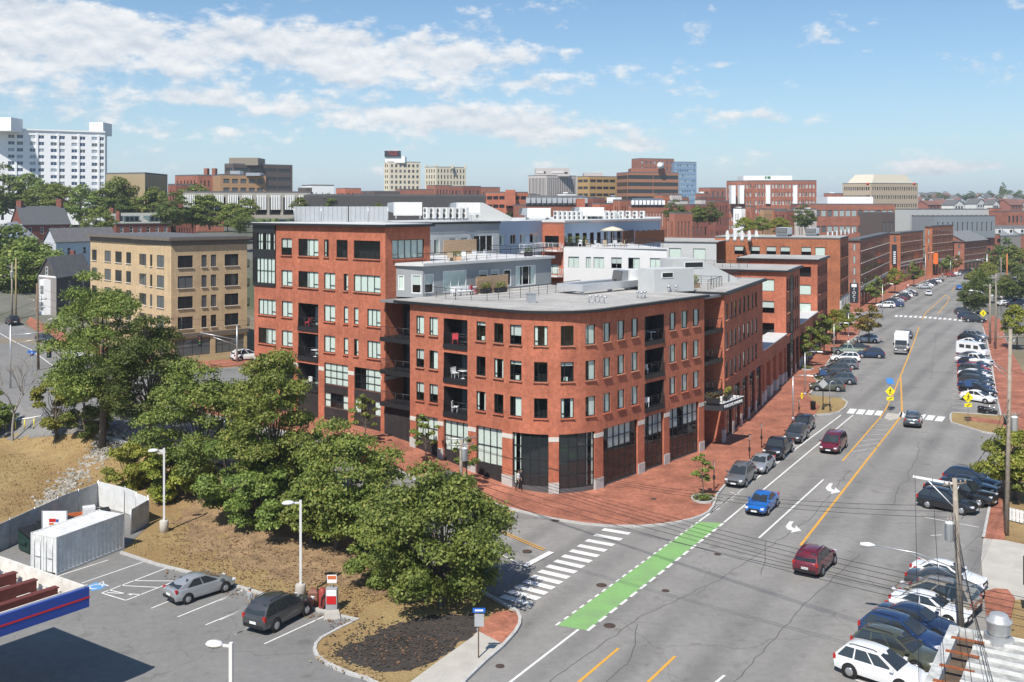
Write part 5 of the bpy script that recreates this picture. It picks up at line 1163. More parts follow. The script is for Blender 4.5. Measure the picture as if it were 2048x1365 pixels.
t = T('office_block', 'ochre office block with dark ribbon windows', 1154, 1178, 1233, 620, 354, 6, 2, 4, C('ochre', (.40, .25, .10), .8, .06), [glass_dark], wf=.88, hf=.4, zb=18, dr_=8); pent(t[0], 1168, 1206, 630, 346, 355, 12, ltgrey)
t = T('office_block', 'brown brick office with long dark glass bands and satellite dish', 1233, 1255, 1357, 600, 346, 7, 1, 2, C('band_brown', (.34, .16, .09), .8, .08), [glass_dark], wf=.985, hf=.55, zb=16, dl_=16, dr_=10, mg=.1)
pent(t[0], 1262, 1330, 606, 337, 347, 15, brick_dull)
M = Matrix.Translation(WY(1321, 333, 604)) @ Matrix.Rotation(R(60), 4, 'X'); MB().lathe([(.1, 0), (1.2, .25), (2.2, .9)], (0, 0, 0), 14, M=M).obj('satellite_dish', white_w, t[0])
t = T('hotel', 'tall stepped hotel of brick and blue glass behind the brown office', 1278, 1279, 1348, 760, 318, 9, 1, 8, brick_dull, [glass_grey, glass_pale], wf=.45, hf=.5, zb=20, sep=False, dr_=10)
t = T('hotel', 'blue glass hotel wing with white framed windows', 1347, 1348, 1393, 765, 325, 10, 1, 9, C('blue_panel', (.2, .3, .42), .4, .1), [glass_blue, glass_pale], white_w, wf=.5, hf=.5, zb=20, dr_=5)
# right of centre
t = T('apartment_block', 'wide red brick apartment building with pale bay windows and white penthouse', 1453, 1506, 1633, 480, 363, 7, 8, 18, brick_dull, [glass_grey, glass_pale, glass_dark], trim_white, wf=.5, hf=.5, zb=10, sep=True, dl_=10, dr_=-2); pent(t[0], 1487, 1584, 486, 352, 364, 14, white_w)
for u in (1469, 1486, 1536, 1590, 1622):
    q = WY(u, 380, 479); MB().box(q.x-1.0, q.x+1.0, 478.6 if u > 1500 else 481, 480 if u > 1500 else 486, WY(u, 408, 479).z, WY(u, 371, 479).z).obj('bay', white_w, t[0])
sgn = C('sign_green', (.06, .22, .07), .5, 0)
for u0, u1, v0, v1 in ((1530, 1533, 353, 357), (1535, 1541, 353, 355), (1535, 1541, 355.6, 357)): pent(t[0], u0, u1, 485.7, v0, v1, .25, sgn, 'logo')
t = T('office_tower', 'tan concrete office with cream sloped crown and red key signs', 1685, 1742, 1836, 560, 368, 6, 12, 20, C('tan_concrete', (.42, .34, .25), .8, .06), [glass_dark, glass_grey], wf=.62, hf=.42, zb=10, sep=False, dl_=8, dr_=10)
zt = t[2]; cc = [Vector(p) for p in t[3]]; ce = sum(cc, Vector((0, 0)))/4; lo = [p.lerp(ce, .12) for p in cc]; hi = [p.lerp(ce, .34) for p in cc]
MB().add([d3(p, zt+.5) for p in lo]+[d3(p, zt+5.2) for p in hi], [(0,1,5,4),(1,2,6,5),(2,3,7,6),(3,0,4,7),(4,5,6,7)]).obj('sloped_crown', C('crown', (.55, .5, .4), .7, .05), t[0])
for u in (1735, 1828): pq = WY(u, 368.5, 556); MB().lathe([(.8, 0), (.8, .3)], (0, 0, 0), 10, M=Matrix.Translation(pq) @ Matrix.Rotation(R(90), 4, 'X')).obj('key_sign', MT['sign_red'], t[0])
t = T('office_block', 'low brick and tan office with ribbon windows and white rooftop box', 1613, 1614, 1790, 425, 410, 3, 1, 14, brick_dull, [glass_pale, glass_grey], wf=.8, hf=.42, zb=6, dr_=4); pent(t[0], 1655, 1746, 432, 394, 411, 16, white_w, 'rooftop_box')
T('office_block', 'small taupe roof block right of the white rooftop box', 1762, 1763, 1790, 415, 427, 1, 1, 3, dk, zb=8, dr_=3)
t = T('brick_block', 'long brick block with dark mansard roof and dormers', 1050, 1051, 1176, 385, 412, 2, 1, 14, brick_dull, [glass_dark], wf=.4, hf=.5, zb=10, dr_=10, top=.3)
a, b = Vector(UX(1051, 384.5)), Vector(UX(1176, 394.5)); zt = t[2]
mb = MB(); mb.add([d3(a, zt+.5), d3(b, zt+.5), d3(b+Vector((-1, 4)), zt+4), d3(a+Vector((1, 4)), zt+4), d3(b+Vector((-1, 14)), zt+4), d3(a+Vector((1, 14)), zt+4)], [(0,1,2,3),(3,2,4,5)]); mb.obj('mansard', roof_dark, t[0])
for i in range(12): q = a.lerp(b, (i+.5)/12); MB().box(q.x-.8, q.x+.8, q.y-.1, q.y+2.5, zt+1, zt+3).obj('dormer', C('dormer_grey', (.4, .42, .45), .7, 0), t[0])
pent(t[0], 1154, 1170, 384, 398, 425, 8, brick_red, 'stair_tower')
t = T('brick_block', 'brick row with blue slate mansard and white dormers', 1256, 1262, 1331, 350, 414, 2, 1, 10, brick_dull, [glass_dark], trim_white, wf=.35, hf=.55, zb=8, dr_=4, sep=True, top=.3)
a, b = Vector(UX(1262, 349.5)), Vector(UX(1331, 353.5)); zt = t[2]
mb = MB(); mb.add([d3(a, zt+.5), d3(b, zt+.5), d3(b+Vector((-.6, 2)), zt+2.8), d3(a+Vector((.6, 2)), zt+2.8), d3(b+Vector((-.6, 10)), zt+3), d3(a+Vector((.6, 10)), zt+3)], [(0,1,2,3),(3,2,4,5)]); mb.obj('mansard', C('slate_blue', (.1, .12, .15), .7, .1), t[0])
for i in range(9): q = a.lerp(b, (i+.5)/9); MB().box(q.x-.45, q.x+.45, q.y-.1, q.y+1.8, zt+.7, zt+2.2).obj('dormer', white_w, t[0])
for spec in (('brick_block', 'bright red brick block between the mansard roofed rows', 1184, 1200, 1228, 365, 409, 3, 2, 3, brick_red), ('brick_block', 'old brick block with chimneys next to the slate mansard row', 1226, 1240, 1262, 360, 402, 3, 2, 3, brick_dull), ('brick_block', 'old brick warehouse right of the slate mansard row', 1336, 1380, 1418, 400, 411, 3, 5, 4, brick_old), ('brick_block', 'brick warehouse with fire stairs left of the wide apartment building', 1405, 1430, 1458, 420, 404, 4, 3, 4, brick_old),
             ('stone_hall', 'small brick hall with green gabled roof below the mansard row', 1338, 1350, 1385, 300, 428, 2, 2, 4, brick_dull)):
    t = T(*spec, wf=.38, hf=.5, zb=6)
# long pale hall and grey roofs on the right, and the hillside of small houses beyond
t = T('warehouse', 'long pale panelled hall with dark trees painted bays at the far right', 1818, 1819, 1978, 470, 420, 1, 1, 16, C('pale_panel', (.5, .5, .48), .8, .08), [glass_grey, dark_in, glass_pale], wf=.5, hf=.6, zb=12, dr_=20)
t = T('row_house', 'grey clad terrace with small dark windows below the long pale hall', 1868, 1869, 1990, 440, 434, 1, 1, 12, C('zinc', (.24, .26, .28), .6, .08), [glass_dark], trim_white, wf=.3, hf=.5, zb=12, dr_=14)
T('row_house', 'orange red block with blue awning on the right hillside', 1975, 1985, 2004, 500, 418, 2, 2, 2, brick_red, zb=10)
T('row_house', 'long brick block with white cornice at the right edge', 2012, 2013, 2080, 480, 424, 2, 1, 8, brick_dull, zb=10)
for lab, L, c, r, z0, ze, ri, rm in (('slate roofed hall with three gables and white dormers', (1905, 500), (1906, 470), (2010, 488), 6, 15.5, 4.5, shingle), ('grey roofed wharf shed right of the three gabled hall', (2000, 480), (2001, 455), (2090, 470), 4, 13, 3.5, C('roof_mid', (.22, .23, .24), .8, .1))):
    house('warehouse', lab, UX(*L), UX(*c), UX(*r), z0, ze, ri, taupe, rm, 'left')
rh = random.Random(77); fill = [('dull red brick', brick_dull), ('dark old brick', brick_old), ('orange brick', brick_orange), ('brown', dk), ('pale stone', ltgrey), ('tan', tan_b), ('white', white_w)]
for i in range(52):
    u = 660+i*19.5+rh.uniform(-12, 12); v = rh.uniform(388, 412); y = rh.uniform(400, 640); w = rh.uniform(16, 42); k = rh.choice((0, 0, 0, 1, 1, 2, 3, 4, 5, 6)); nm, mm = fill[k]; f = rh.randint(2, 4)
    if 1440 < u < 1640: v = rh.uniform(414, 424); y = rh.uniform(380, 440)
    lm_ = next(t for a, t in ((760, 'red rooftop stack'), (850, 'cream office tower'), (940, 'ornate cream block'), (1050, 'brick parking garage'), (1160, 'pale ribbed tower'), (1235, 'ochre office'), (1360, 'brown banded office'), (1450, 'stepped hotel'), (1640, 'wide apartment building'), (9999, 'sloped crown office')) if u < a)
    hm_, hn_ = rh.choice(((brick_old, 'brick'), (white_w, 'white'), (roof_dark, 'dark'), (galv, 'metal')))
    t = T('town_block', '%s block, %s window rows, %s roof hut, near the %s' % (nm, ('two', 'three', 'four')[f-2], hn_, lm_), u, u+w*rh.uniform(.2, .6), u+w, y, v, f, 3, 4, mm, wf=.4, hf=.5, zb=12); t[0]['group'] = '%s downtown blocks with %d window rows, %s huts, near the %s' % (nm, f, hn_, lm_)
    pent(t[0], u+w*.3, u+w*.55, y+4, v-rh.uniform(2, 5), v+1, 4, hm_, 'roof_hut')
rh = random.Random(21)
hm = [C('hm%d' % i, c, .8, .05) for i, c in enumerate(((.6, .6, .58), (.5, .45, .38), (.3, .12, .09), (.45, .48, .5), (.36, .3, .25), (.66, .64, .6)))]
kinds = ['white', 'beige', 'brick red', 'pale grey', 'brown', 'cream']
roofs = [(shingle, 'dark'), (C('roof_mid2', (.25, .25, .26), .8, .1), 'grey'), (C('roof_red', (.2, .1, .08), .8, .1), 'reddish')]
for i in range(46):
    u = 1838+rh.random()*230; v = 388+rh.random()*22; y = 1500-(v-388)*38+rh.uniform(-60, 60); k = rh.randrange(6); rf = rh.choice(roofs)
    q = WY(u, v, y); w = rh.uniform(8, 16); h = rh.uniform(6, 10)
    g = rh.choice(['left', 'right'])
    root = thing('hill_house', '%s hillside house with %s %s roof far beyond the street' % (kinds[k], rf[1], 'gabled' if g == 'left' else 'broadside'), 'house', (q.x, q.y, q.z-h), group='%s %s houses on the far hillside %s' % (kinds[k], rf[1], g))
    L, c, r = Vector((q.x-w*.5, y+w*.4)), Vector((q.x-w*.1, y)), Vector((q.x+w*.6, y+w*.4)); bk = L+r-c
    mb = MB(); wall(mb, Path([L, c, r, bk, L]), q.z-h-8, q.z); mb.obj('wall', hm[k], root)
    gable_roof(root, L, c, r, bk, q.z, rh.uniform(2.5, 4), rf[0], .4, wm=hm[k], along=g == 'left')
    pc = Path([c, r]); mb = MB()
    for f in (.25, .5, .75): a = pc.at(pc.L*f-.7); b = pc.at(pc.L*f+.7); n = Vector((.4, -.9))*.06; mb.quad(d3(a+n, q.z-2.6), d3(b+n, q.z-2.6), d3(b+n, q.z-.9), d3(a+n, q.z-.9))
    tag(mb.obj('window_panes', glass_dark, root), kind='stuff')
# domed hall on the far hill
q = WY(1868, 392, 1350); hd = thing('round_hall', 'round hall with shallow dark dome on the far hill', 'building', (q.x, q.y, q.z-10)); MB().lathe([(14, -10), (14, 0)], q, 20).obj('wall', brick_dull, hd); MB().lathe([(15, 0), (11, 3.2), (5, 4.8), (.5, 5.2)], q, 20).obj('roof', roof_dark, hd)
# far land seen over the town
mb = MB(); pts = []
for i in range(81):
    x = -3600+i*90; pts.append((x, 2600+200*math.sin(i*.3), 10+8*math.sin(i*.37)+5*math.sin(i*.93)+ (26 if x > 800 else 0)*sst(800, 1200, x)))
vs = [(x, y, z) for x, y, z in pts]+[(x, y-900, -5) for x, y, z in pts]; n = len(pts)
mb.add(vs, [(i+n, i+1+n, i+1, i) for i in range(n-1)], 0, True); struct(mb.obj('hills', C('far_hills', (.06, .085, .06), .95, .25, .004)))
# ================================================================== trees
import numpy as np
bark = C('bark', (.13, .105, .085), .9, .25, 4, fine=.3, fscale=9)
bark_pale = C('bark_pale', (.3, .275, .245), .9, .2, 5)
leaf_a = leafmat('leaf_green', (.095, .14, .03), (.225, .285, .068), (.40, .42, .14))
leaf_b = leafmat('leaf_olive', (.115, .165, .035), (.25, .30, .072), (.42, .38, .12))
leaf_y = leafmat('leaf_lime', (.16, .20, .03), (.32, .33, .065), (.42, .38, .1))
leaf_r = leafmat('leaf_turning', (.14, .12, .035), (.25, .18, .055), (.36, .17, .07))
leaf_d = leafmat('leaf_dark', (.06, .095, .026), (.145, .195, .05), (.27, .29, .1))
def leaves_mesh(rng, pts, outs, ll, lw, lm, name='crown'):
    n = len(pts)
    d = outs+rng.normal(0, .75, (n, 3)); d[:, 2] += .35; d /= np.linalg.norm(d, axis=1)[:, None]+1e-9       # leaf normal
    t = rng.normal(0, 1, (n, 3)); t -= d*np.sum(t*d, axis=1)[:, None]; t /= np.linalg.norm(t, axis=1)[:, None]+1e-9
    b = np.cross(d, t); k = rng.uniform(.65, 1.35, (n, 1))
    L = t*ll*k*.5; W = b*lw*k*.5
    v = np.stack([pts-L, pts+W*1.0-L*.15, pts+L, pts-W*1.0-L*.15], axis=1).reshape(-1, 3)
    me = bpy.data.meshes.new(name); me.vertices.add(4*n); me.vertices.foreach_set('co', v.astype(np.float32).ravel())
    me.loops.add(4*n); me.loops.foreach_set('vertex_index', np.arange(4*n, dtype=np.int32))
    me.polygons.add(n); me.polygons.foreach_set('loop_start', np.arange(0, 4*n, 4, dtype=np.int32)); me.polygons.foreach_set('loop_total', np.full(n, 4, np.int32))
    me.materials.append(lm); me.update(calc_edges=True); return me
def tree_mesh(seed, h, r, cb, nleaf, ll=.3, lw=.17, ncl=42, lm=None, trunk_r=.2, bm_=None, shape=1.0, lean=0.0, clr=.27):
    """tapered trunk with limbs running to leaf clumps scattered through an uneven crown"""
    rng = np.random.default_rng(seed); rr = random.Random(seed)
    lm = lm or leaf_a; mid = np.array((lean*h*.1, 0, cb+(h-cb)*.52)); rz_ = (h-cb)*.5
    lob = [(rr.uniform(0, 6.28), rr.uniform(-.4, .9), rr.uniform(.75, 1.12)) for _ in range(7)]
    cl = []
    for i in range(ncl*6):
        if len(cl) >= ncl: break
        a = rr.uniform(0, 6.283); z = rr.uniform(-1, 1); q = math.sqrt(max(0, 1-z*z)); f = rr.uniform(.45, 1.0)**.6
        rad = 1.0
        for la, lz, lf in lob:
            dd = math.cos(a-la)*q*math.cos(math.asin(max(-1, min(1, lz))))+z*lz
            if dd > .72: rad *= lf
        wx = (1-.35*max(0, z)*shape)
        p = mid+np.array((math.cos(a)*q*r*f*rad*wx, math.sin(a)*q*r*f*rad*wx, z*rz_*f*rad))
        cr = r*rr.uniform(clr*.62, clr*1.15)
        if all(np.linalg.norm((p-c)/np.array((1, 1, .8))) > (cr+c2)*.5 for c, c2 in cl): cl.append((p, cr))
    w = np.array([c[1]**2 for c in cl]); w /= w.sum(); pts = []; outs = []
    for (p, cr), f in zip(cl, w):
        n = max(8, int(nleaf*f)); d = rng.normal(0, 1, (n, 3)); d /= np.linalg.norm(d, axis=1)[:, None]
        d[:, 2] = np.where(d[:, 2] < -.35, -d[:, 2]*.6, d[:, 2])
        rad = cr*(rng.uniform(.25, 1, (n, 1))**.4)*(1+rng.normal(0, .14, (n, 1)))
        pts.append(p+d*rad*np.array((1.12, 1.12, .78))); outs.append(d)
    me = leaves_mesh(rng, np.concatenate(pts), np.concatenate(outs), ll, lw, lm)
    mb = MB(); top = np.array((lean*h*.12, 0, cb+(h-cb)*.75)); base = np.zeros(3)
    tp = [base, np.array((rr.uniform(-.1, .1), rr.uniform(-.1, .1), cb*.6)), np.array((lean*h*.06, rr.uniform(-.2, .2), cb+(h-cb)*.25)), top]
    mb.tube(tp, [trunk_r*1.25, trunk_r, trunk_r*.7, trunk_r*.2], 7)
    for p, cr in cl[:26]:
        t = rr.uniform(.35, .9); z0 = cb*.75+(h-cb)*.45*t*.8; st = np.array((lean*h*.05*t, 0, min(z0, p[2]-.2)))
        m = (st+p)/2+np.array((rr.uniform(-.3, .3), rr.uniform(-.3, .3), -.25))
        mb.tube([st, m, p], [trunk_r*.38, trunk_r*.24, trunk_r*.07], 5, cap=False)
        for k in range(2):
            e = p+np.array((rr.uniform(-1, 1), rr.uniform(-1, 1), rr.uniform(-.2, .8)))*cr*.8; mb.tube([p*.6+m*.4, e], [trunk_r*.1, trunk_r*.03], 4, cap=False)
    return mb.mesh('trunk', bm_ or bark), me
def place_tree(name, label, meshes, loc, rz=0.0, sc=1.0, group=None, cat='tree'):
    root = thing(name, label, cat, loc, rz, group); root.scale = (sc, sc, sc) if not isinstance(sc, tuple) else sc
    for nm, me in (('trunk', meshes[0]), ('crown', meshes[1])):
        o = bpy.data.objects.new(nm, me); COL.objects.link(o); o.parent = root
    return root
def gp(u, v): p = PG(u, v); return (p.x, p.y, p.z-.1)
near_trees = [
    # label, base px, height, radius, crown base, leaves, material, lean, seed
    ('big broad maple beside the upper street junction, tallest of the bank trees', (205, 895), 17.0, 5.4, 3.0, 19000, leaf_a, 0, 1),
    ('dark green tree right of the tallest bank maple, in front of the tan building', (300, 905), 13.2, 4.4, 2.4, 14000, leaf_d, 0, 2),
    ('round leafy tree behind the tall lamp on the upper bank', (405, 985), 11.6, 4.5, 1.2, 14500, leaf_a, .3, 3),
    ('tall tree with a few orange leaves before the brick wing', (545, 1020), 11.9, 4.0, 1.4, 14000, leaf_b, 0, 4),
    ('light green spreading tree halfway along the bank', (672, 1098), 8.9, 3.8, .9, 13000, leaf_b, .2, 5),
    ('spreading oak shading the corner of the bank and crosswalk', (882, 1216), 8.5, 4.5, .5, 17000, leaf_a, .4, 6),
    ('low dense tree between the tall lamp and the orange tinged tree', (470, 1030), 7.0, 3.6, .4, 12000, leaf_a, 0, 7),
    ('low leafy sapling clump under the spreading bank trees', (770, 1135), 5.9, 3.0, .5, 11000, leaf_b, 0, 8),
    ('yellow green shrubby tree above the fenced yard', (262, 975), 4.3, 2.6, .2, 6000, leaf_y, 0, 9),
    ('small lime green tree at the top of the riprap', (112, 880), 6.6, 2.3, .9, 6000, leaf_y, 0, 10),
    ('bushy tree at the head of the riprap slope', (170, 880), 6.0, 2.8, .4, 7000, leaf_a, 0, 13),
    ('shaded tree at the edge of the upper road verge', (-12, 880), 5.5, 2.2, .8, 5000, leaf_a, 0, 11),
    ('dense tree over the side road left of the brick wing pavement', (600, 1005), 6.8, 2.7, .6, 11000, leaf_b, 0, 12),
    ('low spreading shrub tree filling the gap under the orange tinged tree', (520, 1062), 4.6, 3.0, .2, 8000, leaf_a, 0, 21),
    ('low leafy shrub tree beside the lamp behind the dark utility car', (622, 1085), 4.6, 2.7, .2, 7000, leaf_b, 0, 22),
    ('small bright shrub tree at the foot of the round leafy tree', (352, 1000), 4.4, 2.6, .2, 7000, leaf_y, 0, 23),
    ('low shrub tree between the spreading oak and the light green tree', (765, 1165), 4.2, 2.6, .2, 7000, leaf_a, 0, 24),
    ('leafy tree overhanging the parking bays and the plank fence', (2030, 1000), 6.0, 3.2, 1.2, 8000, leaf_y, 0, 14),
]
for lab, (u, v), h, r, cb, nl_, lm, lean, seed in near_trees:
    place_tree('broadleaf_tree', lab, tree_mesh(seed, h, r*1.04, cb, int(nl_*1.75), .25, .145, 64 if h > 7 else 26, lm, .09+h*.014, lean=lean), gp(u, v), seed*1.3)
# bare tree
rr = random.Random(4); mb = MB(); p0 = np.zeros(3)
def grow(p, d, L, r, k):
    q = p+d*L; mb.tube([p, (p+q)/2+np.array((rr.uniform(-.1, .1), rr.uniform(-.1, .1), 0))*L*.3, q], [r, r*.8, r*.6], 5, cap=False)
    if k == 0: return
    for i in range(rr.choice((2, 3, 3))):
        e = d+np.array((rr.uniform(-.75, .75), rr.uniform(-.75, .75), rr.uniform(-.1, .3))); e /= np.linalg.norm(e); grow(q, e, L*rr.uniform(.55, .8), r*.58, k-1)
grow(p0, np.array((.05, 0, 1.0)), 3.2, .16, 5)
t = thing('bare_tree', 'leafless grey tree with fine twigs at the top of the bank', 'tree', gp(25, 885)); o = bpy.data.objects.new('trunk', mb.mesh('trunk', bark_pale)); COL.objects.link(o); o.parent = t
# young street trees
yt = [tree_mesh(40+i, 4.6, 1.25, 1.6, 1700, .24, .14, 16, lm, .06, shape=.3) for i, lm in enumerate((leaf_b, leaf_a, leaf_r))]
for lab, u, v, k, sc in (('thin young street tree before the dark brick panels', 731, 893, 0, 1.0), ('thin young street tree by the glazed shop bays', 851, 930, 0, .95), ('leaning young street tree beside the transformer pole', 932, 975, 1, 1.0), ('small tree in the granite planter at the plaza corner', 1405, 1000, 0, .82)):
    p = PG(u, v); place_tree('street_tree', lab, yt[k], (p.x, p.y, p.z+.15), u, sc)
bt = [tree_mesh(80+i, 11, 5.0, .9, 5200, .5, .34, 42, lm, .2, clr=.3) for i, lm in enumerate((leaf_a, leaf_d, leaf_b, leaf_y, leaf_a))]
mt = [tree_mesh(60+i, 7.5, 2.9, 2.0, 4200, .36, .22, 26, lm, .12) for i, lm in enumerate((leaf_b, leaf_r, leaf_y, leaf_d))]
for lab, u, v, k, sc in (('leafy tree in the first pavement pit by the brick arcade', 1612, 735, 0, .82), ('leafy tree in the second pavement pit by the brick arcade', 1648, 712, 0, .9), ('green tree in front of the block with seven window bays', 1672, 690, 2, .85), ('small tree close to the block with seven window bays', 1690, 672, 0, .8), ('reddish brown tree above the silver parked car', 1738, 688, 1, .95),
                         ('young tree by the shop with red sign', 1752, 611, 0, .95), ('leafy tree before the banner building', 1790, 588, 2, 1.0), ('dark leafy tree at the green shopfronts', 1828, 574, 0, 1.0), ('slim tree by the orange banner', 1893, 551, 0, .95), ('slim tree by the gabled warehouse front', 1912, 548, 1, .95),
                         ('dense dark tree over the parked cars at the crossing', 1948, 628, 3, 1.25), ('dense green tree right behind the crossing sign', 1962, 606, 3, 1.3), ('olive tree behind the dense crossing trees', 1958, 580, 2, 1.1), ('bushy tree at the far bend by the utility poles', 1975, 560, 2, 1.1), ('lime green tree beside the brick walk and crossed pole', 2034, 700, 2, 1.05),
                         ('tall dark tree before the far brick row', 2008, 545, 3, 1.9), ('tall green tree right of the far poles', 2035, 560, 0, 1.8), ('broad tree over the parked cars at the far right', 2042, 610, 3, 1.5), ('scrubby tree on the dry lot at the right', 2012, 600, 0, 1.0), ('bush beside the plank fence and brick walk', 2038, 1010, 0, .5)):
    p = P(u, v); low = u > 1940 and v < 640; place_tree('street_tree', lab, (bt[1] if k == 3 else bt[2] if k == 0 else bt[3]) if low else mt[k], (p.x, p.y, 0), u*1.7, (sc*.62, sc*.62, sc*.58) if low else sc)
# background trees: shared crowns, each tree its own object
def bg(lab, u, v, y, hpx, k, group=None, name='background_tree', w=1.35):
    b = WY(u, v, y); s = hpx*1.12*y/FPX/11.0; place_tree(name, lab, bt[k], (b.x, b.y, b.z), u*.9, (s*w, s*w, s), group)
left_bg = [(15,640,235,130,1,'dense dark tree behind the left utility poles'),(48,625,232,120,0,'leafy tree beside the shingled house'),(70,585,225,95,4,'brown tinged tree touching the shingled house roof'),(-15,600,240,150,1,'dark tree at the road edge left of the poles'),
           (55,425,380,62,0,'round hill tree in front of the white tower base'),(95,430,360,60,4,'hill tree with dense crown right of the tower base'),(130,440,350,62,2,'light hill tree behind the red brick house'),(5,440,380,90,1,'dark hill tree at the tower foot'),(160,445,340,60,0,'hill tree between brick house and beige block'),
           (240,440,345,68,0,'tall hill tree below the beige windowless block'),(275,440,350,65,4,'rounded hill tree behind the double house'),(310,445,345,60,2,'olive hill tree right of the double house chimney'),(190,475,290,52,2,'pale tree between the two brick houses'),(225,450,340,55,1,'dark hill tree left of the double house'),
           (350,460,300,60,1,'dark tree at the right end of the double house'),(385,455,310,68,0,'tall tree below the fin screened deck'),(420,460,305,66,4,'broad tree behind the flat roofed white block'),(455,465,300,50,2,'olive tree above the tan building roof'),(480,468,280,40,0,'small tree beside the glass corner bay'),(500,440,300,38,2,'small pale tree at the deck edge'),(600,425,290,26,2,'small tree before the dark hall'),(655,420,288,26,0,'small pointed tree before the dark hall'),(755,425,288,16,2,'low bush along the dark hall wall')]
for u, v, y, hp, k, lab in left_bg: bg(lab, u, v, y, hp, k)
for u, v, y, hp, k, lab in ((1490,470,300,34,3,'bright green round tree behind the rooftop chimneys'),(1560,470,300,34,3,'bright green spreading tree before the wide apartment building'),(1525,468,310,30,2,'olive tree between two bright green ones'),(1352,450,330,40,1,'dark tree below the slate mansard row'),(1395,452,330,34,2,'olive tree beside the small green gabled hall'),(1420,450,330,36,1,'dark tree at the foot of the brick warehouses'),(1610,460,330,40,1,'dark tree right of the wide apartment building')): bg(lab, u, v, y, hp, k)
rh = random.Random(31)
for i in range(14):
    u = 1832+i*16+rh.uniform(-5, 5); v = 400+rh.uniform(-6, 8); y = 1420-(v-392)*28; k = rh.choice((1, 0)); bg(('dark' if k == 1 else 'green')+' tree among the houses of the far hillside', u, v, y, rh.uniform(9, 16), k, ('dark' if k == 1 else 'green')+' trees on the far hillside', 'hillside_tree', 1.5)
bg('tall dark conifer like tree standing above the far hillside', 2005, 398, 1300, 26, 1, None, 'hillside_tree', .6)
# a far belt of woodland and rooftops greenery that reads as one mass
rng = np.random.default_rng(9); n = 16000
u = rng.uniform(-60, 2120, n); y = rng.uniform(420, 1500, n); x = (u-CX)*y/FPX; zz2 = np.array([hgt(a, b) for a, b in zip(x, y)])+rng.uniform(1, 8, n); 
keep = (u < 1640)
o = link('woodland', leaves_mesh(rng, np.stack([x, y, zz2], 1)[keep], np.tile((0, -.3, 1.0), (int(keep.sum()), 1)), 3.6, 2.8, leaf_d, 'woodland')); tag(o, 'distant tree cover between the buildings of the town', 'woodland', kind='stuff')
# planter and pit edges
for u, v, w in ((1405, 1003, 1.3), (1645, 762, 1.6), (1612, 740, 1.5)):
    p = PG(u, v); z = p.z+.15; root = thing('tree_planter', {1405: 'granite edged planter with low shrubs at the plaza corner', 1645: 'square tree pit with pale kerb beside parked cars', 1612: 'square tree pit with pale kerb near the lamp post'}[u], 'planter', (p.x, p.y, z))
    ring = [(math.cos(k*math.pi/6)*w*.75, math.sin(k*math.pi/6)*w) for k in range(12)]; mb = MB()
    for k in range(12):
        a, b = Vector(ring[k]), Vector(ring[(k+1) % 12]); mb.add([(p.x+a.x, p.y+a.y, z), (p.x+b.x, p.y+b.y, z), (p.x+b.x, p.y+b.y, z+.16), (p.x+a.x, p.y+a.y, z+.16), (p.x+a.x*.85, p.y+a.y*.85, z+.16), (p.x+b.x*.85, p.y+b.y*.85, z+.16), (p.x+b.x*.85, p.y+b.y*.85, z), (p.x+a.x*.85, p.y+a.y*.85, z)], [(0,1,2,3),(3,2,5,4),(4,5,6,7)])
    mb.obj('kerb_ring', granite, root); MB().prism([(p.x+a*.84, p.y+b*.84) for a, b in ring], z, z+.06).obj('soil', MT['mulch'], root)
    rng = np.random.default_rng(int(u)); n = 260; pts = np.stack([p.x+rng.normal(0, w*.32, n), p.y+rng.normal(0, w*.4, n), z+.1+rng.uniform(0, .35, n)], 1); link('shrub', leaves_mesh(rng, pts, np.tile((0, 0, 1.0), (n, 1)), .22, .1, leaf_b, 'shrub'), root)
# ================================================================== vehicles
tyre_m = C('tyre', (.018, .018, .018), .85, 0); rim_m = C('rim', (.5, .5, .52), .3, 0, metal=.7); car_glass = glassmat('car_glass', (.03, .036, .04), .04, .9)
lamp_w = C('headlamp', (.75, .76, .78), .15, 0, spec=.7); lamp_r = C('tail_lamp', (.42, .015, .012), .2, 0, spec=.6); plate_m = C('plate', (.7, .72, .7), .5, 0); trim_b = C('car_trim', (.02, .02, .022), .5, 0); chrome = C('chrome', (.6, .6, .62), .2, 0, metal=.8)
def paint(name, c, metal=.0, rough=.3): return C('paint_'+name, c, rough, 0, spec=.5, coat=1.0, metal=metal)
PAINT = {'black': paint('black', (.012, .012, .014)), 'charcoal': paint('charcoal', (.06, .062, .066), .2), 'grey': paint('grey', (.16, .165, .17), .3), 'silver': paint('silver', (.42, .43, .44), .45), 'white': paint('white', (.78, .78, .78)), 'blue': paint('blue', (.012, .13, .45), .1), 'navy': paint('navy', (.015, .03, .075), .1), 'midblue': paint('midblue', (.016, .04, .12), .1),
         'maroon': paint('maroon', (.15, .012, .025), .15), 'red': paint('red', (.42, .012, .012)), 'olive': paint('olive', (.085, .09, .06), .2), 'sage': paint('sage', (.26, .31, .25)), 'tan': paint('tan', (.34, .29, .22), .3), 'slate': paint('slate', (.07, .085, .10), .2)}
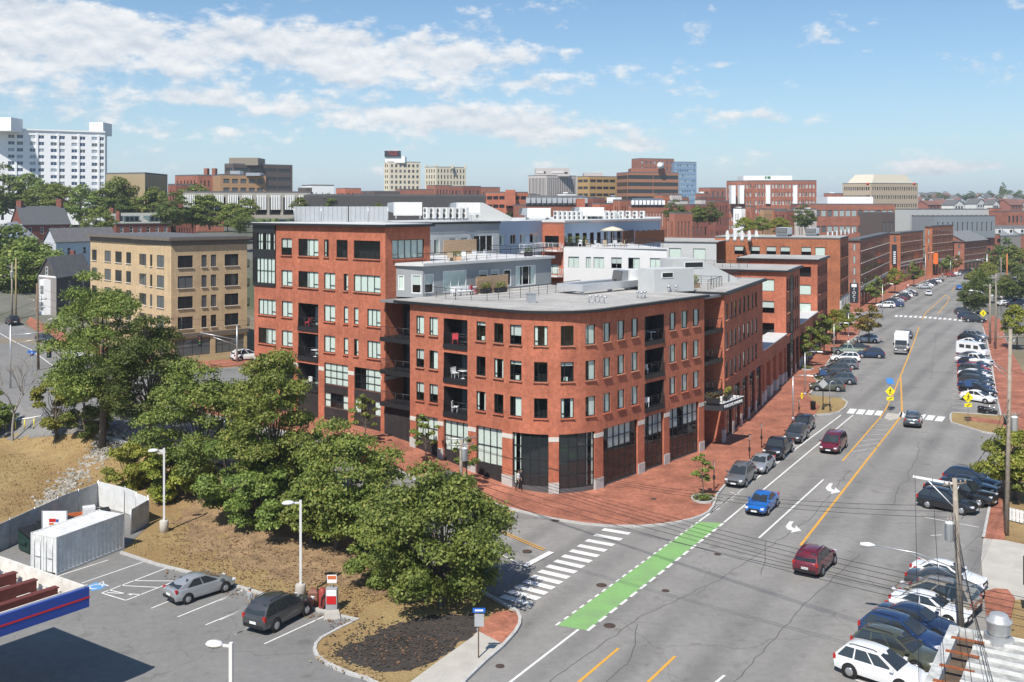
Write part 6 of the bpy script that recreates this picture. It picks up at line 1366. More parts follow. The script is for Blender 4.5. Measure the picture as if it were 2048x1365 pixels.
CT = {
 'sedan': dict(L=4.7, W=1.83, H=1.45, wb=2.72, wr=.33, st=[(-2.35,.86,.48,.80),(-2.24,.97,.30,.93),(-1.9,1.0,.24,.98),(-1.3,.98,.2,1),(0,.93,.19,1),(.9,.93,.2,1),(1.3,.90,.2,.99),(1.8,.82,.24,.95),(2.18,.72,.3,.86),(2.35,.6,.44,.72)], cab=(-1.85, -1.02, .12, 1.05), cw=(.80, .60), zb=.92),
 'suv': dict(L=4.7, W=1.88, H=1.7, wb=2.74, wr=.37, st=[(-2.35,.94,.5,.84),(-2.27,1.04,.34,.94),(-1.7,1.08,.27,1),(0,1.03,.25,1),(.95,1.03,.25,1),(1.4,1.01,.26,.99),(1.9,.92,.3,.95),(2.2,.8,.36,.86),(2.35,.66,.48,.72)], cab=(-2.3, -1.72, .1, 1.22), cw=(.86, .64), zb=1.02),
 'hatch': dict(L=4.45, W=1.76, H=1.49, wb=2.7, wr=.32, st=[(-2.22,.92,.45,.84),(-2.12,1.0,.3,.93),(-1.6,1.0,.22,1),(0,.94,.2,1),(1.2,.92,.2,.99),(1.75,.8,.24,.94),(2.1,.68,.3,.85),(2.22,.58,.42,.74)], cab=(-2.08, -.95, .1, 1.38), cw=(.79, .58), zb=.93),
 'van': dict(L=5.1, W=1.98, H=1.78, wb=3.0, wr=.35, st=[(-2.55,.95,.5,.88),(-2.45,1.05,.32,.96),(-1.7,1.06,.24,1),(0,1.03,.22,1),(1.4,1.02,.22,.99),(2.0,.88,.26,.94),(2.4,.74,.32,.86),(2.55,.62,.44,.74)], cab=(-2.46, -2.0, .4, 1.72), cw=(.9, .7), zb=1.02),
 'pickup': dict(L=5.7, W=2.0, H=1.88, wb=3.6, wr=.4, st=[(-2.85,1.08,.55,.95),(-2.78,1.14,.42,1),(-1.0,1.14,.34,1),(.2,1.12,.34,1),(1.5,1.14,.34,1),(2.2,1.1,.36,.98),(2.7,1.02,.4,.94),(2.85,.84,.5,.86)], cab=(-.75, -.5, .75, 1.5), cw=(.88, .7), zb=1.13),
}
def lerp(a, b, t): return a+(b-a)*t
def build_car(kind):
    c = CT[kind]; hw = c['W']/2; body = MB(); secs = []
    for x, zt, zb, ws in c['st']:
        w = hw*ws; half = [(0, zt+.035), (w*.62, zt+.015), (w*.90, zt-.05), (w*.985, lerp(zb, zt, .62)), (w, lerp(zb, zt, .42)), (w*.96, zb+.07), (w*.86, zb)]
        secs.append([(x, y, z) for y, z in half]+[(x, -y, z) for y, z in half[:0:-1]])
    n = len(secs[0]); vs = [v for s in secs for v in s]; fs = []
    for i in range(len(secs)-1):
        for k in range(n): fs.append((i*n+k, (i+1)*n+k, (i+1)*n+(k+1) % n, i*n+(k+1) % n))
    fs += [tuple(range(n)), tuple((len(secs)-1)*n+k for k in reversed(range(n)))]
    body.add(vs, fs, 0, True)
    r0, t0, t1, r1 = c['cab']; wb, wt = (hw*2*f/2 for f in c['cw']); zb, H = c['zb'], c['H']
    wb = hw*c['cw'][0]*1.06; wt = hw*c['cw'][1]*1.1
    def cabp(fx, side, z):          # point on the cabin's side at fraction along
        t = (z-zb)/(H-.07-zb); return Vector((lerp(lerp(r0, r1, fx), lerp(t0, t1, fx), t), side*lerp(wb, wt, t), z))
    zt_ = H-.07
    xs_ = [(r0, zb-.04), (lerp(r0, t0, .55), lerp(zb, zt_, .6)), (t0, zt_-.01), (lerp(t0, t1, .25), H-.02), (lerp(t0, t1, .6), H), (t1, zt_-.005), (lerp(t1, r1, .5), lerp(zt_, zb, .52)), (r1, zb-.04)]
    vs = []; n = 9
    for x, z in xs_:
        f = max(0, min(1, (z-zb)/(zt_-zb))); w0 = lerp(wb, wt, f)
        half = [(wb*1.0, zb-.05), (lerp(wb, w0, .6), lerp(zb-.05, z, .6)), (w0, z-.045*f), (w0*.86, z+.0), (0, z+.03*f)]
        vs += [(x, y, zz) for y, zz in half]+[(x, -y, zz) for y, zz in half[-2::-1]]
    # lower points of every section must lie on the side plane
    body.add(vs, [(a*n+k, a*n+k+1, (a+1)*n+k+1, (a+1)*n+k) for a in range(len(xs_)-1) for k in range(n-1)], 0, True)
    if kind == 'pickup': body.box(-2.7, -.85, -hw*.8, hw*.8, 1.145, 1.165, 1)
    if kind in ('suv', 'van'):
        for sgn in (1, -1): body.tube([(t0+.2, sgn*wt*.86, H-.005), (t0+.4, sgn*wt*.86, H+.05), (t1-.3, sgn*wt*.86, H+.05), (t1-.1, sgn*wt*.86, H-.005)], .022, 4, 1)
    # dark wheel arches, sill and grille
    for sx in (-1, 1):
        for sy in (-1, 1):
            M = Matrix.Translation((sx*c['wb']/2, sy*(hw*.985), c['wr']+.02)) @ Matrix.Rotation(R(90), 4, 'X'); body.lathe([(c['wr']+.07, -.02), (c['wr']+.07, .02)], (0, 0, 0), 16, 1, M=M)
    e = c['st'][-1]; body.box(e[0]-.06, e[0]+.012, -hw*.5, hw*.5, e[1]-.12 if kind != 'pickup' else .62, e[1]+.05 if kind != 'pickup' else .98, 1); body.box(e[0]-.08, e[0]+.006, -hw*.66, hw*.66, .36, .48, 1)
    e0 = c['st'][0]; body.box(e0[0]-.015, e0[0]+.06, -hw*.78, hw*.78, .38, .56, 1)
    for sy in (-1, 1): body.box(lerp(r1, t1, .25)-.12, lerp(r1, t1, .25)+.08, sy*(wb+.02), sy*(wb+.17), zb+.02, zb+.17, 0)
    parts = [('body', body.mesh('body', [PAINT['black'], trim_b], 35), True)]
    def off(q, d=.012):
        nrm = (q[1]-q[0]).cross(q[2]-q[0]).normalized(); return [v+nrm*d for v in q]
    za, zz_ = zb+.05, zt_-.05
    def gl(name, q): parts.append((name, MB().quad(*off(q)).mesh(name, car_glass), False))
    ws = lambda z, sg, m=.88: Vector((cabp(1, 1, z).x, sg*cabp(1, 1, z).y*m, z)); wr_ = lambda z, sg, m=.86: Vector((cabp(0, 1, z).x, sg*cabp(0, 1, z).y*m, z))
    gl('windscreen', [ws(za, -1), ws(za, 1), ws(zz_, 1), ws(zz_, -1)]); gl('rear_window', [wr_(za+.03, 1), wr_(za+.03, -1), wr_(zz_, -1), wr_(zz_, 1)])
    cuts = {'sedan': (.1, .49, .52, .9), 'hatch': (.2, .53, .56, .88), 'suv': (.05, .3, .33, .62, .65, .94), 'van': (.04, .33, .36, .62, .65, .92), 'pickup': (.08, .46, .52, .92)}[kind]
    for sg in (1, -1):
        for f0, f1 in zip(cuts[0::2], cuts[1::2]):
            q = [cabp(f0, sg, za), cabp(f1, sg, za), cabp(f1, sg, zz_), cabp(f0, sg, zz_)]
            gl('side_window', q[::-1] if sg > 0 else q)
    xf = c['st'][-2][0]; zl = c['st'][-2][1]
    for sg in (1, -1):
        parts.append(('headlight', MB().box(xf-.14, xf+.1, sg*hw*.56, sg*hw*.84, zl-.12, zl+.0).mesh('headlight', lamp_w), False))
        xr = c['st'][1][0]; zr = c['st'][1][1]; h = .3 if kind in ('suv', 'van', 'pickup') else .16
        parts.append(('tail_light', MB().box(xr-.05, xr+.1, sg*hw*.72, sg*hw*.925, zr-.12-h*.4, zr+.02).mesh('tail_light', lamp_r), False))
    parts.append(('number_plate', MB().box(c['st'][0][0]-.03, c['st'][0][0]-.016, -.24, .24, .6, .74).mesh('number_plate', plate_m), False))
    parts.append(('number_plate', MB().box(c['st'][-1][0]+.012, c['st'][-1][0]+.026, -.24, .24, .4, .53).mesh('number_plate', plate_m), False))
    return parts, c
WH = {}
def wheel_mesh(r):
    if r not in WH:
        M = Matrix.Rotation(R(90), 4, 'X')
        WH[r] = (MB().lathe([(r*.62, -.11), (r*.95, -.11), (r, -.07), (r, .07), (r*.95, .11), (r*.62, .11)], (0, 0, 0), 18, M=M).mesh('wheel', tyre_m), MB().lathe([(r*.63, -.1), (r*.63, .1), (r*.56, .125), (r*.12, .118)], (0, 0, 0), 12, M=M).mesh('rim', rim_m), MB().lathe([(r*.12, -.1), (r*.5, -.115), (r*.63, -.1), (r*.63, .1)], (0, 0, 0), 12, M=M).mesh('rim', rim_m))
    return WH[r]
PROTO = {k: build_car(k) for k in CT}
KW = {'sedan': 'sedan', 'suv': 'sport utility car', 'hatch': 'hatchback', 'van': 'minivan', 'pickup': 'pickup truck'}
def car(kind, colr, loc, hd, label, group=None, cat=None):
    a = math.atan2(hd[1], hd[0]); root = thing({'sedan': 'sedan_car', 'suv': 'suv_car', 'hatch': 'hatchback_car', 'van': 'minivan', 'pickup': 'pickup_truck'}[kind], label, cat or {'pickup': 'pickup', 'van': 'minivan'}.get(kind, 'car'), loc, a, group)
    parts, c = PROTO[kind]
    for nm, me, pm in parts:
        o = bpy.data.objects.new(nm, me); COL.objects.link(o); o.parent = root
        if pm: o.material_slots[0].link = 'OBJECT'; o.material_slots[0].material = PAINT[colr]
    w, r1, r2 = wheel_mesh(c['wr'])
    for sx in (-1, 1):
        for sy in (-1, 1):
            o = bpy.data.objects.new('wheel', w); COL.objects.link(o); o.parent = root; o.location = (sx*c['wb']/2, sy*(c['W']/2-.075), c['wr'])
            q = bpy.data.objects.new('rim', r1); COL.objects.link(q); q.parent = o; q.rotation_euler = (0, 0, math.pi if sy > 0 else 0)
    return root
def carp(kind, colr, u, v, hd, label, z=.02, **k):
    p = PG(u, v); return car(kind, colr, (p.x, p.y, p.z+z), hd, label, **k)
DN = Vector((.494, .869)); TW = -DN; KD = -(P(1566, 879)-P(1449, 974)).xy.normalized(); DF = Vector((.40, .915))
carp('sedan', 'blue', 1524, 1020, TW, 'bright blue sedan driving beside the green bike lane end')
carp('van', 'maroon', 1667, 900, TW, 'maroon minivan driving towards the corner past the kerbside cars')
carp('suv', 'slate', 1826, 850, DF, 'dark slate car driving away over the sign marked crosswalk')
carp('suv', 'maroon', 1631, 1137, Vector((.56, .83)), 'dark red crossover driving away past the turn arrows')
carp('sedan', 'charcoal', 1815, 676, -DF, 'charcoal sedan following the white box truck')
carp('sedan', 'white', 1857, 591, -Vector((.36, .93)), 'white sedan approaching beside the painted median island')
carp('sedan', 'black', 1921.5, 593, Vector((.36, .93)), 'black sedan driving away beyond the far crosswalk'); carp('sedan', 'blue', 1918, 580, Vector((.36, .93)), 'small blue car ahead of the black sedan on the far street')
carp('suv', 'black', 1933.5, 559, Vector((.45, .9)), 'black car crossing the farthest crosswalk'); carp('sedan', 'olive', 1960, 553, Vector((.5, .87)), 'greenish car at the bend of the far street')
carp('suv', 'grey', 1481, 966, KD, 'dark grey sport utility car, first at the kerb by the hatched corner'); carp('sedan', 'silver', 1522, 940, KD, 'silver sedan parked between grey utility car and black pickup'); carp('pickup', 'black', 1556, 911, KD, 'black pickup with chrome grille parked at the kerb')
carp('suv', 'charcoal', 1592, 881, KD, 'charcoal utility car parked behind the black pickup'); carp('suv', 'black', 1606, 862, KD, 'black utility car at the head of the kerb row')
HL = Vector((-.97, .22))
for kd, co, u, v, lab in (('suv', 'olive', 1654, 782, 'olive utility car in the parking bay beside the dry verge'), ('suv', 'slate', 1678, 768, 'slate grey utility car second in the angled bays'), ('sedan', 'black', 1662, 760, 'black sedan nosed in under the solar sign'), ('suv', 'charcoal', 1670, 748, 'charcoal utility car amid the angled bay row'),
                      ('suv', 'grey', 1685, 738, 'grey utility car beside the white one in the bays'), ('suv', 'white', 1690, 724, 'white utility car in the angled bays by the lamp posts'), ('pickup', 'sage', 1697, 709, 'sage green pickup backed near the tree pit'), ('suv', 'navy', 1740, 716, 'navy utility car jutting out of the bays into the road'), ('sedan', 'black', 1712, 703, 'black sedan beside the sage pickup'), ('suv', 'silver', 1733, 686, 'silver utility car under the reddish brown tree')):
    carp(kd, co, u, v, HL, lab)
rh = random.Random(17)
far_l = [(1771,616,'suv','white'),(1790,614,'hatch','midblue'),(1778,610,'suv','black'),(1790,606,'sedan','silver'),(1797,603,'hatch','maroon'),(1803,600,'suv','black'),(1808,596,'suv','white'),(1819,592,'sedan','charcoal'),(1815,588,'sedan','white'),(1848,578,'sedan','silver'),(1852,575,'hatch','white'),(1860,571,'suv','black'),(1868,567,'suv','white'),(1873,564,'sedan','charcoal'),(1903,554,'sedan','red'),(1915,552,'sedan','white'),(1926,548,'suv','charcoal'),(1938,546,'suv','black'),(1946,544,'hatch','silver'),(1962,543,'sedan','white'),(1975,541,'sedan','red')]
spots_l = ['at the start of the far bays past the driveway', 'beside the young tree by the red signed shop', 'in the bays before the six storey brick building', 'near the middle of the far bays', 'in the bays under the banner building', 'towards the end of the far bays', 'by the green shopfronts', 'near the far crosswalk', 'before the gabled warehouse', 'at the far bend']
for i, (u, v, kd, co) in enumerate(far_l): carp(kd, co, u, v, Vector((-.95, .3)) if i < 14 else Vector((.75, .66)), '%s %s parked %s' % (co if co != 'midblue' else 'blue', KW[kd], spots_l[i*len(spots_l)//len(far_l)]), group='cars in the far left bays')
HR = Vector((.60, -.80))
mid_r = [(1957,804,'hatch','white','white hatchback, first in the right hand bays beside the scooter'),(1956,792,'suv','black','black utility car next to the white hatchback in the bays'),(1952,782,'sedan','midblue','dark blue sedan third in the right hand bays'),(1953,774,'suv','charcoal','charcoal utility car next to the dark blue sedan'),(1951,766,'suv','black','black utility car fifth in the right hand bays'),(1950,758,'sedan','white','white sedan between dark cars in the right hand bays'),(1949,751,'suv','slate','slate utility car before the red one in the bays'),(1948,744,'sedan','red','red sedan in the right hand bays'),(1948,737,'suv','navy','navy utility car behind the red sedan'),(1949,730,'pickup','white','white pickup with open bed in the right hand bays'),
         (1946,721,'sedan','grey','grey sedan beside the white pickup'),(1943,701,'sedan','midblue','blue sedan beyond the white camper van'),(1944,693,'hatch','white','white hatchback beyond the camper van'),(1943,686,'suv','black','black utility car near the end of the right hand bays'),(1950,679,'suv','silver','silver utility car ending the right hand bay row')]
for u, v, kd, co, lab in mid_r: carp(kd, co, u, v, HR, lab)
carp('suv', 'navy', 1938, 640, Vector((.8, -.6)), 'navy car parked under the dense crossing trees'); carp('suv', 'black', 1950, 645, Vector((.9, -.4)), 'black car beside the yellow crossing sign and trees'); carp('suv', 'charcoal', 1930, 630, Vector((.8, -.6)), 'charcoal car half hidden by the dense crossing trees')
HN = Vector((.74, -.67))
for kd, co, u, v, lab, hd in (('suv', 'navy', 1944, 975, 'navy utility car at the far end of the near right bays', HN), ('sedan', 'black', 1938, 985, 'black sedan second from the end of the near right bays', HN), ('pickup', 'black', 1921, 1003, 'black pickup with bed towards the road by the transformer pole', HN), ('suv', 'black', 1896, 1020, 'black utility car below the utility pole crossarm', HN),
                              ('sedan', 'white', 1897, 1168, 'white fastback sedan below the pole beside dark cars', HN), ('sedan', 'charcoal', 1889, 1186, 'charcoal sedan between the white fastback and tan minivan', HN), ('van', 'tan', 1872, 1212, 'tan minivan backed into the bay behind the pole', -HN), ('sedan', 'white', 1861, 1234, 'white sedan beside the tan minivan', HN), ('sedan', 'navy', 1836, 1262, 'navy sedan beside the blue utility car', HN), ('suv', 'midblue', 1806, 1292, 'blue utility car with roof rails in the near bays', HN), ('suv', 'olive', 1794, 1325, 'dark green utility car in the near bays', HN), ('suv', 'white', 1763, 1362, 'white utility car with sunroof in the near bays', HN)):
    carp(kd, co, u, v, hd, lab)
carp('hatch', 'silver', 400, 1191, Vector((.67, .74)), 'silver hatchback parked by the dry bank', z=.03); carp('suv', 'charcoal', 560, 1243, Vector((.48, .876)), 'dark grey utility car parked by the air pump', z=.03).scale = (1, 1.02, 1.07)
carp('sedan', 'maroon', 708, 925, EB, 'dark red sedan on the side road under the trees', z=.05); carp('suv', 'charcoal', 878, 982, EB, 'dark utility car on the side road by the transformer pole', z=.05); carp('suv', 'black', 770, 1010, -EB, 'black car on the side road behind the bank trees', z=.05)
carp('suv', 'white', 494, 722, Vector((.8, .6)), 'white utility car crossing in front of the tan building', z=.1); carp('sedan', 'black', 92, 686, Vector((.77, -.64)), 'black sedan at the kerb below the shingled house', z=.1); carp('suv', 'black', 25, 650, Vector((-.6, .8)), 'black utility car driving up the left street', z=.1)
carp('sedan', 'white', 155, 715, Vector((.77, -.64)), 'white car half hidden by the tall bank maple', z=.1)
for i, (u, v, co) in enumerate(((2010,612,'white'),(2022,606,'silver'),(2032,603,'white'),(2042,610,'navy'),(2016,600,'white'),(2040,598,'silver'),(2028,615,'black'))): carp('suv' if i % 2 else 'sedan', co, u, v, Vector((.9, .2)), '%s %s in the lot behind the right hand trees' % (co, KW['suv' if i % 2 else 'sedan']), group='cars in the lot behind the trees')
# box truck and camper van
def boxtruck(u, v, hd):
    p = P(u, v); a = math.atan2(hd[1], hd[0]); root = thing('box_truck', 'white box truck with dark cab driving towards the crosswalk', 'truck', (p.x, p.y, .02), a)
    def pt(nm, mb, m, sharp=None): o = bpy.data.objects.new(nm, mb.mesh(nm, m, sharp)); COL.objects.link(o); o.parent = root; return o
    bx = MB().box(-4.2, .9, -1.15, 1.15, .95, 3.35); pt('cargo_box', bx, C('truck_white', (.78, .78, .77), .5, .04)); pt('box_rail', MB().box(-4.22, .92, -1.17, 1.17, .88, .96), galv)
    cb = MB(); sec = [(.95, .6, 2.3), (1.5, .55, 2.32), (2.2, .5, 1.62), (2.9, .5, 1.42), (3.15, .55, 1.15)]; vs = []
    for x, z0, z1 in sec: vs += [(x, -1.0, z0), (x, 1.0, z0), (x, .93, z1), (x, -.93, z1)]
    cb.add(vs, [f for i in range(4) for f in ((i*4, i*4+1, i*4+5, i*4+4)[::-1], (i*4+1, i*4+2, i*4+6, i*4+5)[::-1], (i*4+2, i*4+3, i*4+7, i*4+6)[::-1], (i*4+3, i*4, i*4+4, i*4+7)[::-1])]+[(16, 17, 18, 19), (3, 2, 1, 0)]); pt('cab', cb, PAINT['charcoal'])
    pt('windscreen', MB().quad((2.16, -.86, 1.69), (2.16, .86, 1.69), (1.56, .86, 2.29), (1.56, -.86, 2.29)), car_glass)
    for s in (1, -1):
        q = [(1.0, s*.985, 1.55), (1.95, s*.985, 1.55), (1.5, s*.96, 2.2), (1.0, s*.96, 2.2)]; pt('side_window', MB().quad(*(q if s < 0 else q[::-1])), car_glass); pt('headlight', MB().box(3.02, 3.18, s*.6, s*.9, .85, 1.08), lamp_w); pt('mirror', MB().box(1.95, 2.1, s*1.05, s*1.3, 1.5, 1.9), trim_b)
    pt('grille', MB().box(3.05, 3.17, -.5, .5, .7, 1.05), chrome); pt('bumper', MB().box(3.0, 3.25, -1.0, 1.0, .42, .62), chrome)
    w, r1, r2 = wheel_mesh(.42)
    for x in (2.3, -2.6):
        for s in (1, -1): o = bpy.data.objects.new('wheel', w); COL.objects.link(o); o.parent = root; o.location = (x, s*.95, .42); q = bpy.data.objects.new('rim', r1); COL.objects.link(q); q.parent = o; q.rotation_euler = (0, 0, math.pi if s > 0 else 0)
boxtruck(1803, 706, -DF)
def camper(u, v, hd):
    p = P(u, v); a = math.atan2(hd[1], hd[0]); root = thing('camper_van', 'tall white camper van in the right hand bays', 'van', (p.x, p.y, .02), a)
    mb = MB(); vs = []
    for x, z0, z1, w in ((-2.9, .4, 2.3, .95), (-2.7, .35, 2.55, 1.0), (.9, .35, 2.55, 1.0), (1.5, .35, 2.3, .98), (2.2, .35, 1.3, .97), (2.9, .4, 1.1, .9)): vs += [(x, -w, z0), (x, w, z0), (x, w*.92, z1), (x, -w*.92, z1)]
    mb.add(vs, [f for i in range(5) for f in ((i*4, i*4+1, i*4+5, i*4+4)[::-1], (i*4+1, i*4+2, i*4+6, i*4+5)[::-1], (i*4+2, i*4+3, i*4+7, i*4+6)[::-1], (i*4+3, i*4, i*4+4, i*4+7)[::-1])]+[(20, 21, 22, 23), (3, 2, 1, 0)])
    def pt(nm, mb, m): o = bpy.data.objects.new(nm, mb.mesh(nm, m)); COL.objects.link(o); o.parent = root
    pt('body', mb, PAINT['white']); pt('windscreen', MB().quad((2.2, -.85, 1.36), (2.2, .85, 1.36), (1.55, .85, 2.27), (1.55, -.85, 2.27)), car_glass)
    for s in (1, -1):
        for x0, x1 in ((-2.2, -1.2), (-.9, .1), (.6, 1.5)): pt('side_window', MB().box(x0, x1, s*.955, s*.985, 1.35, 2.0), car_glass)
        pt('headlight', MB().box(2.8, 2.93, s*.55, s*.85, .75, 1.0), lamp_w)
    w, r1, r2 = wheel_mesh(.37)
    for x in (1.9, -1.8):
        for s in (1, -1): o = bpy.data.objects.new('wheel', w); COL.objects.link(o); o.parent = root; o.location = (x, s*.86, .37); q = bpy.data.objects.new('rim', r1); COL.objects.link(q); q.parent = o; q.rotation_euler = (0, 0, math.pi if s > 0 else 0)
camper(1946, 711, HR)
bpy.data.objects['camper_van'].scale = (.9, .92, .9)
def scooter(u, v, hd, label, sc=1.0):
    p = P(u, v); root = thing('motor_scooter', label, 'scooter', (p.x, p.y, .03), math.atan2(hd[1], hd[0]))
    def pt(nm, mb, m): o = bpy.data.objects.new(nm, mb.mesh(nm, m)); COL.objects.link(o); o.parent = root; return o
    for x in (-.6, .65): M = Matrix.Translation((x, 0, .27)) @ Matrix.Rotation(R(90), 4, 'X'); pt('wheel', MB().lathe([(.12, -.05), (.25, -.06), (.27, 0), (.25, .06), (.12, .05)], (0, 0, 0), 14, M=M), tyre_m)
    pt('body', MB().tube([(-.85, 0, .62), (-.5, 0, .6), (-.1, 0, .36), (.3, 0, .32), (.45, 0, .7)], [.1, .2, .14, .12, .09], 8), PAINT['black']); pt('seat', MB().box(-.8, -.1, -.15, .15, .74, .84), trim_b)
    pt('fork', MB().tube([(.65, 0, .27), (.45, 0, .95)], .04, 6), chrome); pt('handlebar', MB().tube([(.4, -.34, 1.0), (.46, 0, .95), (.4, .34, 1.0)], .025, 5), trim_b); pt('headlight', MB().box(.5, .58, -.08, .08, .8, .94), lamp_w)
scooter(1970, 827, Vector((.9, -.3)), 'black motor scooter parked beside the white hatchback'); scooter(1979, 829, Vector((.9, -.3)), 'second black scooter at the verge edge by the brick walk')
# ================================================================== street furniture, poles, wires, rooftops, people
def T_(nm, mb, m, root, sharp=None):
    o = bpy.data.objects.new(nm, mb.mesh(nm, m, sharp)); COL.objects.link(o); o.parent = root; return o
def cyl(mb, a, b, r, n=10, mi=0): return mb.tube([a, b], r, n, mi)
# ---- filling station canopy
K = Vector((-21.4, 51.9)); e1 = Vector((-.59, -.81)).normalized(); e2 = Vector((-e1.y, e1.x)); e2 = -e2 if e2.x > 0 else e2
e2 = Vector((-.83, .56)).normalized(); L1, L2 = 16.0, 9.5
can = thing('station_canopy', 'filling station canopy with blue fascia, thin red stripe and open rusty beams', 'canopy', (K.x-9, K.y-2, 0))
blue = C('fascia_blue', (.012, .06, .34), .35, 0, coat=.3); red_s = C('stripe_red', (.55, .02, .02), .4, 0); rust = C('rust_beam', (.13, .035, .028), .75, .25, 4); pan = C('pan_white', (.66, .62, .56), .7, .18, 2)
def CP(a, b, z): p = K+e1*a+e2*b; return Vector((p.x, p.y, z))
def slabq(a0, a1, b0, b1, z0, z1, m, nm): return MB().prism([tuple(CP(a, b, 0).xy) for a, b in ((a0, b0), (a1, b0), (a1, b1), (a0, b1))], z0, z1).obj(nm, m, can)
slabq(0, L1, 0, .14, 5.0, 6.0, blue, 'fascia'); slabq(-.02, L1, -.02, .02, 5.46, 5.54, red_s, 'stripe'); slabq(.06, .2, .14, L2, 5.0, 6.05, pan, 'rear_fascia'); slabq(0, L1, L2, L2+.14, 5.0, 6.0, blue, 'fascia'); slabq(L1, L1+.14, 0, L2, 5.0, 6.0, blue, 'fascia'); slabq(.14, L1, .14, L2, 5.06, 5.14, pan, 'deck')
slabq(0, L1, .14, .22, 5.9, 6.08, pan, 'coping')
for b in (2.0, 3.9, 5.8, 7.7): slabq(.5, L1-.5, b-.07, b+.07, 5.14, 5.75, rust, 'beam'); slabq(.5, L1-.5, b-.2, b+.2, 5.72, 5.78, rust, 'beam')
for i in range(9):
    a = .9+i*1.7; slabq(a, a+.7, .3, L2-.2, 5.145, 5.2, pan, 'pan_rib')
for i in range(5):
    for b in (2.0, 5.8): MB().tube([CP(.2, b+i*.2, 5.2), CP(1.0, b+.3+i*.2, 5.9)], .03, 4).obj('brace', galv, can) if i < 2 else None
for a, b in ((4.0, 3.5), (13, 3.5)): MB().box(-.3, .3, -.3, .3, 0, 5.06, M=Matrix.Translation((*CP(a, b, 0).xy, 0))).obj('column', metal_white, can)
for a, b, lab in ((6.2, 1.3, 'orange crate left on the canopy deck'), (5.2, 1.1, 'red fuel can on the canopy deck'), (4.6, 1.5, 'second red fuel can beside the beam on the canopy deck')):
    p = CP(a, b, 5.2); r = thing('crate' if 'crate' in lab else 'fuel_can', lab, 'crate' if 'crate' in lab else 'can', p)
    if 'crate' in lab:
        T_('body', MB().box(-.7, .7, -.4, .4, 0, .55), C('crate_wood', (.35, .12, .05), .8, .2, 4), r); T_('lid', MB().box(-.74, .74, -.44, .44, .55, .62), MT['crate_wood'], r)
    else: T_('body', MB().lathe([(.25, 0), (.28, .1), (.28, .5), (.15, .62), (.08, .7)], (0, 0, 0), 12), C('can_red', (.4, .04, .03), .5, .1), r); T_('handle', MB().tube([(-.1, 0, .68), (0, 0, .8), (.1, 0, .68)], .02, 5), trim_b, r)
# ---- shipping container
cc = Vector((-31.2, 70.2)); cd = Vector((.42, .907)).normalized(); cw = Vector((-cd.y, cd.x)); con = thing('shipping_container', 'white corrugated shipping container parked on the lot by the fenced yard', 'container', (cc.x, cc.y, .03), math.atan2(cd.y, cd.x))
cwht = C('container_white', (.66, .66, .645), .5, .13, 1.1, fine=.09, fscale=4)
def corr(L, H, n, d=.06):
    mb = MB(); pts = []
    for i in range(n):
        x = L*i/n; w = L/n; pts += [(x, 0), (x+w*.28, 0), (x+w*.4, d), (x+w*.72, d), (x+w*.84, 0)]
    pts.append((L, 0))
    for (x0, y0), (x1, y1) in zip(pts, pts[1:]): mb.quad((x0, y0, .15), (x1, y1, .15), (x1, y1, H-.1), (x0, y0, H-.1))
    return mb
mb = corr(6.06, 2.6, 17); T_('side_panel', mb, cwht, con); mb = corr(6.06, 2.6, 17); mb.v = [(x, 2.44-y, z) for x, y, z in mb.v]; T_('side_panel', mb, cwht, con)
mb = MB().box(.02, 6.04, .05, 2.39, 2.5, 2.56)
for i in range(16): mb.box(.2+i*.36, .38+i*.36, .08, 2.36, 2.56, 2.585)
T_('roof', mb, cwht, con); T_('floor', MB().box(.02, 6.04, .03, 2.41, .02, .16), trim_b, con)
for x in (-.02, 5.98):
    for y in (-.02, 2.36): T_('corner_post', MB().box(x, x+.1, y, y+.1, 0, 2.62), cwht, con)
for y, z in ((-.03, .02), (2.37, .02), (-.03, 2.48), (2.37, 2.48)): T_('rail', MB().box(.08, 5.98, y, y+.1, z, z+.13), cwht, con)
for y0 in (.08, 1.23):
    d = T_('door', MB().box(-.01, .04, y0, y0+1.12, .14, 2.48), cwht, con)
    for k in (.25, .85): T_('lock_rod', MB().tube([(-.045, y0+k, .12), (-.045, y0+k, 2.5)], .022, 6), galv, d)
    T_('lock_handle', MB().box(-.07, -.03, y0+.3, y0+.75, 1.05, 1.1), galv, d)
T_('rear_panel', MB().box(6.02, 6.06, .05, 2.39, .14, 2.5), cwht, con)
# ---- fenced yard and its clutter
def fence(pts, h, label, m, pw=2.4):
    q = xy(pts, False); root = thing('panel_fence', label, 'fence', (q[0].x, q[0].y, 0))
    for a, b in zip(q, q[1:]):
        n = max(1, round((b-a).length/pw)); d = (b-a).normalized(); nn = Vector((-d.y, d.x))
        for i in range(n):
            s, e = a.lerp(b, i/n), a.lerp(b, (i+1)/n); hh = h*random.uniform(.96, 1.03); off = nn*random.uniform(-.03, .03)
            MB().prism([tuple(p) for p in (s+d*.06+nn*.03+off, s+d*.06-nn*.03+off, e-d*.06-nn*.03+off, e-d*.06+nn*.03+off)], .06, hh).obj('panel', m, root)
            mb = MB().tube([d3(s, -.2), d3(s, hh+.12)], .055, 6); mb.obj('post', galv, root)
        MB().tube([d3(b, -.2), d3(b, h+.12)], .055, 6).obj('post', galv, root)
fence([(-60,1130),(20,1093),(116,1046),(196,1013)], 2.0, 'grey panel fence along the back of the yard', C('fence_grey', (.42, .42, .415), .8, .2, 1.5)); fence([(197,1013),(250,1027),(296,1046)], 2.1, 'white panel fence closing the yard beside the bank', C('fence_white', (.66, .66, .64), .7, .12, 1.5)); fence([(297,1048),(262,1070)], 1.9, 'short grey fence behind the container', MT['fence_grey'])
p = P(75, 1100); dm = thing('dumpster', 'dark green dumpster with ribbed lids beside the container', 'dumpster', (p.x, p.y, .03), .9)
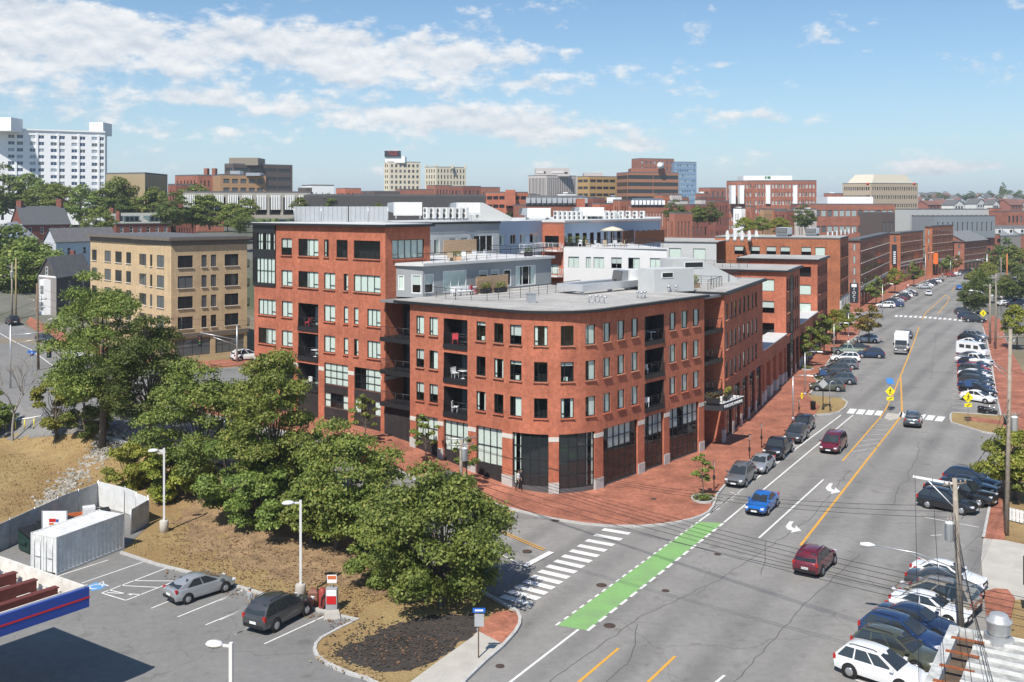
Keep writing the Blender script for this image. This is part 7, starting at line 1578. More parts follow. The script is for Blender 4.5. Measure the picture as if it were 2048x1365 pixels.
gm_ = C('dumpster_green', (.02, .045, .035), .5, .2, 3); mb = MB(); mb.add([(-1.0,-.8,.12),(1.0,-.8,.12),(1.0,.8,.12),(-1.0,.8,.12),(-1.05,-.95,1.15),(1.05,-.95,1.15),(1.05,.85,1.55),(-1.05,.85,1.55)], [(3,2,1,0),(0,1,5,4),(1,2,6,5),(2,3,7,6),(3,0,4,7)]); T_('bin', mb, gm_, dm)
for x in (-.53, .53):
    l = T_('lid', MB().add([(x-.5,-1.0,1.17),(x+.5,-1.0,1.17),(x+.5,.88,1.6),(x-.5,.88,1.6),(x-.5,-1.0,1.22),(x+.5,-1.0,1.22),(x+.5,.88,1.65),(x-.5,.88,1.65)], [(3,2,1,0),(4,5,6,7),(0,1,5,4),(1,2,6,5),(2,3,7,6),(3,0,4,7)]), trim_b, dm)
    for k in range(4): T_('lid_rib', MB().tube([(x-.35+k*.23, -.98, 1.24), (x-.35+k*.23, .86, 1.67)], .025, 4), trim_b, l)
T_('sticker', MB().quad((-.35, -.97, .7), (.05, -.97, .7), (.05, -.985, 1.0), (-.35, -.985, 1.0)), white_sign, dm)
for x in (-1.1, 1.1): T_('fork_pocket', MB().box(x-.08, x+.08, -.5, .5, .7, .9), gm_, dm)
def yard(lab, u, v, name, cat, parts, rz=.5):
    p = P(u, v); r = thing(name, lab, cat, (p.x, p.y, .03), rz)
    for nm, bx, m in parts: T_(nm, MB().box(*bx), m, r)
orange = C('barrier_orange', (.6, .16, .05), .6, .15)
yard('second dark dumpster behind the ribbed one, lids shut', 112, 1075, 'dumpster', 'dumpster', [('bin', (-1, 1, -.8, .8, .1, 1.3), gm_), ('lid', (-1.05, 1.05, -.85, .85, 1.3, 1.38), trim_b), ('fork_pocket', (-1.15, -1.0, -.4, .4, .6, .8), gm_)], 1.1)
yard('orange barrier leaning in the fenced yard', 145, 1047, 'barrier', 'barrier', [('board', (-.9, .9, -.05, .05, .5, .8), orange), ('board', (-.9, .9, -.05, .05, .1, .38), orange), ('leg', (-.85, -.75, -.3, .3, 0, .95), orange), ('leg', (.75, .85, -.3, .3, 0, .95), orange)])
yard('white upright cabinet in the fenced yard', 178, 1052, 'cabinet', 'cabinet', [('body', (-.45, .45, -.4, .4, .05, 1.5), metal_white), ('door', (-.4, .4, -.43, -.4, .15, 1.4), trim_white), ('foot', (-.4, .4, -.35, .35, 0, .05), trim_b)])
yard('stack of dark tarped crates in the fenced yard', 130, 1062, 'crate_stack', 'crates', [('crate', (-1.1, 1.1, -.7, .7, 0, .5), MT['mulch']), ('tarp', (-1.15, 1.2, -.75, .75, .5, .62), C('tarp', (.05, .055, .06), .6, .2))])
yard('red machine with dark hood in the fenced yard', 203, 1048, 'yard_machine', 'machine', [('body', (-.7, .7, -.5, .5, .25, .9), C('machine_red', (.35, .03, .03), .5, .1)), ('hood', (-.5, .6, -.45, .45, .9, 1.15), trim_b), ('wheel', (-.6, -.3, -.6, -.5, 0, .4), tyre_m), ('wheel', (.3, .6, -.6, -.5, 0, .4), tyre_m)])
# white notice board by the container
p = P(92, 1125); nb = thing('notice_board', 'white board with red print behind the container', 'sign', (p.x-.5, p.y+2.5, 0)); T_('board', MB().box(-.9, .9, -.03, .03, .9, 2.9), white_sign, nb); T_('post', MB().box(-.95, -.87, -.04, .04, 0, 2.95), galv, nb); T_('post', MB().box(.87, .95, -.04, .04, 0, 2.95), galv, nb); T_('red_print', MB().box(-.4, .1, -.04, -.03, 2.1, 2.35), red_s, nb); T_('dark_print', MB().box(.12, .3, -.04, -.03, 2.1, 2.3), blue, nb); T_('orange_print', MB().box(-.4, -.05, -.04, -.03, 1.88, 2.04), orange, nb)
# ---- lot lamps
def lot_lamp(label, x, y, z, h, hd):
    r = thing('lot_lamp', label, 'lamp post', (x, y, z), math.atan2(hd[1], hd[0])); T_('concrete_base', MB().lathe([(.34, -.3), (.34, .85), (.3, .9)], (0, 0, 0), 14), concrete, r)
    T_('pole', MB().box(-.075, .075, -.075, .075, .9, h), metal_white, r); T_('arm', MB().box(.07, .45, -.04, .04, h-.2, h-.1), metal_white, r)
    hd_ = T_('lamp_head', MB().lathe([(.08, -.05), (.24, -.03), (.27, .04), (.2, .14), (.05, .18)], (.78, 0, h-.16), 12, M=Matrix.Scale(1.55, 4, (1, 0, 0))), metal_white, r); T_('lens', MB().lathe([(.2, -.075), (.2, -.05)], (.78, 0, h-.16), 12, M=Matrix.Scale(1.5, 4, (1, 0, 0))), glass_grey, hd_)
p = PG(328, 1064); lot_lamp('white lamp post on the bank beside the fenced yard', p.x, p.y, p.z, 6.5, (-.9, -.3)); p = PG(601, 1196); lot_lamp('white lamp post behind the dark utility car', p.x, p.y, p.z, 6.3, (-.95, -.2)); lot_lamp('white lamp post in the middle of the lot', -12.0, 43.8, .02, 6.6, (-.95, .2))
# ---- air pump, bin, kerb stone
p = PG(664, 1222); r = thing('air_pump', 'red and white tyre air machine with hoses on the verge', 'air machine', (p.x, p.y, p.z)); T_('cabinet', MB().box(-.35, .35, -.25, .25, .15, 1.45), C('pump_grey', (.35, .35, .36), .5, .1), r); T_('red_panel', MB().box(-.3, .3, -.27, -.25, .5, 1.0), red_s, r); T_('white_panel', MB().box(-.3, .3, -.27, -.25, 1.02, 1.38), white_sign, r); T_('sign_post', MB().box(-.03, .03, -.03, .03, 1.45, 1.8), galv, r); T_('price_sign', MB().box(-.3, .3, -.04, .0, 1.75, 2.25), white_sign, r); T_('sign_band', MB().box(-.26, .26, -.05, -.04, 1.98, 2.2), C('sign_orange', (.6, .15, .05), .5, 0), r)
T_('hose', MB().tube([(-.36, -.1, 1.2), (-.6, -.2, .9), (-.65, -.2, .4), (-.5, -.2, .15), (-.42, -.1, .6)], .035, 6), trim_b, r); T_('vacuum', MB().lathe([(.22, .1), (.24, .3), (.24, 1.2), (.12, 1.4)], (-.62, .1, 0), 12), C('vac_red', (.3, .05, .04), .5, .1), r); T_('plinth', MB().box(-.9, .45, -.35, .35, 0, .14), concrete, r)
p = PG(627, 1214); r = thing('litter_bin', 'brown square litter bin beside the air machine', 'bin', (p.x, p.y, p.z)); T_('body', MB().box(-.3, .3, -.3, .3, 0, .95), C('bin_brown', (.2, .09, .06), .7, .2), r); T_('lid', MB().add([(-.33,-.33,.95),(.33,-.33,.95),(.33,.33,.95),(-.33,.33,.95),(-.2,-.2,1.15),(.2,-.2,1.15),(.2,.2,1.15),(-.2,.2,1.15)], [(0,1,5,4),(1,2,6,5),(2,3,7,6),(3,0,4,7),(4,5,6,7)]), MT['bin_brown'], r)
p = PG(664, 1237); r = thing('concrete_block', 'tilted concrete wheel stop block in front of the air machine', 'block', (p.x, p.y, p.z), .25); T_('block', MB().add([(-.5,-.3,0),(.5,-.3,0),(.5,.3,0),(-.5,.3,0),(-.42,-.22,.42),(.42,-.22,.42),(.42,.22,.42),(-.42,.22,.42)], [(0,1,5,4),(1,2,6,5),(2,3,7,6),(3,0,4,7),(4,5,6,7)]), concrete, r)
# ---- signs
yel = C('sign_yellow', (.85, .72, .02), .5, 0); blk = C('sign_black', (.02, .02, .02), .6, 0); solar = C('solar', (.03, .06, .14), .25, 0); sgrey = C('sign_back', (.4, .41, .42), .5, .1)
def facing(): return Matrix.Rotation(0, 4, 'Z')
def diamond(mb, s, z, y=0, mi=0): return mb.add([(0, y, z-s), (s, y, z), (0, y, z+s), (-s, y, z), (0, y+.02, z-s), (s, y+.02, z), (0, y+.02, z+s), (-s, y+.02, z)], [(0,1,2,3),(7,6,5,4)], mi)
def ped_sign(label, u, v, vt, ang=0.0, solar_tilt=1):
    p = P(u, v); s = (v-YH)/HC; H = (v-vt)/s; r = thing('crossing_sign', label, 'road sign', (p.x, p.y, .03), ang); T_('pole', MB().tube([(0, 0, 0), (0, 0, H)], .035, 6), galv, r)
    d = T_('diamond_plate', diamond(MB(), .62, H*.66, -.05), yel, r)
    zc = H*.66; f = MB(); f.lathe([(.06, -.003), (.06, .003)], (.02, -.06, zc+.33), 8, M=Matrix.Rotation(R(90), 4, 'X')); f.tube([(.03, -.06, zc+.26), (0, -.06, zc+.0)], .06, 5); f.tube([(0, -.06, zc), (.15, -.06, zc-.33)], .035, 5); f.tube([(0, -.06, zc), (-.14, -.06, zc-.33)], .035, 5); f.tube([(.03, -.06, zc+.2), (.2, -.06, zc+.02)], .025, 5); f.tube([(.03, -.06, zc+.2), (-.18, -.06, zc+.04)], .025, 5); T_('walking_figure', f, blk, d)
    a = T_('arrow_plate', MB().box(-.42, .42, -.06, -.04, zc-1.1, zc-.68), yel, r); T_('arrow', MB().tube([(.25, -.065, zc-.76), (-.2, -.065, zc-1.0)], .04, 5), blk, a)
    T_('solar_panel', MB().box(-.42, .42, -.03, .03, -.4, .4, M=Matrix.Translation((0, 0, H)) @ Matrix.Rotation(R(-40), 4, 'X')), C('solar_blue', (.05, .2, .5), .3, 0) if solar_tilt == 1 else solar, r)
ped_sign('yellow crossing sign with solar panel on the refuge island', 1780, 824, 763); ped_sign('yellow crossing sign with dark solar panel on the dry verge', 1936, 850, 768, 0, 2)
p = P(1966, 645); r = thing('warning_sign', 'yellow diamond sign beside the dense crossing trees', 'road sign', (p.x, p.y, 0)); T_('pole', MB().tube([(0, 0, 0), (0, 0, 2.6)], .04, 6), galv, r); T_('diamond_plate', diamond(MB(), .8, 2.0, -.05), yel, r); T_('symbol', MB().tube([(0, -.06, 1.7), (0, -.06, 2.3)], .1, 5), blk, r)
p = P(1646, 822); r = thing('crossing_sign', 'back of a crossing sign with solar panel by the verge', 'road sign', (p.x, p.y, .15)); T_('pole', MB().tube([(0, 0, 0), (0, 0, 4.6)], .05, 6), blk, r); T_('diamond_plate', diamond(MB(), .6, 3.2, -.06), sgrey, r); T_('solar_panel', MB().box(-.4, .4, -.03, .03, -.35, .35, M=Matrix.Translation((0, 0, 4.6)) @ Matrix.Rotation(R(-35), 4, 'X')), solar, r); T_('base', MB().lathe([(.2, 0), (.12, .35)], (0, 0, 0), 10), blk, r)
p = P(957, 1321); r = thing('street_sign', 'brown post with blue street name plate and grey sign back on the concrete path', 'street sign', (p.x, p.y, .145)); T_('pole', MB().box(-.035, .035, -.035, .035, 0, 2.75), C('post_brown', (.12, .075, .055), .7, .2), r); T_('name_plate', MB().box(-.32, .38, -.05, -.02, 2.52, 2.78), C('sign_blue', (.02, .13, .5), .5, 0), r); T_('sign_plate', MB().box(-.22, .3, -.05, -.03, 1.75, 2.45), sgrey, r); T_('lower_plate', MB().box(-.1, .02, .03, .05, 1.5, 2.0), sgrey, r); T_('lettering', MB().box(-.2, .26, -.056, -.05, 2.6, 2.7), white_sign, r)
p = PG(63, 760)
# kerb posts and meters by the brick plaza
for lab, u, v, vt in (('dark parking sign post by the hatched corner', 1428, 984, 925), ('dark meter post behind the silver sedan', 1499, 925, 871), ('dark sign post beside the black pickup', 1523, 900, 849), ('dark sign post before the black utility car', 1598, 834, 800), ('slim grey post at the verge corner', 1660, 826, 797)):
    p = P(u, v); s = (v-YH)/HC; H = (v-vt)/s; r = thing('sign_post', lab, 'post', (p.x, p.y, .15)); T_('pole', MB().tube([(0, 0, 0), (0, 0, H)], .04, 6), blk, r); T_('sign_plate', MB().box(-.02, .02, -.16, .16, H-.55, H-.1), sgrey, r); T_('meter_head', MB().box(-.09, .09, -.09, .09, H*.36, H*.5), blk, r)
p = P(1626, 822); r = thing('litter_bin', 'black slatted litter bin on the brick pavement', 'bin', (p.x, p.y, .15)); T_('body', MB().lathe([(.3, 0), (.33, .9), (.36, .95)], (0, 0, 0), 14), blk, r); T_('lid', MB().lathe([(.37, .95), (.3, 1.02), (.1, 1.05)], (0, 0, 0), 14), blk, r)
p = P(2014, 852); r = thing('litter_bin', 'dark green litter bin at the right hand verge', 'bin', (p.x, p.y, .14)); T_('body', MB().lathe([(.34, 0), (.38, .9)], (0, 0, 0), 14), gm_, r); T_('lid', MB().lathe([(.4, .9), (.25, 1.05), (.05, 1.08)], (0, 0, 0), 14), gm_, r)
p = P(1604, 800); r = thing('fire_hydrant', 'yellow fire hydrant at the verge beside the tree pit', 'hydrant', (p.x, p.y, .15)); T_('barrel', MB().lathe([(.14, 0), (.12, .1), (.12, .55), (.15, .58), (.1, .7), (.03, .78)], (0, 0, 0), 12), yel, r); T_('nozzle', MB().tube([(-.22, 0, .42), (.22, 0, .42)], .06, 8), yel, r)
p = P(1665, 823); r = thing('arched_post', 'thin grey post with arched top on the dry verge', 'bike rack', (p.x, p.y, .15)); T_('hoop', MB().tube([(-.35, 0, 0), (-.35, 0, 3.0), (-.2, 0, 3.5), (.1, 0, 3.6), (.35, 0, 3.4)], .045, 6), galv, r)  # one tall thin post bending over in an arch at the top
# ---- street lamps
def street_lamp(label, u, v, vt, armdir, arm=1.7):
    p = P(u, v); s = (v-YH)/HC; H = (v-vt)/s; r = thing('street_lamp', label, 'street lamp', (p.x, p.y, .15), math.atan2(armdir[1], armdir[0])); T_('pole', MB().tube([(0, 0, 0), (0, 0, H)], [.1, .065], 8), galv, r); T_('base', MB().lathe([(.2, 0), (.2, .25), (.12, .35)], (0, 0, 0), 10), galv, r)
    T_('arm', MB().tube([(0, 0, H-.05), (arm*.5, 0, H+.2), (arm, 0, H+.25)], .04, 6), galv, r); T_('lamp_head', MB().add([(arm-.1,-.14,H+.2),(arm+.65,-.12,H+.2),(arm+.65,.12,H+.2),(arm-.1,.14,H+.2),(arm-.05,-.08,H+.32),(arm+.5,-.07,H+.3),(arm+.5,.07,H+.3),(arm-.05,.08,H+.32)], [(3,2,1,0),(4,5,6,7),(0,1,5,4),(1,2,6,5),(2,3,7,6),(3,0,4,7)]), metal_white, r)
NR = Vector((.9, -.43))
for lab, u, v, vt in (('galvanised street lamp at the kerb row by the black utility car', 1586, 843, 756), ('galvanised street lamp beside the first tree pit', 1610, 793, 708), ('galvanised street lamp above the white utility car', 1668, 716, 650), ('galvanised street lamp by the reddish brown tree', 1697, 676, 629), ('tall street lamp at the driveway of the orange brick building', 1765, 641, 571), ('street lamp before the green shopfronts', 1851, 578, 508), ('street lamp at the orange banner office', 1901, 556, 522)): street_lamp(lab, u, v, vt, NR)
# ---- utility poles
def upole(label, u, v, vt, lean=(0, 0), r0=.16, m=None, arms=(), trans=(), lamp=None, z=0.0, hd=0.0, base=None):
    p = Vector(base) if base else PG(u, v); s = FPX/p.y; H = HC-(vt-YH)/s-p.z
    r = thing('utility_pole', label, 'utility pole', (p.x, p.y, p.z), hd); top = Vector((lean[0], lean[1], H)); T_('pole', MB().tube([(0, 0, -.2), top], [r0, r0*.68], 9), m or pole_wood, r)
    for za, hw, ax, mm in arms:
        c = top*(za/H); d = Vector((math.cos(ax), math.sin(ax), 0)); a = T_('crossarm', MB().tube([c-d*hw, c+d*hw], .06, 4), mm or pole_wood, r)
        for k in (-.92, -.5, .5, .92): q = c+d*hw*k; T_('insulator', MB().lathe([(.04, 0), (.06, .06), (.035, .1), (.05, .16)], q+Vector((0, 0, .05)), 8), C('insulator', (.3, .25, .22), .3, 0), a)
        T_('brace', MB().tube([c+d*hw*.45, c-Vector((0, 0, .7))], .025, 4), galv, r); T_('brace', MB().tube([c-d*hw*.45, c-Vector((0, 0, .7))], .025, 4), galv, r)
    for zt_, ax in trans:
        c = top*(zt_/H)+Vector((math.cos(ax), math.sin(ax), 0))*.45; T_('transformer', MB().lathe([(.2, -.02), (.27, .02), (.27, 1.0), (.29, 1.02), (.2, 1.12), (.06, 1.15)], c, 14), C('transformer_grey', (.62, .64, .64), .45, .06), r)
        for k in (-.1, .1): T_('bushing', MB().lathe([(.04, 0), (.06, .1), (.03, .25)], c+Vector((k, 0, 1.12)), 8), MT['insulator'], r)
    if lamp:
        zl, L, ax = lamp; c = top*(zl/H); d = Vector((math.cos(ax), math.sin(ax), 0)); T_('lamp_arm', MB().tube([c, c+d*L*.5+Vector((0, 0, .75)), c+d*L+Vector((0, 0, .95))], .04, 6), galv, r); T_('lamp_arm_brace', MB().tube([c-Vector((0, 0, .5)), c+d*L*.55+Vector((0, 0, .7))], .025, 5), galv, r)
        e = c+d*L+Vector((0, 0, .95)); n = Vector((-d.y, d.x, 0)); T_('lamp_head', MB().tube([e-d*.1, e+d*.25, e+d*.75], [.06, .16, .1], 8), metal_white, r)
    return r, Vector((p.x, p.y, p.z)), top
wires = []
road_ax = math.atan2(.27, -.96)
u1, b1, t1 = upole('leaning grey utility pole with white transformer and long lamp arm before the near bays', 0, 0, 958, (-.35, .1), .2, None, [(8.9, .8, .3, None)], [(5.6, math.pi)], (3.9, 4.7, math.radians(162)), base=(26.3, 60.0, .1))
d = Vector((-.98, .2, 0)); c = t1*(8.9/t1.z); T_('outrigger_arm', MB().box(0, 2.35, -.06, .06, -.06, .06, M=Matrix.Translation(c) @ Matrix.Rotation(math.atan2(.2, -.98), 4, 'Z') @ Matrix.Rotation(R(-8), 4, 'Y')), trim_white, u1); T_('outrigger_brace', MB().tube([c-Vector((0, 0, 1.4)), c+d*1.5+Vector((0, 0, .15))], .035, 5), trim_white, u1)
u2, b2, t2 = upole('tall wooden utility pole beside the brick walk and plank fence', 2013, 1071, 660, (.55, .5), .19, None, [(15.2, 1.1, .1, None), (9.2, .9, .1, None)], [(8.0, 0)], (12.4, 2.2, math.radians(170)))
u3, b3, t3 = upole('first of the paired utility poles by the crossing trees', 1980, 690, 568, (0, 0), .2, None, [(10.9, 1.3, .2, None)], [(8, .3)], (9, 3.0, math.radians(175)))
u4, b4, t4 = upole('second of the paired utility poles by the crossing trees', 1991, 700, 548, (.1, 0), .18, None, [(12.8, 1.5, .1, None)], [], None)
u5, b5, t5 = upole('pale pole with crossarm at the far bend', 1974, 560, 508, (0, 0), .2, galv, [], [], (6, 3, math.radians(180))); u6, b6, t6 = upole('utility pole beyond the far bend', 2002, 565, 515, (0, 0), .22, None, [(7.4, 1.2, 0, None)], []); u9, b9, t9 = upole('orange wrapped pole beyond the far bend', 2014, 575, 508, (0, 0), .25, C('pole_orange', (.55, .2, .07), .8, .1), [], [])
u7, b7, t7 = upole('pole with grey transformer before the glazed shop bays', 922, 1000, 880, (0, 0), .17, None, [(5.2, 1.3, .25, galv), (4.7, 1.1, .25, galv)], [(3.4, -.8)])
u8, b8, t8 = upole('brown wooden pole at the upper street junction', 77, 741, 567, (-.2, 0), .19, pole_brown, [(9.8, 1.2, .3, None), (8.6, 1.0, .3, None)], [], (6.3, 3.0, math.radians(10)))
ua, ba, ta = upole('utility pole with transformer beside the shingled house trees', 24, 640, 526, (0, 0), .2, None, [(10.2, 1.0, .2, None)], [(8.2, -1.2)]); ub, bb, tb = upole('yellowish wooden pole beside the transformer pole', 32, 640, 516, (0, 0), .18, C('pole_yellow', (.36, .28, .15), .85, .15), [], [])
ue, be, te = upole('grey metal pole rising from the bank trees', 449, 985, 832, (0, 0), .12, galv, [], [], None)
ug, bg_, tg = upole('thin grey signal mast at the upper junction', 21, 778, 650, (0, 0), .12, galv, [], []); T_('mast_arm', MB().tube([(0, 0, 6.6), (4.0, .6, 7.0)], .07, 6), galv, ug); T_('mast_arm', MB().tube([(0, 0, 5.6), (4.0, .6, 6.2)], .04, 6), galv, ug)
uh, bh_, th_ = upole('galvanised signal pole with trussed arm before the tan building', 474, 727, 652, (0, 0), .14, galv, [], []); T_('mast_arm', MB().tube([(0, 0, 3.4), (-4.9, -1.4, 4.6)], .07, 6), galv, uh); T_('mast_arm', MB().tube([(0, 0, 2.6), (-3.2, -.9, 3.9)], .06, 6), galv, uh)
def signal(lab, loc):
    r = thing('traffic_signal', lab, 'traffic light', loc); T_('housing', MB().box(-.18, .18, -.14, .14, -.6, .6), blk, r); T_('backplate', MB().box(-.32, .32, .02, .05, -.75, .75), blk, r)
    for i, cc_ in enumerate(((.3, .02, .02), (.3, .2, .02), (.02, .2, .08))): T_('lens', MB().lathe([(.11, 0), (.11, .02)], (0, -.14, .38-i*.38), 10, M=Matrix.Rotation(R(90), 4, 'X')), C('lens%d' % i, cc_, .3, 0), r)
p = bg_+Vector((4.0, .6, 6.2)); signal('dark traffic light hanging at the upper junction', WY(98, 705, 136)); signal('dark traffic light hanging before the tan building shop', WY(400, 682, 142)); signal('dark traffic light near the tan building corner', WY(310, 676, 145))
p = PG(64, 755); r = thing('street_sign', 'blue street name plates on a thin post at the upper junction', 'street sign', (p.x, p.y, p.z)); T_('pole', MB().tube([(0, 0, 0), (0, 0, 3.4)], .04, 6), galv, r); T_('name_plate', MB().box(-.6, .6, -.02, .02, 3.2, 3.55), MT['sign_blue'], r); T_('name_plate', MB().box(-.02, .02, -.6, .6, 2.8, 3.15), MT['sign_blue'], r)
for i, u in enumerate((12, 31, 49, 68, 86)):
    p = PG(u, 862-i*1.5); r = thing('delineator_post', 'yellow flexible lane post along the upper road edge', 'bollard', (p.x, p.y, p.z), 0, 'yellow lane posts'); T_('post', MB().tube([(0, 0, 0), (0, 0, 1.05)], .05, 8), yel, r); T_('foot', MB().lathe([(.13, .0), (.13, .05)], (0, 0, 0), 10), blk, r)
ORD = ['top ', 'second ', 'third ', 'fourth ']
def wire(a, b, sag, label, r=.016, m=None, group='overhead wires'):
    a, b = Vector(a), Vector(b); pts = [a.lerp(b, i/14)-Vector((0, 0, sag*4*(i/14)*(1-i/14))) for i in range(15)]
    o = MB().tube(pts, r, 4, cap=False).obj('overhead_wire', m or C('wire', (.02, .02, .022), .6, 0)); tag(o, label, 'wire', group)
T1 = b1+t1; tip = b1+c+d*2.2+Vector((0, 0, .4)); V = Vector
off = V((15.5, 34.0, 7.6))
for k, t_ in enumerate((.15, .55, .98)): wire(b1+c+d*2.25*t_+V((0, 0, .12+.3*t_)), off+V((-.9*k, .2*k, 0)), .5, ORD[k]+'power line running from the outrigger arm along the near bays')
for k in range(3): wire(T1+V((.2*k, 0, -1.2-.6*k)), b2+t2*(.66-.05*k), .5, ORD[k]+'cable between the leaning pole and the tall pole by the brick walk')
for k in range(4): wire(T1+V((0, 0, -2.0-.5*k)), V((17.5+.3*k, 36, 5.0-.3*k)), .45, ORD[k]+'cable running from the leaning pole along the shed roof')
for k in range(3): wire(b7+t7+V((-.8+.8*k, .1, -.3-.12*k)), T1+V((0, 0, -1.6-.35*k)), 1.3, ORD[k]+'wire crossing the street from the transformer pole to the leaning pole')
for k in range(4): wire(b7+t7+V((.2*k, 0, -1.2-.28*k)), V((33, 44, 6.4-.35*k)), 1.0, ORD[k]+'low wire crossing the junction above the green bike lane')
for k in range(2): wire(V((-3.5, 72, 6.5-.4*k)), V((36, 42, 5.2-.35*k)), .7, ORD[k]+'wire crossing the avenue beyond the corner tree')
for k in range(3): wire(b2+t2*(.97-.03*k), b4+t4*(.97-.03*k), 1.0, ORD[k]+'power line above the right hand brick walk')
for k in range(2): wire(b4+t4*(.97-.1*k), b6+t6*(.95-.1*k), 1.2, ORD[k]+'power line running on to the far bend')
wire(b2+t2*.8, V((52, 60, 11)), .6, 'wire leaving the tall pole towards the wharf'); wire(b2+t2*.58, T1+V((3, 8, -3)), .5, 'slack cable beside the tall pole')
for k in range(3): wire(ba+ta*(.97-.06*k), b8+t8*(.97-.08*k), .8, ORD[k]+'line between the house pole and the junction pole')
for k in range(3): wire(b8+t8*(.95-.09*k), WY(560, 640+8*k, 135), 1.6, ORD[k]+'line crossing in front of the tan building')
for k in range(2): wire(b8+t8*(.8-.1*k), V((-70, 96, 8.5-k)), .6, ORD[k]+'line leaving the junction pole to the left')
# ---- near right shed roof with gutter, rusty straps and an exhaust fan
F = Vector((21.7, 50.8)); fa = Vector((-.52, -.855)).normalized(); fb = Vector((.855, -.52)).normalized(); ZR = 4.5
shed = thing('shed', 'low wharf shed with ribbed white metal roof and rusty gutter straps', 'building', (F.x+4, F.y-6, 0))
def FP(a, b, z=0): p = F+fa*a+fb*b; return Vector((p.x, p.y, z))
def fpr(a0, a1, b0, b1, z0, z1, m, nm): return MB().prism([tuple(FP(a, b).xy) for a, b in ((a0, b0), (a1, b0), (a1, b1), (a0, b1))], z0, z1).obj(nm, m, shed)
peel = C('peeling_paint', (.5, .5, .48), .8, .22, 1.2, fine=.25, fscale=3); wornroof = C('worn_roof', (.36, .355, .34), .8, .25, .9, fine=.3, fscale=2.2)
fpr(.05, 22, .05, 14, 0, ZR-.45, C('shed_wall', (.45, .45, .44), .8, .1), 'wall'); fpr(0, 22, 0, .5, ZR-.5, ZR+.05, peel, 'parapet'); fpr(0, .35, .5, 1.5, ZR-.5, ZR+.02, peel, 'parapet'); fpr(.35, 22, .5, 1.3, ZR-.5, ZR-.38, C('gutter_dirt', (.12, .085, .06), .9, .3, 2), 'gutter'); fpr(.0, 22, 1.3, 14, ZR-.45, ZR-.02, wornroof, 'roof')
for i in range(14): fpr(.12+i*1.02, .3+i*1.02, 1.32, 14, ZR-.02, ZR+.09, C('roof_rib', (.6, .6, .57), .7, .15, 2), 'roof_rib')
for i in range(5): fpr(1.5+i*1.75, 1.72+i*1.75, .3, 1.75, ZR+.06, ZR+.1, C('rust', (.28, .085, .03), .85, .3, 5), 'gutter_strap')
p = FP(.9, 2.3); fan = thing('exhaust_fan', 'round metal exhaust fan on the ribbed shed roof', 'roof fan', (p.x, p.y, ZR)); T_('kerb', MB().box(-.5, .5, -.5, .5, -.02, .35), galv, fan); T_('drum', MB().lathe([(.42, .35), (.52, .5), (.55, .95), (.6, 1.0), (.6, 1.08), (.45, 1.15), (.42, 1.3), (.35, 1.36), (.1, 1.38)], (0, 0, 0), 20), C('fan_metal', (.55, .55, .54), .4, .15, 3, metal=.5), fan); T_('handle', MB().tube([(.4, -.45, .75), (.45, -.52, .8), (.52, -.4, .75)], .03, 5), blk, fan)
# small white kiosk and the lettered sign
p = P(2048, 1290); ki = thing('kiosk', 'white trimmed kiosk with flat dark roof beside the brick walk', 'building', (p.x+1.2, p.y, 0)); M = Matrix.Rotation(math.atan2(fb.y, fb.x), 4, 'Z'); T_('wall', MB().box(-.2, 4, -3, 1.6, 0, 2.6, M=M), trim_white, ki); T_('roof', MB().box(-.4, 4.2, -3.2, 1.8, 2.6, 2.8, M=M), roof_dark, ki); T_('window', MB().box(-.23, -.19, -.6, 1.0, .9, 2.0, M=M), glass_dark, ki)
p = P(2052, 1235); sg_ = thing('shop_sign', 'white sign in black frame with blue lettering on a post by the kiosk', 'sign', (p.x, p.y, 0)); M = Matrix.Rotation(-.35, 4, 'Z'); T_('post', MB().box(.5, .62, -.06, .06, 0, 2.2), blk, sg_); T_('frame', MB().box(-.15, 2.0, -.1, .1, 2.0, 3.75, M=M), blk, sg_); T_('face', MB().box(-.05, 1.9, -.115, -.1, 2.1, 3.65, M=M), white_sign, sg_)
tx = text3d('B', .8, Matrix.Identity(4), MT['sign_blue'], 'lettering', None); tx.parent = sg_; tx.matrix_local = M @ Matrix.Translation((.5, -.13, 2.9)) @ Matrix.Rotation(R(90), 4, 'X')
p = P(2040, 1048); r = thing('plank_fence', 'short white plank fence below the overhanging tree', 'fence', (p.x, p.y, 0), -.9)
for i in range(7): T_('plank', MB().box(-.9+i*.3, -.66+i*.3, -.02, .02, .1, 1.1), trim_white, r)
for z in (.3, .9): T_('rail', MB().box(-.95, 1.2, .02, .06, z, z+.08), trim_white, r)
# ---- rooftop plant
unit_m = C('plant_white', (.68, .68, .66), .5, .08, 2); grill = C('plant_grille', (.12, .12, .12), .7, 0)
def box_obj(name, label, cat, p, size, rz, parts, group=None):
    r = thing(name, label, cat, p, rz, group)
    for nm, bx, m in parts: T_(nm, MB().box(*bx), m, r)
    return r
def ab_r(): return math.atan2(EA.y, EA.x)
def roofpt(u, v, z): s = (v-YH)/(HC-z); return Vector(((u-CX)/s, FPX/s, z))
ra = ab_r()
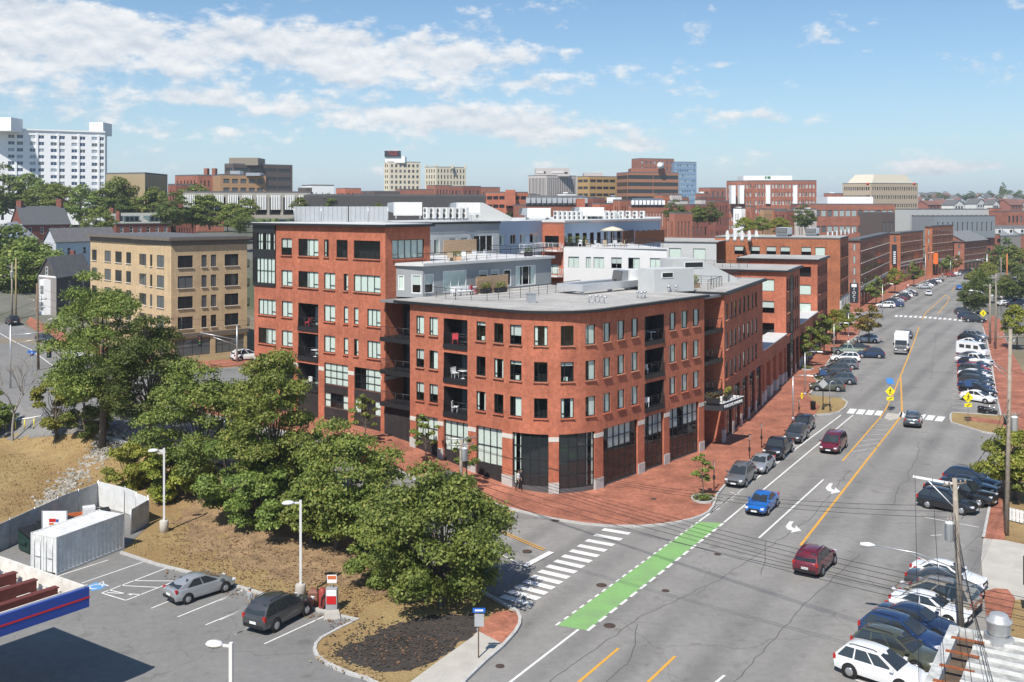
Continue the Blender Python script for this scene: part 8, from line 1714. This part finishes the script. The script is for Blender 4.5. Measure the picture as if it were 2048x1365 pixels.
# corrugated screens on the wing
for (u0, u1, y, lab) in ((588, 697, 122, 'long corrugated metal screen on the wing roof'), (697, 776, 121, 'second corrugated metal screen on the wing roof')):
    a, b = WY(u0, 420, y), WY(u1, 420, y-1.0); n = int((b-a).length/.28); d_ = (b-a).normalized(); nn = V((-d_.y, d_.x, 0)); r = thing('plant_screen', lab, 'screen', (a.x, a.y, 23.56)); mb = MB()
    for i in range(n):
        p0, p1 = a.lerp(b, i/n), a.lerp(b, (i+1)/n); q = nn*(.05 if i % 2 else 0); q2 = nn*(0 if i % 2 else .05)
        mb.quad(V((p0.x, p0.y, 23.6))+q, V((p1.x, p1.y, 23.6))+q, V((p1.x, p1.y, 25.35))+q, V((p0.x, p0.y, 25.35))+q)
    T_('sheet', mb, C('screen_metal', (.40, .415, .43), .5, .05, metal=.2), r).matrix_parent_inverse = Matrix.Translation((-a.x, -a.y, -23.56)); 
    for f in (0, .5, 1): q = a.lerp(b, f); T_('post', MB().tube([V((q.x, q.y, 23.56)), V((q.x, q.y, 25.4))], .06, 4), galv, r).matrix_parent_inverse = Matrix.Translation((-a.x, -a.y, -23.56))
    o = T_('return_sheet', MB().quad(V((b.x, b.y, 23.6)), V((b.x-1.5, b.y+5, 23.6)), V((b.x-1.5, b.y+5, 25.3)), V((b.x, b.y, 25.3))), MT['screen_metal'], r); o.matrix_parent_inverse = Matrix.Translation((-a.x, -a.y, -23.56))
def ahu(lab, p, L, W, H, rz):
    r = thing('air_handler', lab, 'hvac unit', p, rz); T_('casing', MB().box(-L/2, L/2, -W/2, W/2, .4, .4+H), unit_m, r); T_('hood', MB().add([(-L/2-.9,-W/2,.4+H*.35),(-L/2,-W/2,.4+H*.2),(-L/2,W/2,.4+H*.2),(-L/2-.9,W/2,.4+H*.35),(-L/2-.7,-W/2,.4+H*.95),(-L/2,-W/2,.4+H),(-L/2,W/2,.4+H),(-L/2-.7,W/2,.4+H*.95)], [(0,1,5,4),(1,2,6,5),(2,3,7,6),(4,5,6,7),(3,2,1,0)]), galv, r)
    T_('hood_grille', MB().quad((-L/2-.91,-W/2+.05,.4+H*.38),(-L/2-.91,W/2-.05,.4+H*.38),(-L/2-.73,W/2-.05,.4+H*.93),(-L/2-.73,-W/2+.05,.4+H*.93)), grill, r)
    for i in range(3): T_('access_panel', MB().box(-L/2+.3+i*L/3.2, -L/2+.3+i*L/3.2+L/4, -W/2-.03, -W/2, .6, .3+H), trim_white, r)
    for x in (-L/2+.2, L/2-.3): T_('skid', MB().box(x, x+.15, -W/2, W/2, 0, .4), galv, r)
ahu('large white air handler with sloped intake behind the wing screens', WY(815, 438, 124), 3.4, 2.0, 1.6, .15); ahu('white air handler right of the condenser row on the wing', WY(935, 436, 128), 3.0, 2.0, 1.5, .15)
ahu('white air handler beside the duct ring on the curved block roof', roofpt(1270, 577, 16.28), 3.0, 2.0, 1.7, .45); ahu('low white air handler above the blue stucco wing', WY(1075, 441, 150), 3.5, 2, 1.4, .2); ahu('white air handler at the end of the long condenser row', WY(1180, 438, 160), 4, 2, 1.4, .2)
def cond(p, rz, lab, grp):
    r = thing('condenser', lab, 'hvac unit', p, rz, grp); T_('casing', MB().box(-.45, .45, -.18, .18, .25, 1.55), unit_m, r)
    for z in (.58, 1.2): T_('fan_grille', MB().lathe([(.26, 0), (.26, .02)], (-.08, -.18, z), 12, M=Matrix.Rotation(R(90), 4, 'X')), grill, r)
    T_('stand', MB().box(-.4, .4, -.15, .15, 0, .25), galv, r)
for i in range(7): cond(WY(853+i*13, 441, 123+.3*i), -.9, 'slim white twin fan condenser standing in the wing roof row', 'condensers on the wing roof')
for i in range(14): cond(WY(1113+i*9.4, 443, 152+i*1.2), -.8, 'slim white twin fan condenser in the long row above the blue stucco wing', 'condensers above the blue stucco wing')
for i in range(6): cond(WY(1215+i*14, 441, 166+i*.8), -.6, 'white condenser at the far edge of the blue stucco roof', 'condensers at the far blue stucco edge')
# silver duct ring, vents and stacks on the curved block roof
r0 = roofpt(1165, 590, 16.3); r1_ = roofpt(1283, 578, 16.3); dr_ = thing('roof_duct', 'shiny silver rectangular duct loop on the curved block roof', 'duct', (r0.x, r0.y, 16.3)); dd = (r1_-r0).normalized(); n_ = V((-dd.y, dd.x, 0)); shiny = C('duct_silver', (.68, .69, .70), .3, .05, metal=.6)
for a, b, w in ((0, (r1_-r0).length, .0),): 
    M = Matrix(((dd.x, n_.x, 0, 0), (dd.y, n_.y, 0, 0), (0, 0, 1, 0), (0, 0, 0, 1))); L = (r1_-r0).length
    for nm, bx in (('duct', (0, L, 0, .8, .3, 1.0)), ('duct', (0, .8, .8, 3.4, .3, 1.0)), ('duct', (.8, L-.8, 2.6, 3.4, .3, 1.0)), ('duct', (L-.8, L, .8, 3.4, .3, 1.0))): T_(nm, MB().box(*bx, M=M), shiny, dr_)
    for x in (.4, L*.5, L-.4): T_('support', MB().box(x-.05, x+.05, .1, .7, 0, .3, M=M), galv, dr_)
def vent(lab, p, h, kind, grp):
    r = thing('roof_vent', lab, 'vent', p, 0, grp)
    if kind == 'goose': T_('pipe', MB().tube([(0, 0, 0), (0, 0, h), (.08, 0, h+.14), (.2, 0, h+.12), (.24, 0, h-.02)], .07, 8), galv, r); T_('flange', MB().lathe([(.16, 0), (.14, .04)], (0, 0, 0), 10), galv, r)
    else: T_('pipe', MB().tube([(0, 0, 0), (0, 0, h)], .09, 8), galv, r); T_('cap', MB().lathe([(.18, h-.02), (.2, h+.05), (.06, h+.16)], (0, 0, 0), 10), galv, r)
for u, v in ((1178, 607), (1190, 606), (1199, 607), (1208, 608)): vent('small gooseneck vent by the curved roof edge', roofpt(u, v, 16.28), .55, 'goose', 'gooseneck vents on the curved roof')
for u, v in ((1275, 597), (1283, 598), (1290, 597), (1338, 585), (1345, 584), (1352, 585), (1362, 583), (1372, 582)): vent('small capped vent pipe before the roof hut', roofpt(u, v, 16.28), .6, 'cap', 'capped vents on the curved roof')
p = roofpt(1062, 606, 16.28); r = thing('roof_hatch', 'square galvanised shaft box on the curved block roof', 'vent', p, .4); T_('casing', MB().box(-.35, .35, -.35, .35, 0, .85), galv, r); T_('cap', MB().box(-.42, .42, -.42, .42, .85, .92), galv, r)
for i in range(5): p = WY(1455+i*14.5, 478, 215+i); r = thing('chimney_cowl', 'white stepped chimney cowl in the row behind the grey terrace block', 'chimney', p, 0, 'white chimney cowls'); r.scale = (.72,)*3; T_('stack', MB().lathe([(.55, -.8), (.55, .5)], (0, 0, 0), 10), unit_m, r); T_('cowl', MB().add([(-.6,-.5,.5),(.6,-.5,.5),(.6,.5,.5),(-.6,.5,.5),(-.35,-.4,2.2),(.15,-.4,2.5),(.15,.4,2.5),(-.35,.4,2.2)], [(0,1,5,4),(1,2,6,5),(2,3,7,6),(3,0,4,7),(4,5,6,7)]), unit_m, r)
for i in range(2): p = WY(1563+i*13, 476, 228); r = thing('chimney_cowl', 'white stepped chimney cowl above the orange brick building', 'chimney', p, 0, 'white cowls above the orange brick building'); r.scale = (.72,)*3; T_('stack', MB().lathe([(.55, -.8), (.55, .5)], (0, 0, 0), 10), unit_m, r); T_('cowl', MB().add([(-.6,-.5,.5),(.6,-.5,.5),(.6,.5,.5),(-.6,.5,.5),(-.35,-.4,2.2),(.15,-.4,2.5),(.15,.4,2.5),(-.35,.4,2.2)], [(0,1,5,4),(1,2,6,5),(2,3,7,6),(3,0,4,7),(4,5,6,7)]), unit_m, r)
ahu('white air handler on the orange brick roof', (*ST(116, -12), 19.06), 5, 2.4, 1.5, 1.1); ahu('second white air handler on the orange brick roof', (*ST(123, -7), 19.06), 4, 2.2, 1.3, 1.1)
for i in range(7): cond((*(Vector(r6[1].at(6+i*8))+Vector((-8, 3))), 17.4), 1.0, 'white condenser on the six storey brick roof', 'condensers on the six storey roof')
# timber screens, planters and seats on the terraces
def screen(lab, p0, p1, z, h):
    a, b = Vector(p0), Vector(p1); r = thing('timber_screen', lab, 'screen', (a.x, a.y, z)); d_ = (b-a); L = d_.length; d_ = d_/L; n = int(L/.16)
    for i in range(n):
        M = Matrix(((d_.x, -d_.y, 0, d_.x*L*(i+.5)/n), (d_.y, d_.x, 0, d_.y*L*(i+.5)/n), (0, 0, 1, 0), (0, 0, 0, 1))); T_('slat', MB().box(-.07, .07, -.02, .02, .05, h*random.uniform(.99, 1.01), M=M), wood_pale, r)
    T_('rail', MB().tube([(0, 0, h*.8), (d_.x*L, d_.y*L, h*.8)], .03, 4), wood_pale, r)
screen('pale timber privacy screen on the curved block terrace', roofpt(952, 588, 16.28).xy, roofpt(1016, 581, 16.28).xy, 16.28, 1.75); screen('pale timber privacy screen on the upper wing terrace', roofpt(887, 511, 19.62).xy, roofpt(953, 507, 19.62).xy, 19.62, 1.75)
for i, (u0, v0, u1, v1, lab) in enumerate(((1270, 481, 1330, 472, 'reddish timber screen on the far white terrace'), (1245, 480, 1268, 482, 'dark timber screen beside the terrace parasol'))):
    a, b = WY(u0, v0, 150), WY(u1, v1, 162); r = thing('timber_screen', lab, 'screen', (a.x, a.y, 19.85)); d_ = (b-a).xy; L = d_.length; d_ = d_/L
    for k in range(int(L/.3)): M = Matrix(((d_.x, -d_.y, 0, d_.x*k*.3), (d_.y, d_.x, 0, d_.y*k*.3), (0, 0, 1, 0), (0, 0, 0, 1))); T_('slat', MB().box(0, .26, -.03, .03, 0, 1.9, M=M), wood_red, r)
def seat(lab, p, rz, m, grp=None):
    r = thing('terrace_chair', lab, 'chair', p, rz, grp); T_('seat', MB().box(-.28, .28, -.28, .28, .38, .48), m, r); T_('backrest', MB().box(-.28, .28, .24, .32, .48, .95), m, r)
    for x in (-.24, .24):
        for y in (-.24, .24): T_('leg', MB().box(x-.025, x+.025, y-.025, y+.025, 0, .38), m, r)
def table(lab, p, m, grp=None):
    r = thing('terrace_table', lab, 'table', p, 0, grp); T_('top', MB().lathe([(.5, .7), (.5, .74)], (0, 0, 0), 14), m, r); T_('stem', MB().tube([(0, 0, 0), (0, 0, .7)], .04, 6), m, r); T_('foot', MB().lathe([(.28, 0), (.1, .05)], (0, 0, 0), 12), m, r)
def planter(lab, p, L, m, lm, rz=0.0, h=.5):
    r = thing('planter_box', lab, 'planter', p, rz); T_('box', MB().box(-L/2, L/2, -.22, .22, 0, .5), m, r); T_('soil', MB().box(-L/2+.03, L/2-.03, -.19, .19, .5, .52), MT['mulch'], r)
    rng = np.random.default_rng(int(p[0]*31) % 999+5); n = int(130*L); pts = np.stack([rng.uniform(-L/2, L/2, n), rng.uniform(-.2, .2, n), .52+rng.uniform(0, h, n)], 1); o = bpy.data.objects.new('plant', leaves_mesh(rng, pts, np.tile((0, 0, 1.0), (n, 1)), .2, .1, lm, 'plant')); COL.objects.link(o); o.parent = r
wht = C('chair_white', (.7, .7, .7), .6, 0); tan_c = C('chair_tan', (.45, .36, .25), .7, .1); red_c = C('cushion_red', (.5, .06, .08), .7, .1)
def atz(a, b, z): q = AB(a, b); return (q.x, q.y, z)
Z1, Z2 = 16.28, 19.62
for i in range(4): seat('white chair lined along the curved block terrace rail', atz(6.0+i*.8, 18.2-i*.05, Z1), .4+i*.2, wht, 'white terrace chairs')
planter('black planter box with flowers beside the timber screen', atz(12.6, 17.6, Z1), 1.6, metal_black, leaf_a, .9, .6); planter('black planter box with grasses on the curved block terrace', atz(10.6, 17.9, Z1), 1.4, metal_black, leaf_b, .9, .6); table('round table on the curved block terrace', atz(9.3, 18.6, Z1), wht); seat('red cushioned chair on the curved block terrace', atz(8.8, 18.0, Z1), 1.2, red_c)
for i in range(3): seat('white lounge chair on the upper wing terrace', atz(11+i*2.2, 21.5+.2*i, Z2), .5*i, wht, 'white lounge chairs on the upper terrace')
seat('tan chair by the upper terrace rail', atz(8.5, 21, Z2), .3, tan_c); table('round table on the upper wing terrace', atz(12.2, 22.3, Z2), tan_c); planter('tan planter on the upper wing terrace', atz(9.5, 21.2, Z2), 1.2, wood_pale, leaf_b); planter('planter with shrub at the right end of the upper terrace', atz(22, 21.4, Z2), 1.0, metal_black, leaf_a)
q = WY(1225, 490, 143); r = thing('parasol', 'cream parasol over the far white terrace', 'parasol', (q.x, q.y, 19.85)); T_('pole', MB().tube([(0, 0, 0), (0, 0, 2.6)], .04, 6), galv, r); T_('canopy', MB().lathe([(1.9, 2.15), (1.0, 2.5), (.05, 2.75)], (0, 0, 0), 8), cream, r)
for i in range(6): q = WY(1160+i*17, 492, 141-i*.4); seat('tan woven chair on the far white terrace', (q.x, q.y, 19.85), i*.9, tan_c if i % 2 else wht, 'chairs on the far white terrace')
for i in range(3): q = WY(1135+i*14, 492, 141.5); planter('leafy planter on the far white terrace by its left end' if i == 0 else 'leafy planter on the far white terrace, %s of the row' % ('second' if i == 1 else 'third'), (q.x, q.y, 19.85), 1.3, metal_black, leaf_b, -.4, .9)
q = roofpt(1408, 590, 16.28); planter('green shrub planter beside the flat roof hut', (*ST(3, -4), 16.26), 2.4, wood_pale, leaf_y, 1.0, .9); railing([ST(1, -2.0), ST(8, -2.0), ST(8, -8)], 16.26, 1.05, metal_black, sg2, 1.3, 4); railing([ST(14, -2.5), ST(21, -2.5), ST(21, -9)], 16.26, 1.05, metal_black, sg2, 1.3, 4); railing([ST(44, -6), ST(44, -16)], 16.26, 1.05, metal_black, sg3, 1.3, 4)
planter('yellow and red flowers on the entrance marquee', (*(m0.lerp(m1, .5)+N1*1.3), 5.1), 2.6, metal_black, leaf_y, math.atan2(D1.y, D1.x), .7); planter('leafy box on the entrance marquee end', (*(m0+N1*.9), 5.1), 1.4, metal_black, leaf_r, math.atan2(N1.y, N1.x), .5)
# balcony furniture on a few recessed balconies
for k, (path, sa, sb, z) in enumerate([(near, *b[:2], b[2]+.43) for b in bals]+[(wing, wing.u(z1p(306)), wing.u(z1p(411)), z0+.43) for z0 in (11.95, 8.75, 5.5)]):
    pa, pb = path.at(sa), path.at(sb); t = (pb-pa).normalized(); n = Vector((-t.y, t.x)); q = pa.lerp(pb, .3)+n*.6; seat('white chair on a recessed balcony of the brick building', (q.x, q.y, z), k*.7, wht if k % 3 else red_c, 'balcony chairs') if k % 4 != 3 else None
    q = pa.lerp(pb, .62)+n*.65; table('small round table on a recessed balcony of the brick building', (q.x, q.y, z), wht if k % 2 else metal_black, 'balcony tables') if k % 3 != 2 else None
# ---- people
skin_m = C('skin', (.45, .27, .19), .6, .05); hair_m = C('hair_dark', (.03, .022, .018), .7, .1); hair_g = C('hair_grey', (.3, .29, .28), .7, .1)
def person(label, loc, hd, shirt, pants, stride=.18, hair=None, hgt_=1.74):
    """one skinned figure walking or standing; shirt, trousers, skin and shoes by region"""
    k = hgt_/1.74; V_ = []; E = []; Rr = []
    def v(p, r, par=None):
        V_.append(tuple(x*k for x in p)); Rr.append(r*k)
        if par is not None: E.append((par, len(V_)-1))
        return len(V_)-1
    pel = v((0, 0, .95), .145); ch = v((.01, 0, 1.22), .15, pel); sh = v((.0, 0, 1.40), .125, ch); nk = v((.01, 0, 1.49), .055, sh); hd0 = v((.03, 0, 1.58), .085, nk); hd1 = v((.035, 0, 1.66), .09, hd0); v((.02, 0, 1.72), .06, hd1)
    for s, f in ((1, 1), (-1, -1)):
        hip = v((0, .09*s, .90), .105, pel); kn = v((stride*.45*f+.02, .1*s, .5), .065, hip); an = v((stride*f-.03, .1*s, .09), .042, kn); v((stride*f+.12, .11*s, .04), .035, an)
        so = v((0, .19*s, 1.41), .07, sh); el = v((-.1*f*stride*4-.03, .25*s, 1.13), .047, so); wr = v((-.1*f*stride*5+.06, .25*s, .90), .032, el); pm = v((-.1*f*stride*5+.08, .25*s, .82), .036, wr)
        for dx, dy, L in ((.03, -.02, .07), (.03, 0, .085), (.025, .012, .08), (.02, .024, .065)):
            a = v((V_[pm][0]/k+dx*.6, V_[pm][1]/k+dy*s, V_[pm][2]/k-L*.55), .010, pm); v((V_[a][0]/k+.012, V_[a][1]/k, V_[a][2]/k-L*.5), .008, a)
        v((V_[wr][0]/k+.06, V_[wr][1]/k-.02*s, V_[wr][2]/k-.08), .011, wr)
    me = bpy.data.meshes.new('body'); me.from_pydata(V_, E, []); tmp = bpy.data.objects.new('tmp', me); COL.objects.link(tmp); tmp.modifiers.new('s', 'SKIN'); sub = tmp.modifiers.new('u', 'SUBSURF'); sub.levels = 1; sub.render_levels = 1
    sv = me.skin_vertices[0].data
    for i, rr_ in enumerate(Rr): sv[i].radius = (rr_, rr_)
    sv[0].use_root = True
    bpy.context.view_layer.update(); m2 = bpy.data.meshes.new_from_object(tmp.evaluated_get(bpy.context.evaluated_depsgraph_get())); bpy.data.objects.remove(tmp)
    m2.name = 'body'; m2.materials.clear()
    for mm in (shirt, pants, skin_m, blk): m2.materials.append(mm)
    for f in m2.polygons:
        z = f.center.z/k; y = abs(f.center.y)/k; f.use_smooth = True
        f.material_index = 3 if z < .1 else 2 if z > 1.47 else (2 if (y > .2 and z < 1.15) else 1 if z < .97 else 0)
    r = thing('person', label, 'person', loc, math.atan2(hd[1], hd[0])); o = bpy.data.objects.new('body', m2); COL.objects.link(o); o.parent = r
    T_('hair', MB().lathe([(.088*k, 1.63*k), (.102*k, 1.68*k), (.09*k, 1.74*k), (.04*k, 1.775*k)], (.012*k, 0, 0), 12), hair or hair_m, r)
    T_('face', MB().box(.115*k, .135*k, -.012*k, .012*k, 1.605*k, 1.645*k), skin_m, r)
    return r
sh_w = C('shirt_white', (.7, .7, .68), .8, .05); sh_g = C('shirt_grey', (.3, .31, .31), .8, .08); sh_b = C('shirt_black', (.025, .025, .028), .8, .05); jean = C('jeans', (.05, .07, .12), .8, .1); khaki = C('khaki', (.35, .28, .2), .8, .08); pk = C('shirt_red', (.45, .08, .08), .8, .05)
p = PG(1037, 984); person('person in white shirt and black trousers walking past the curved shopfront', (p.x, p.y, p.z+.16), (.8, -.6), sh_w, sh_b, .25); p = PG(1043, 981); person('person in black clothes walking beside the white shirted one', (p.x, p.y, p.z+.16), (.8, -.6), sh_b, sh_b, .2)
p = P(499, 1233); person('man in grey shirt standing behind the dark utility car in the lot', (p.x, p.y, .03), (.6, .8), sh_g, khaki, .06, hair_g)
for lab, u, v, s_, pa_ in (('person in white top on the pavement by the driveway tree', 1697, 700, sh_w, jean), ('person in dark clothes near the stone shopfront', 1711, 665, sh_b, jean), ('person in white walking past the stone shopfront', 1706, 656, sh_w, khaki), ('person in red top by the banner building', 1813, 582, pk, jean), ('person in white top by the banner building', 1816, 580, sh_w, jean), ('person on the pavement near the far red car', 1885, 556, sh_g, jean)):
    p = P(u, v); person(lab, (p.x, p.y, .15), (-.3, -.95), s_, pa_, .15)
# ------------------------------------------------------------------ thin summer haze
hz = MB().box(-2600, 2600, -220, 4200, -6, 75).obj('haze', bpy.data.materials.new('haze')); tag(hz, 'thin summer haze lying over the whole town', 'haze', kind='stuff')
m = hz.data.materials[0]; m.use_nodes = True; m.node_tree.nodes.clear()
o = m.node_tree.nodes.new('ShaderNodeOutputMaterial'); v = m.node_tree.nodes.new('ShaderNodeVolumePrincipled'); v.inputs['Density'].default_value = .0002; v.inputs['Color'].default_value = (.85, .92, 1, 1); v.inputs['Anisotropy'].default_value = .2
m.node_tree.links.new(v.outputs[0], o.inputs['Volume'])
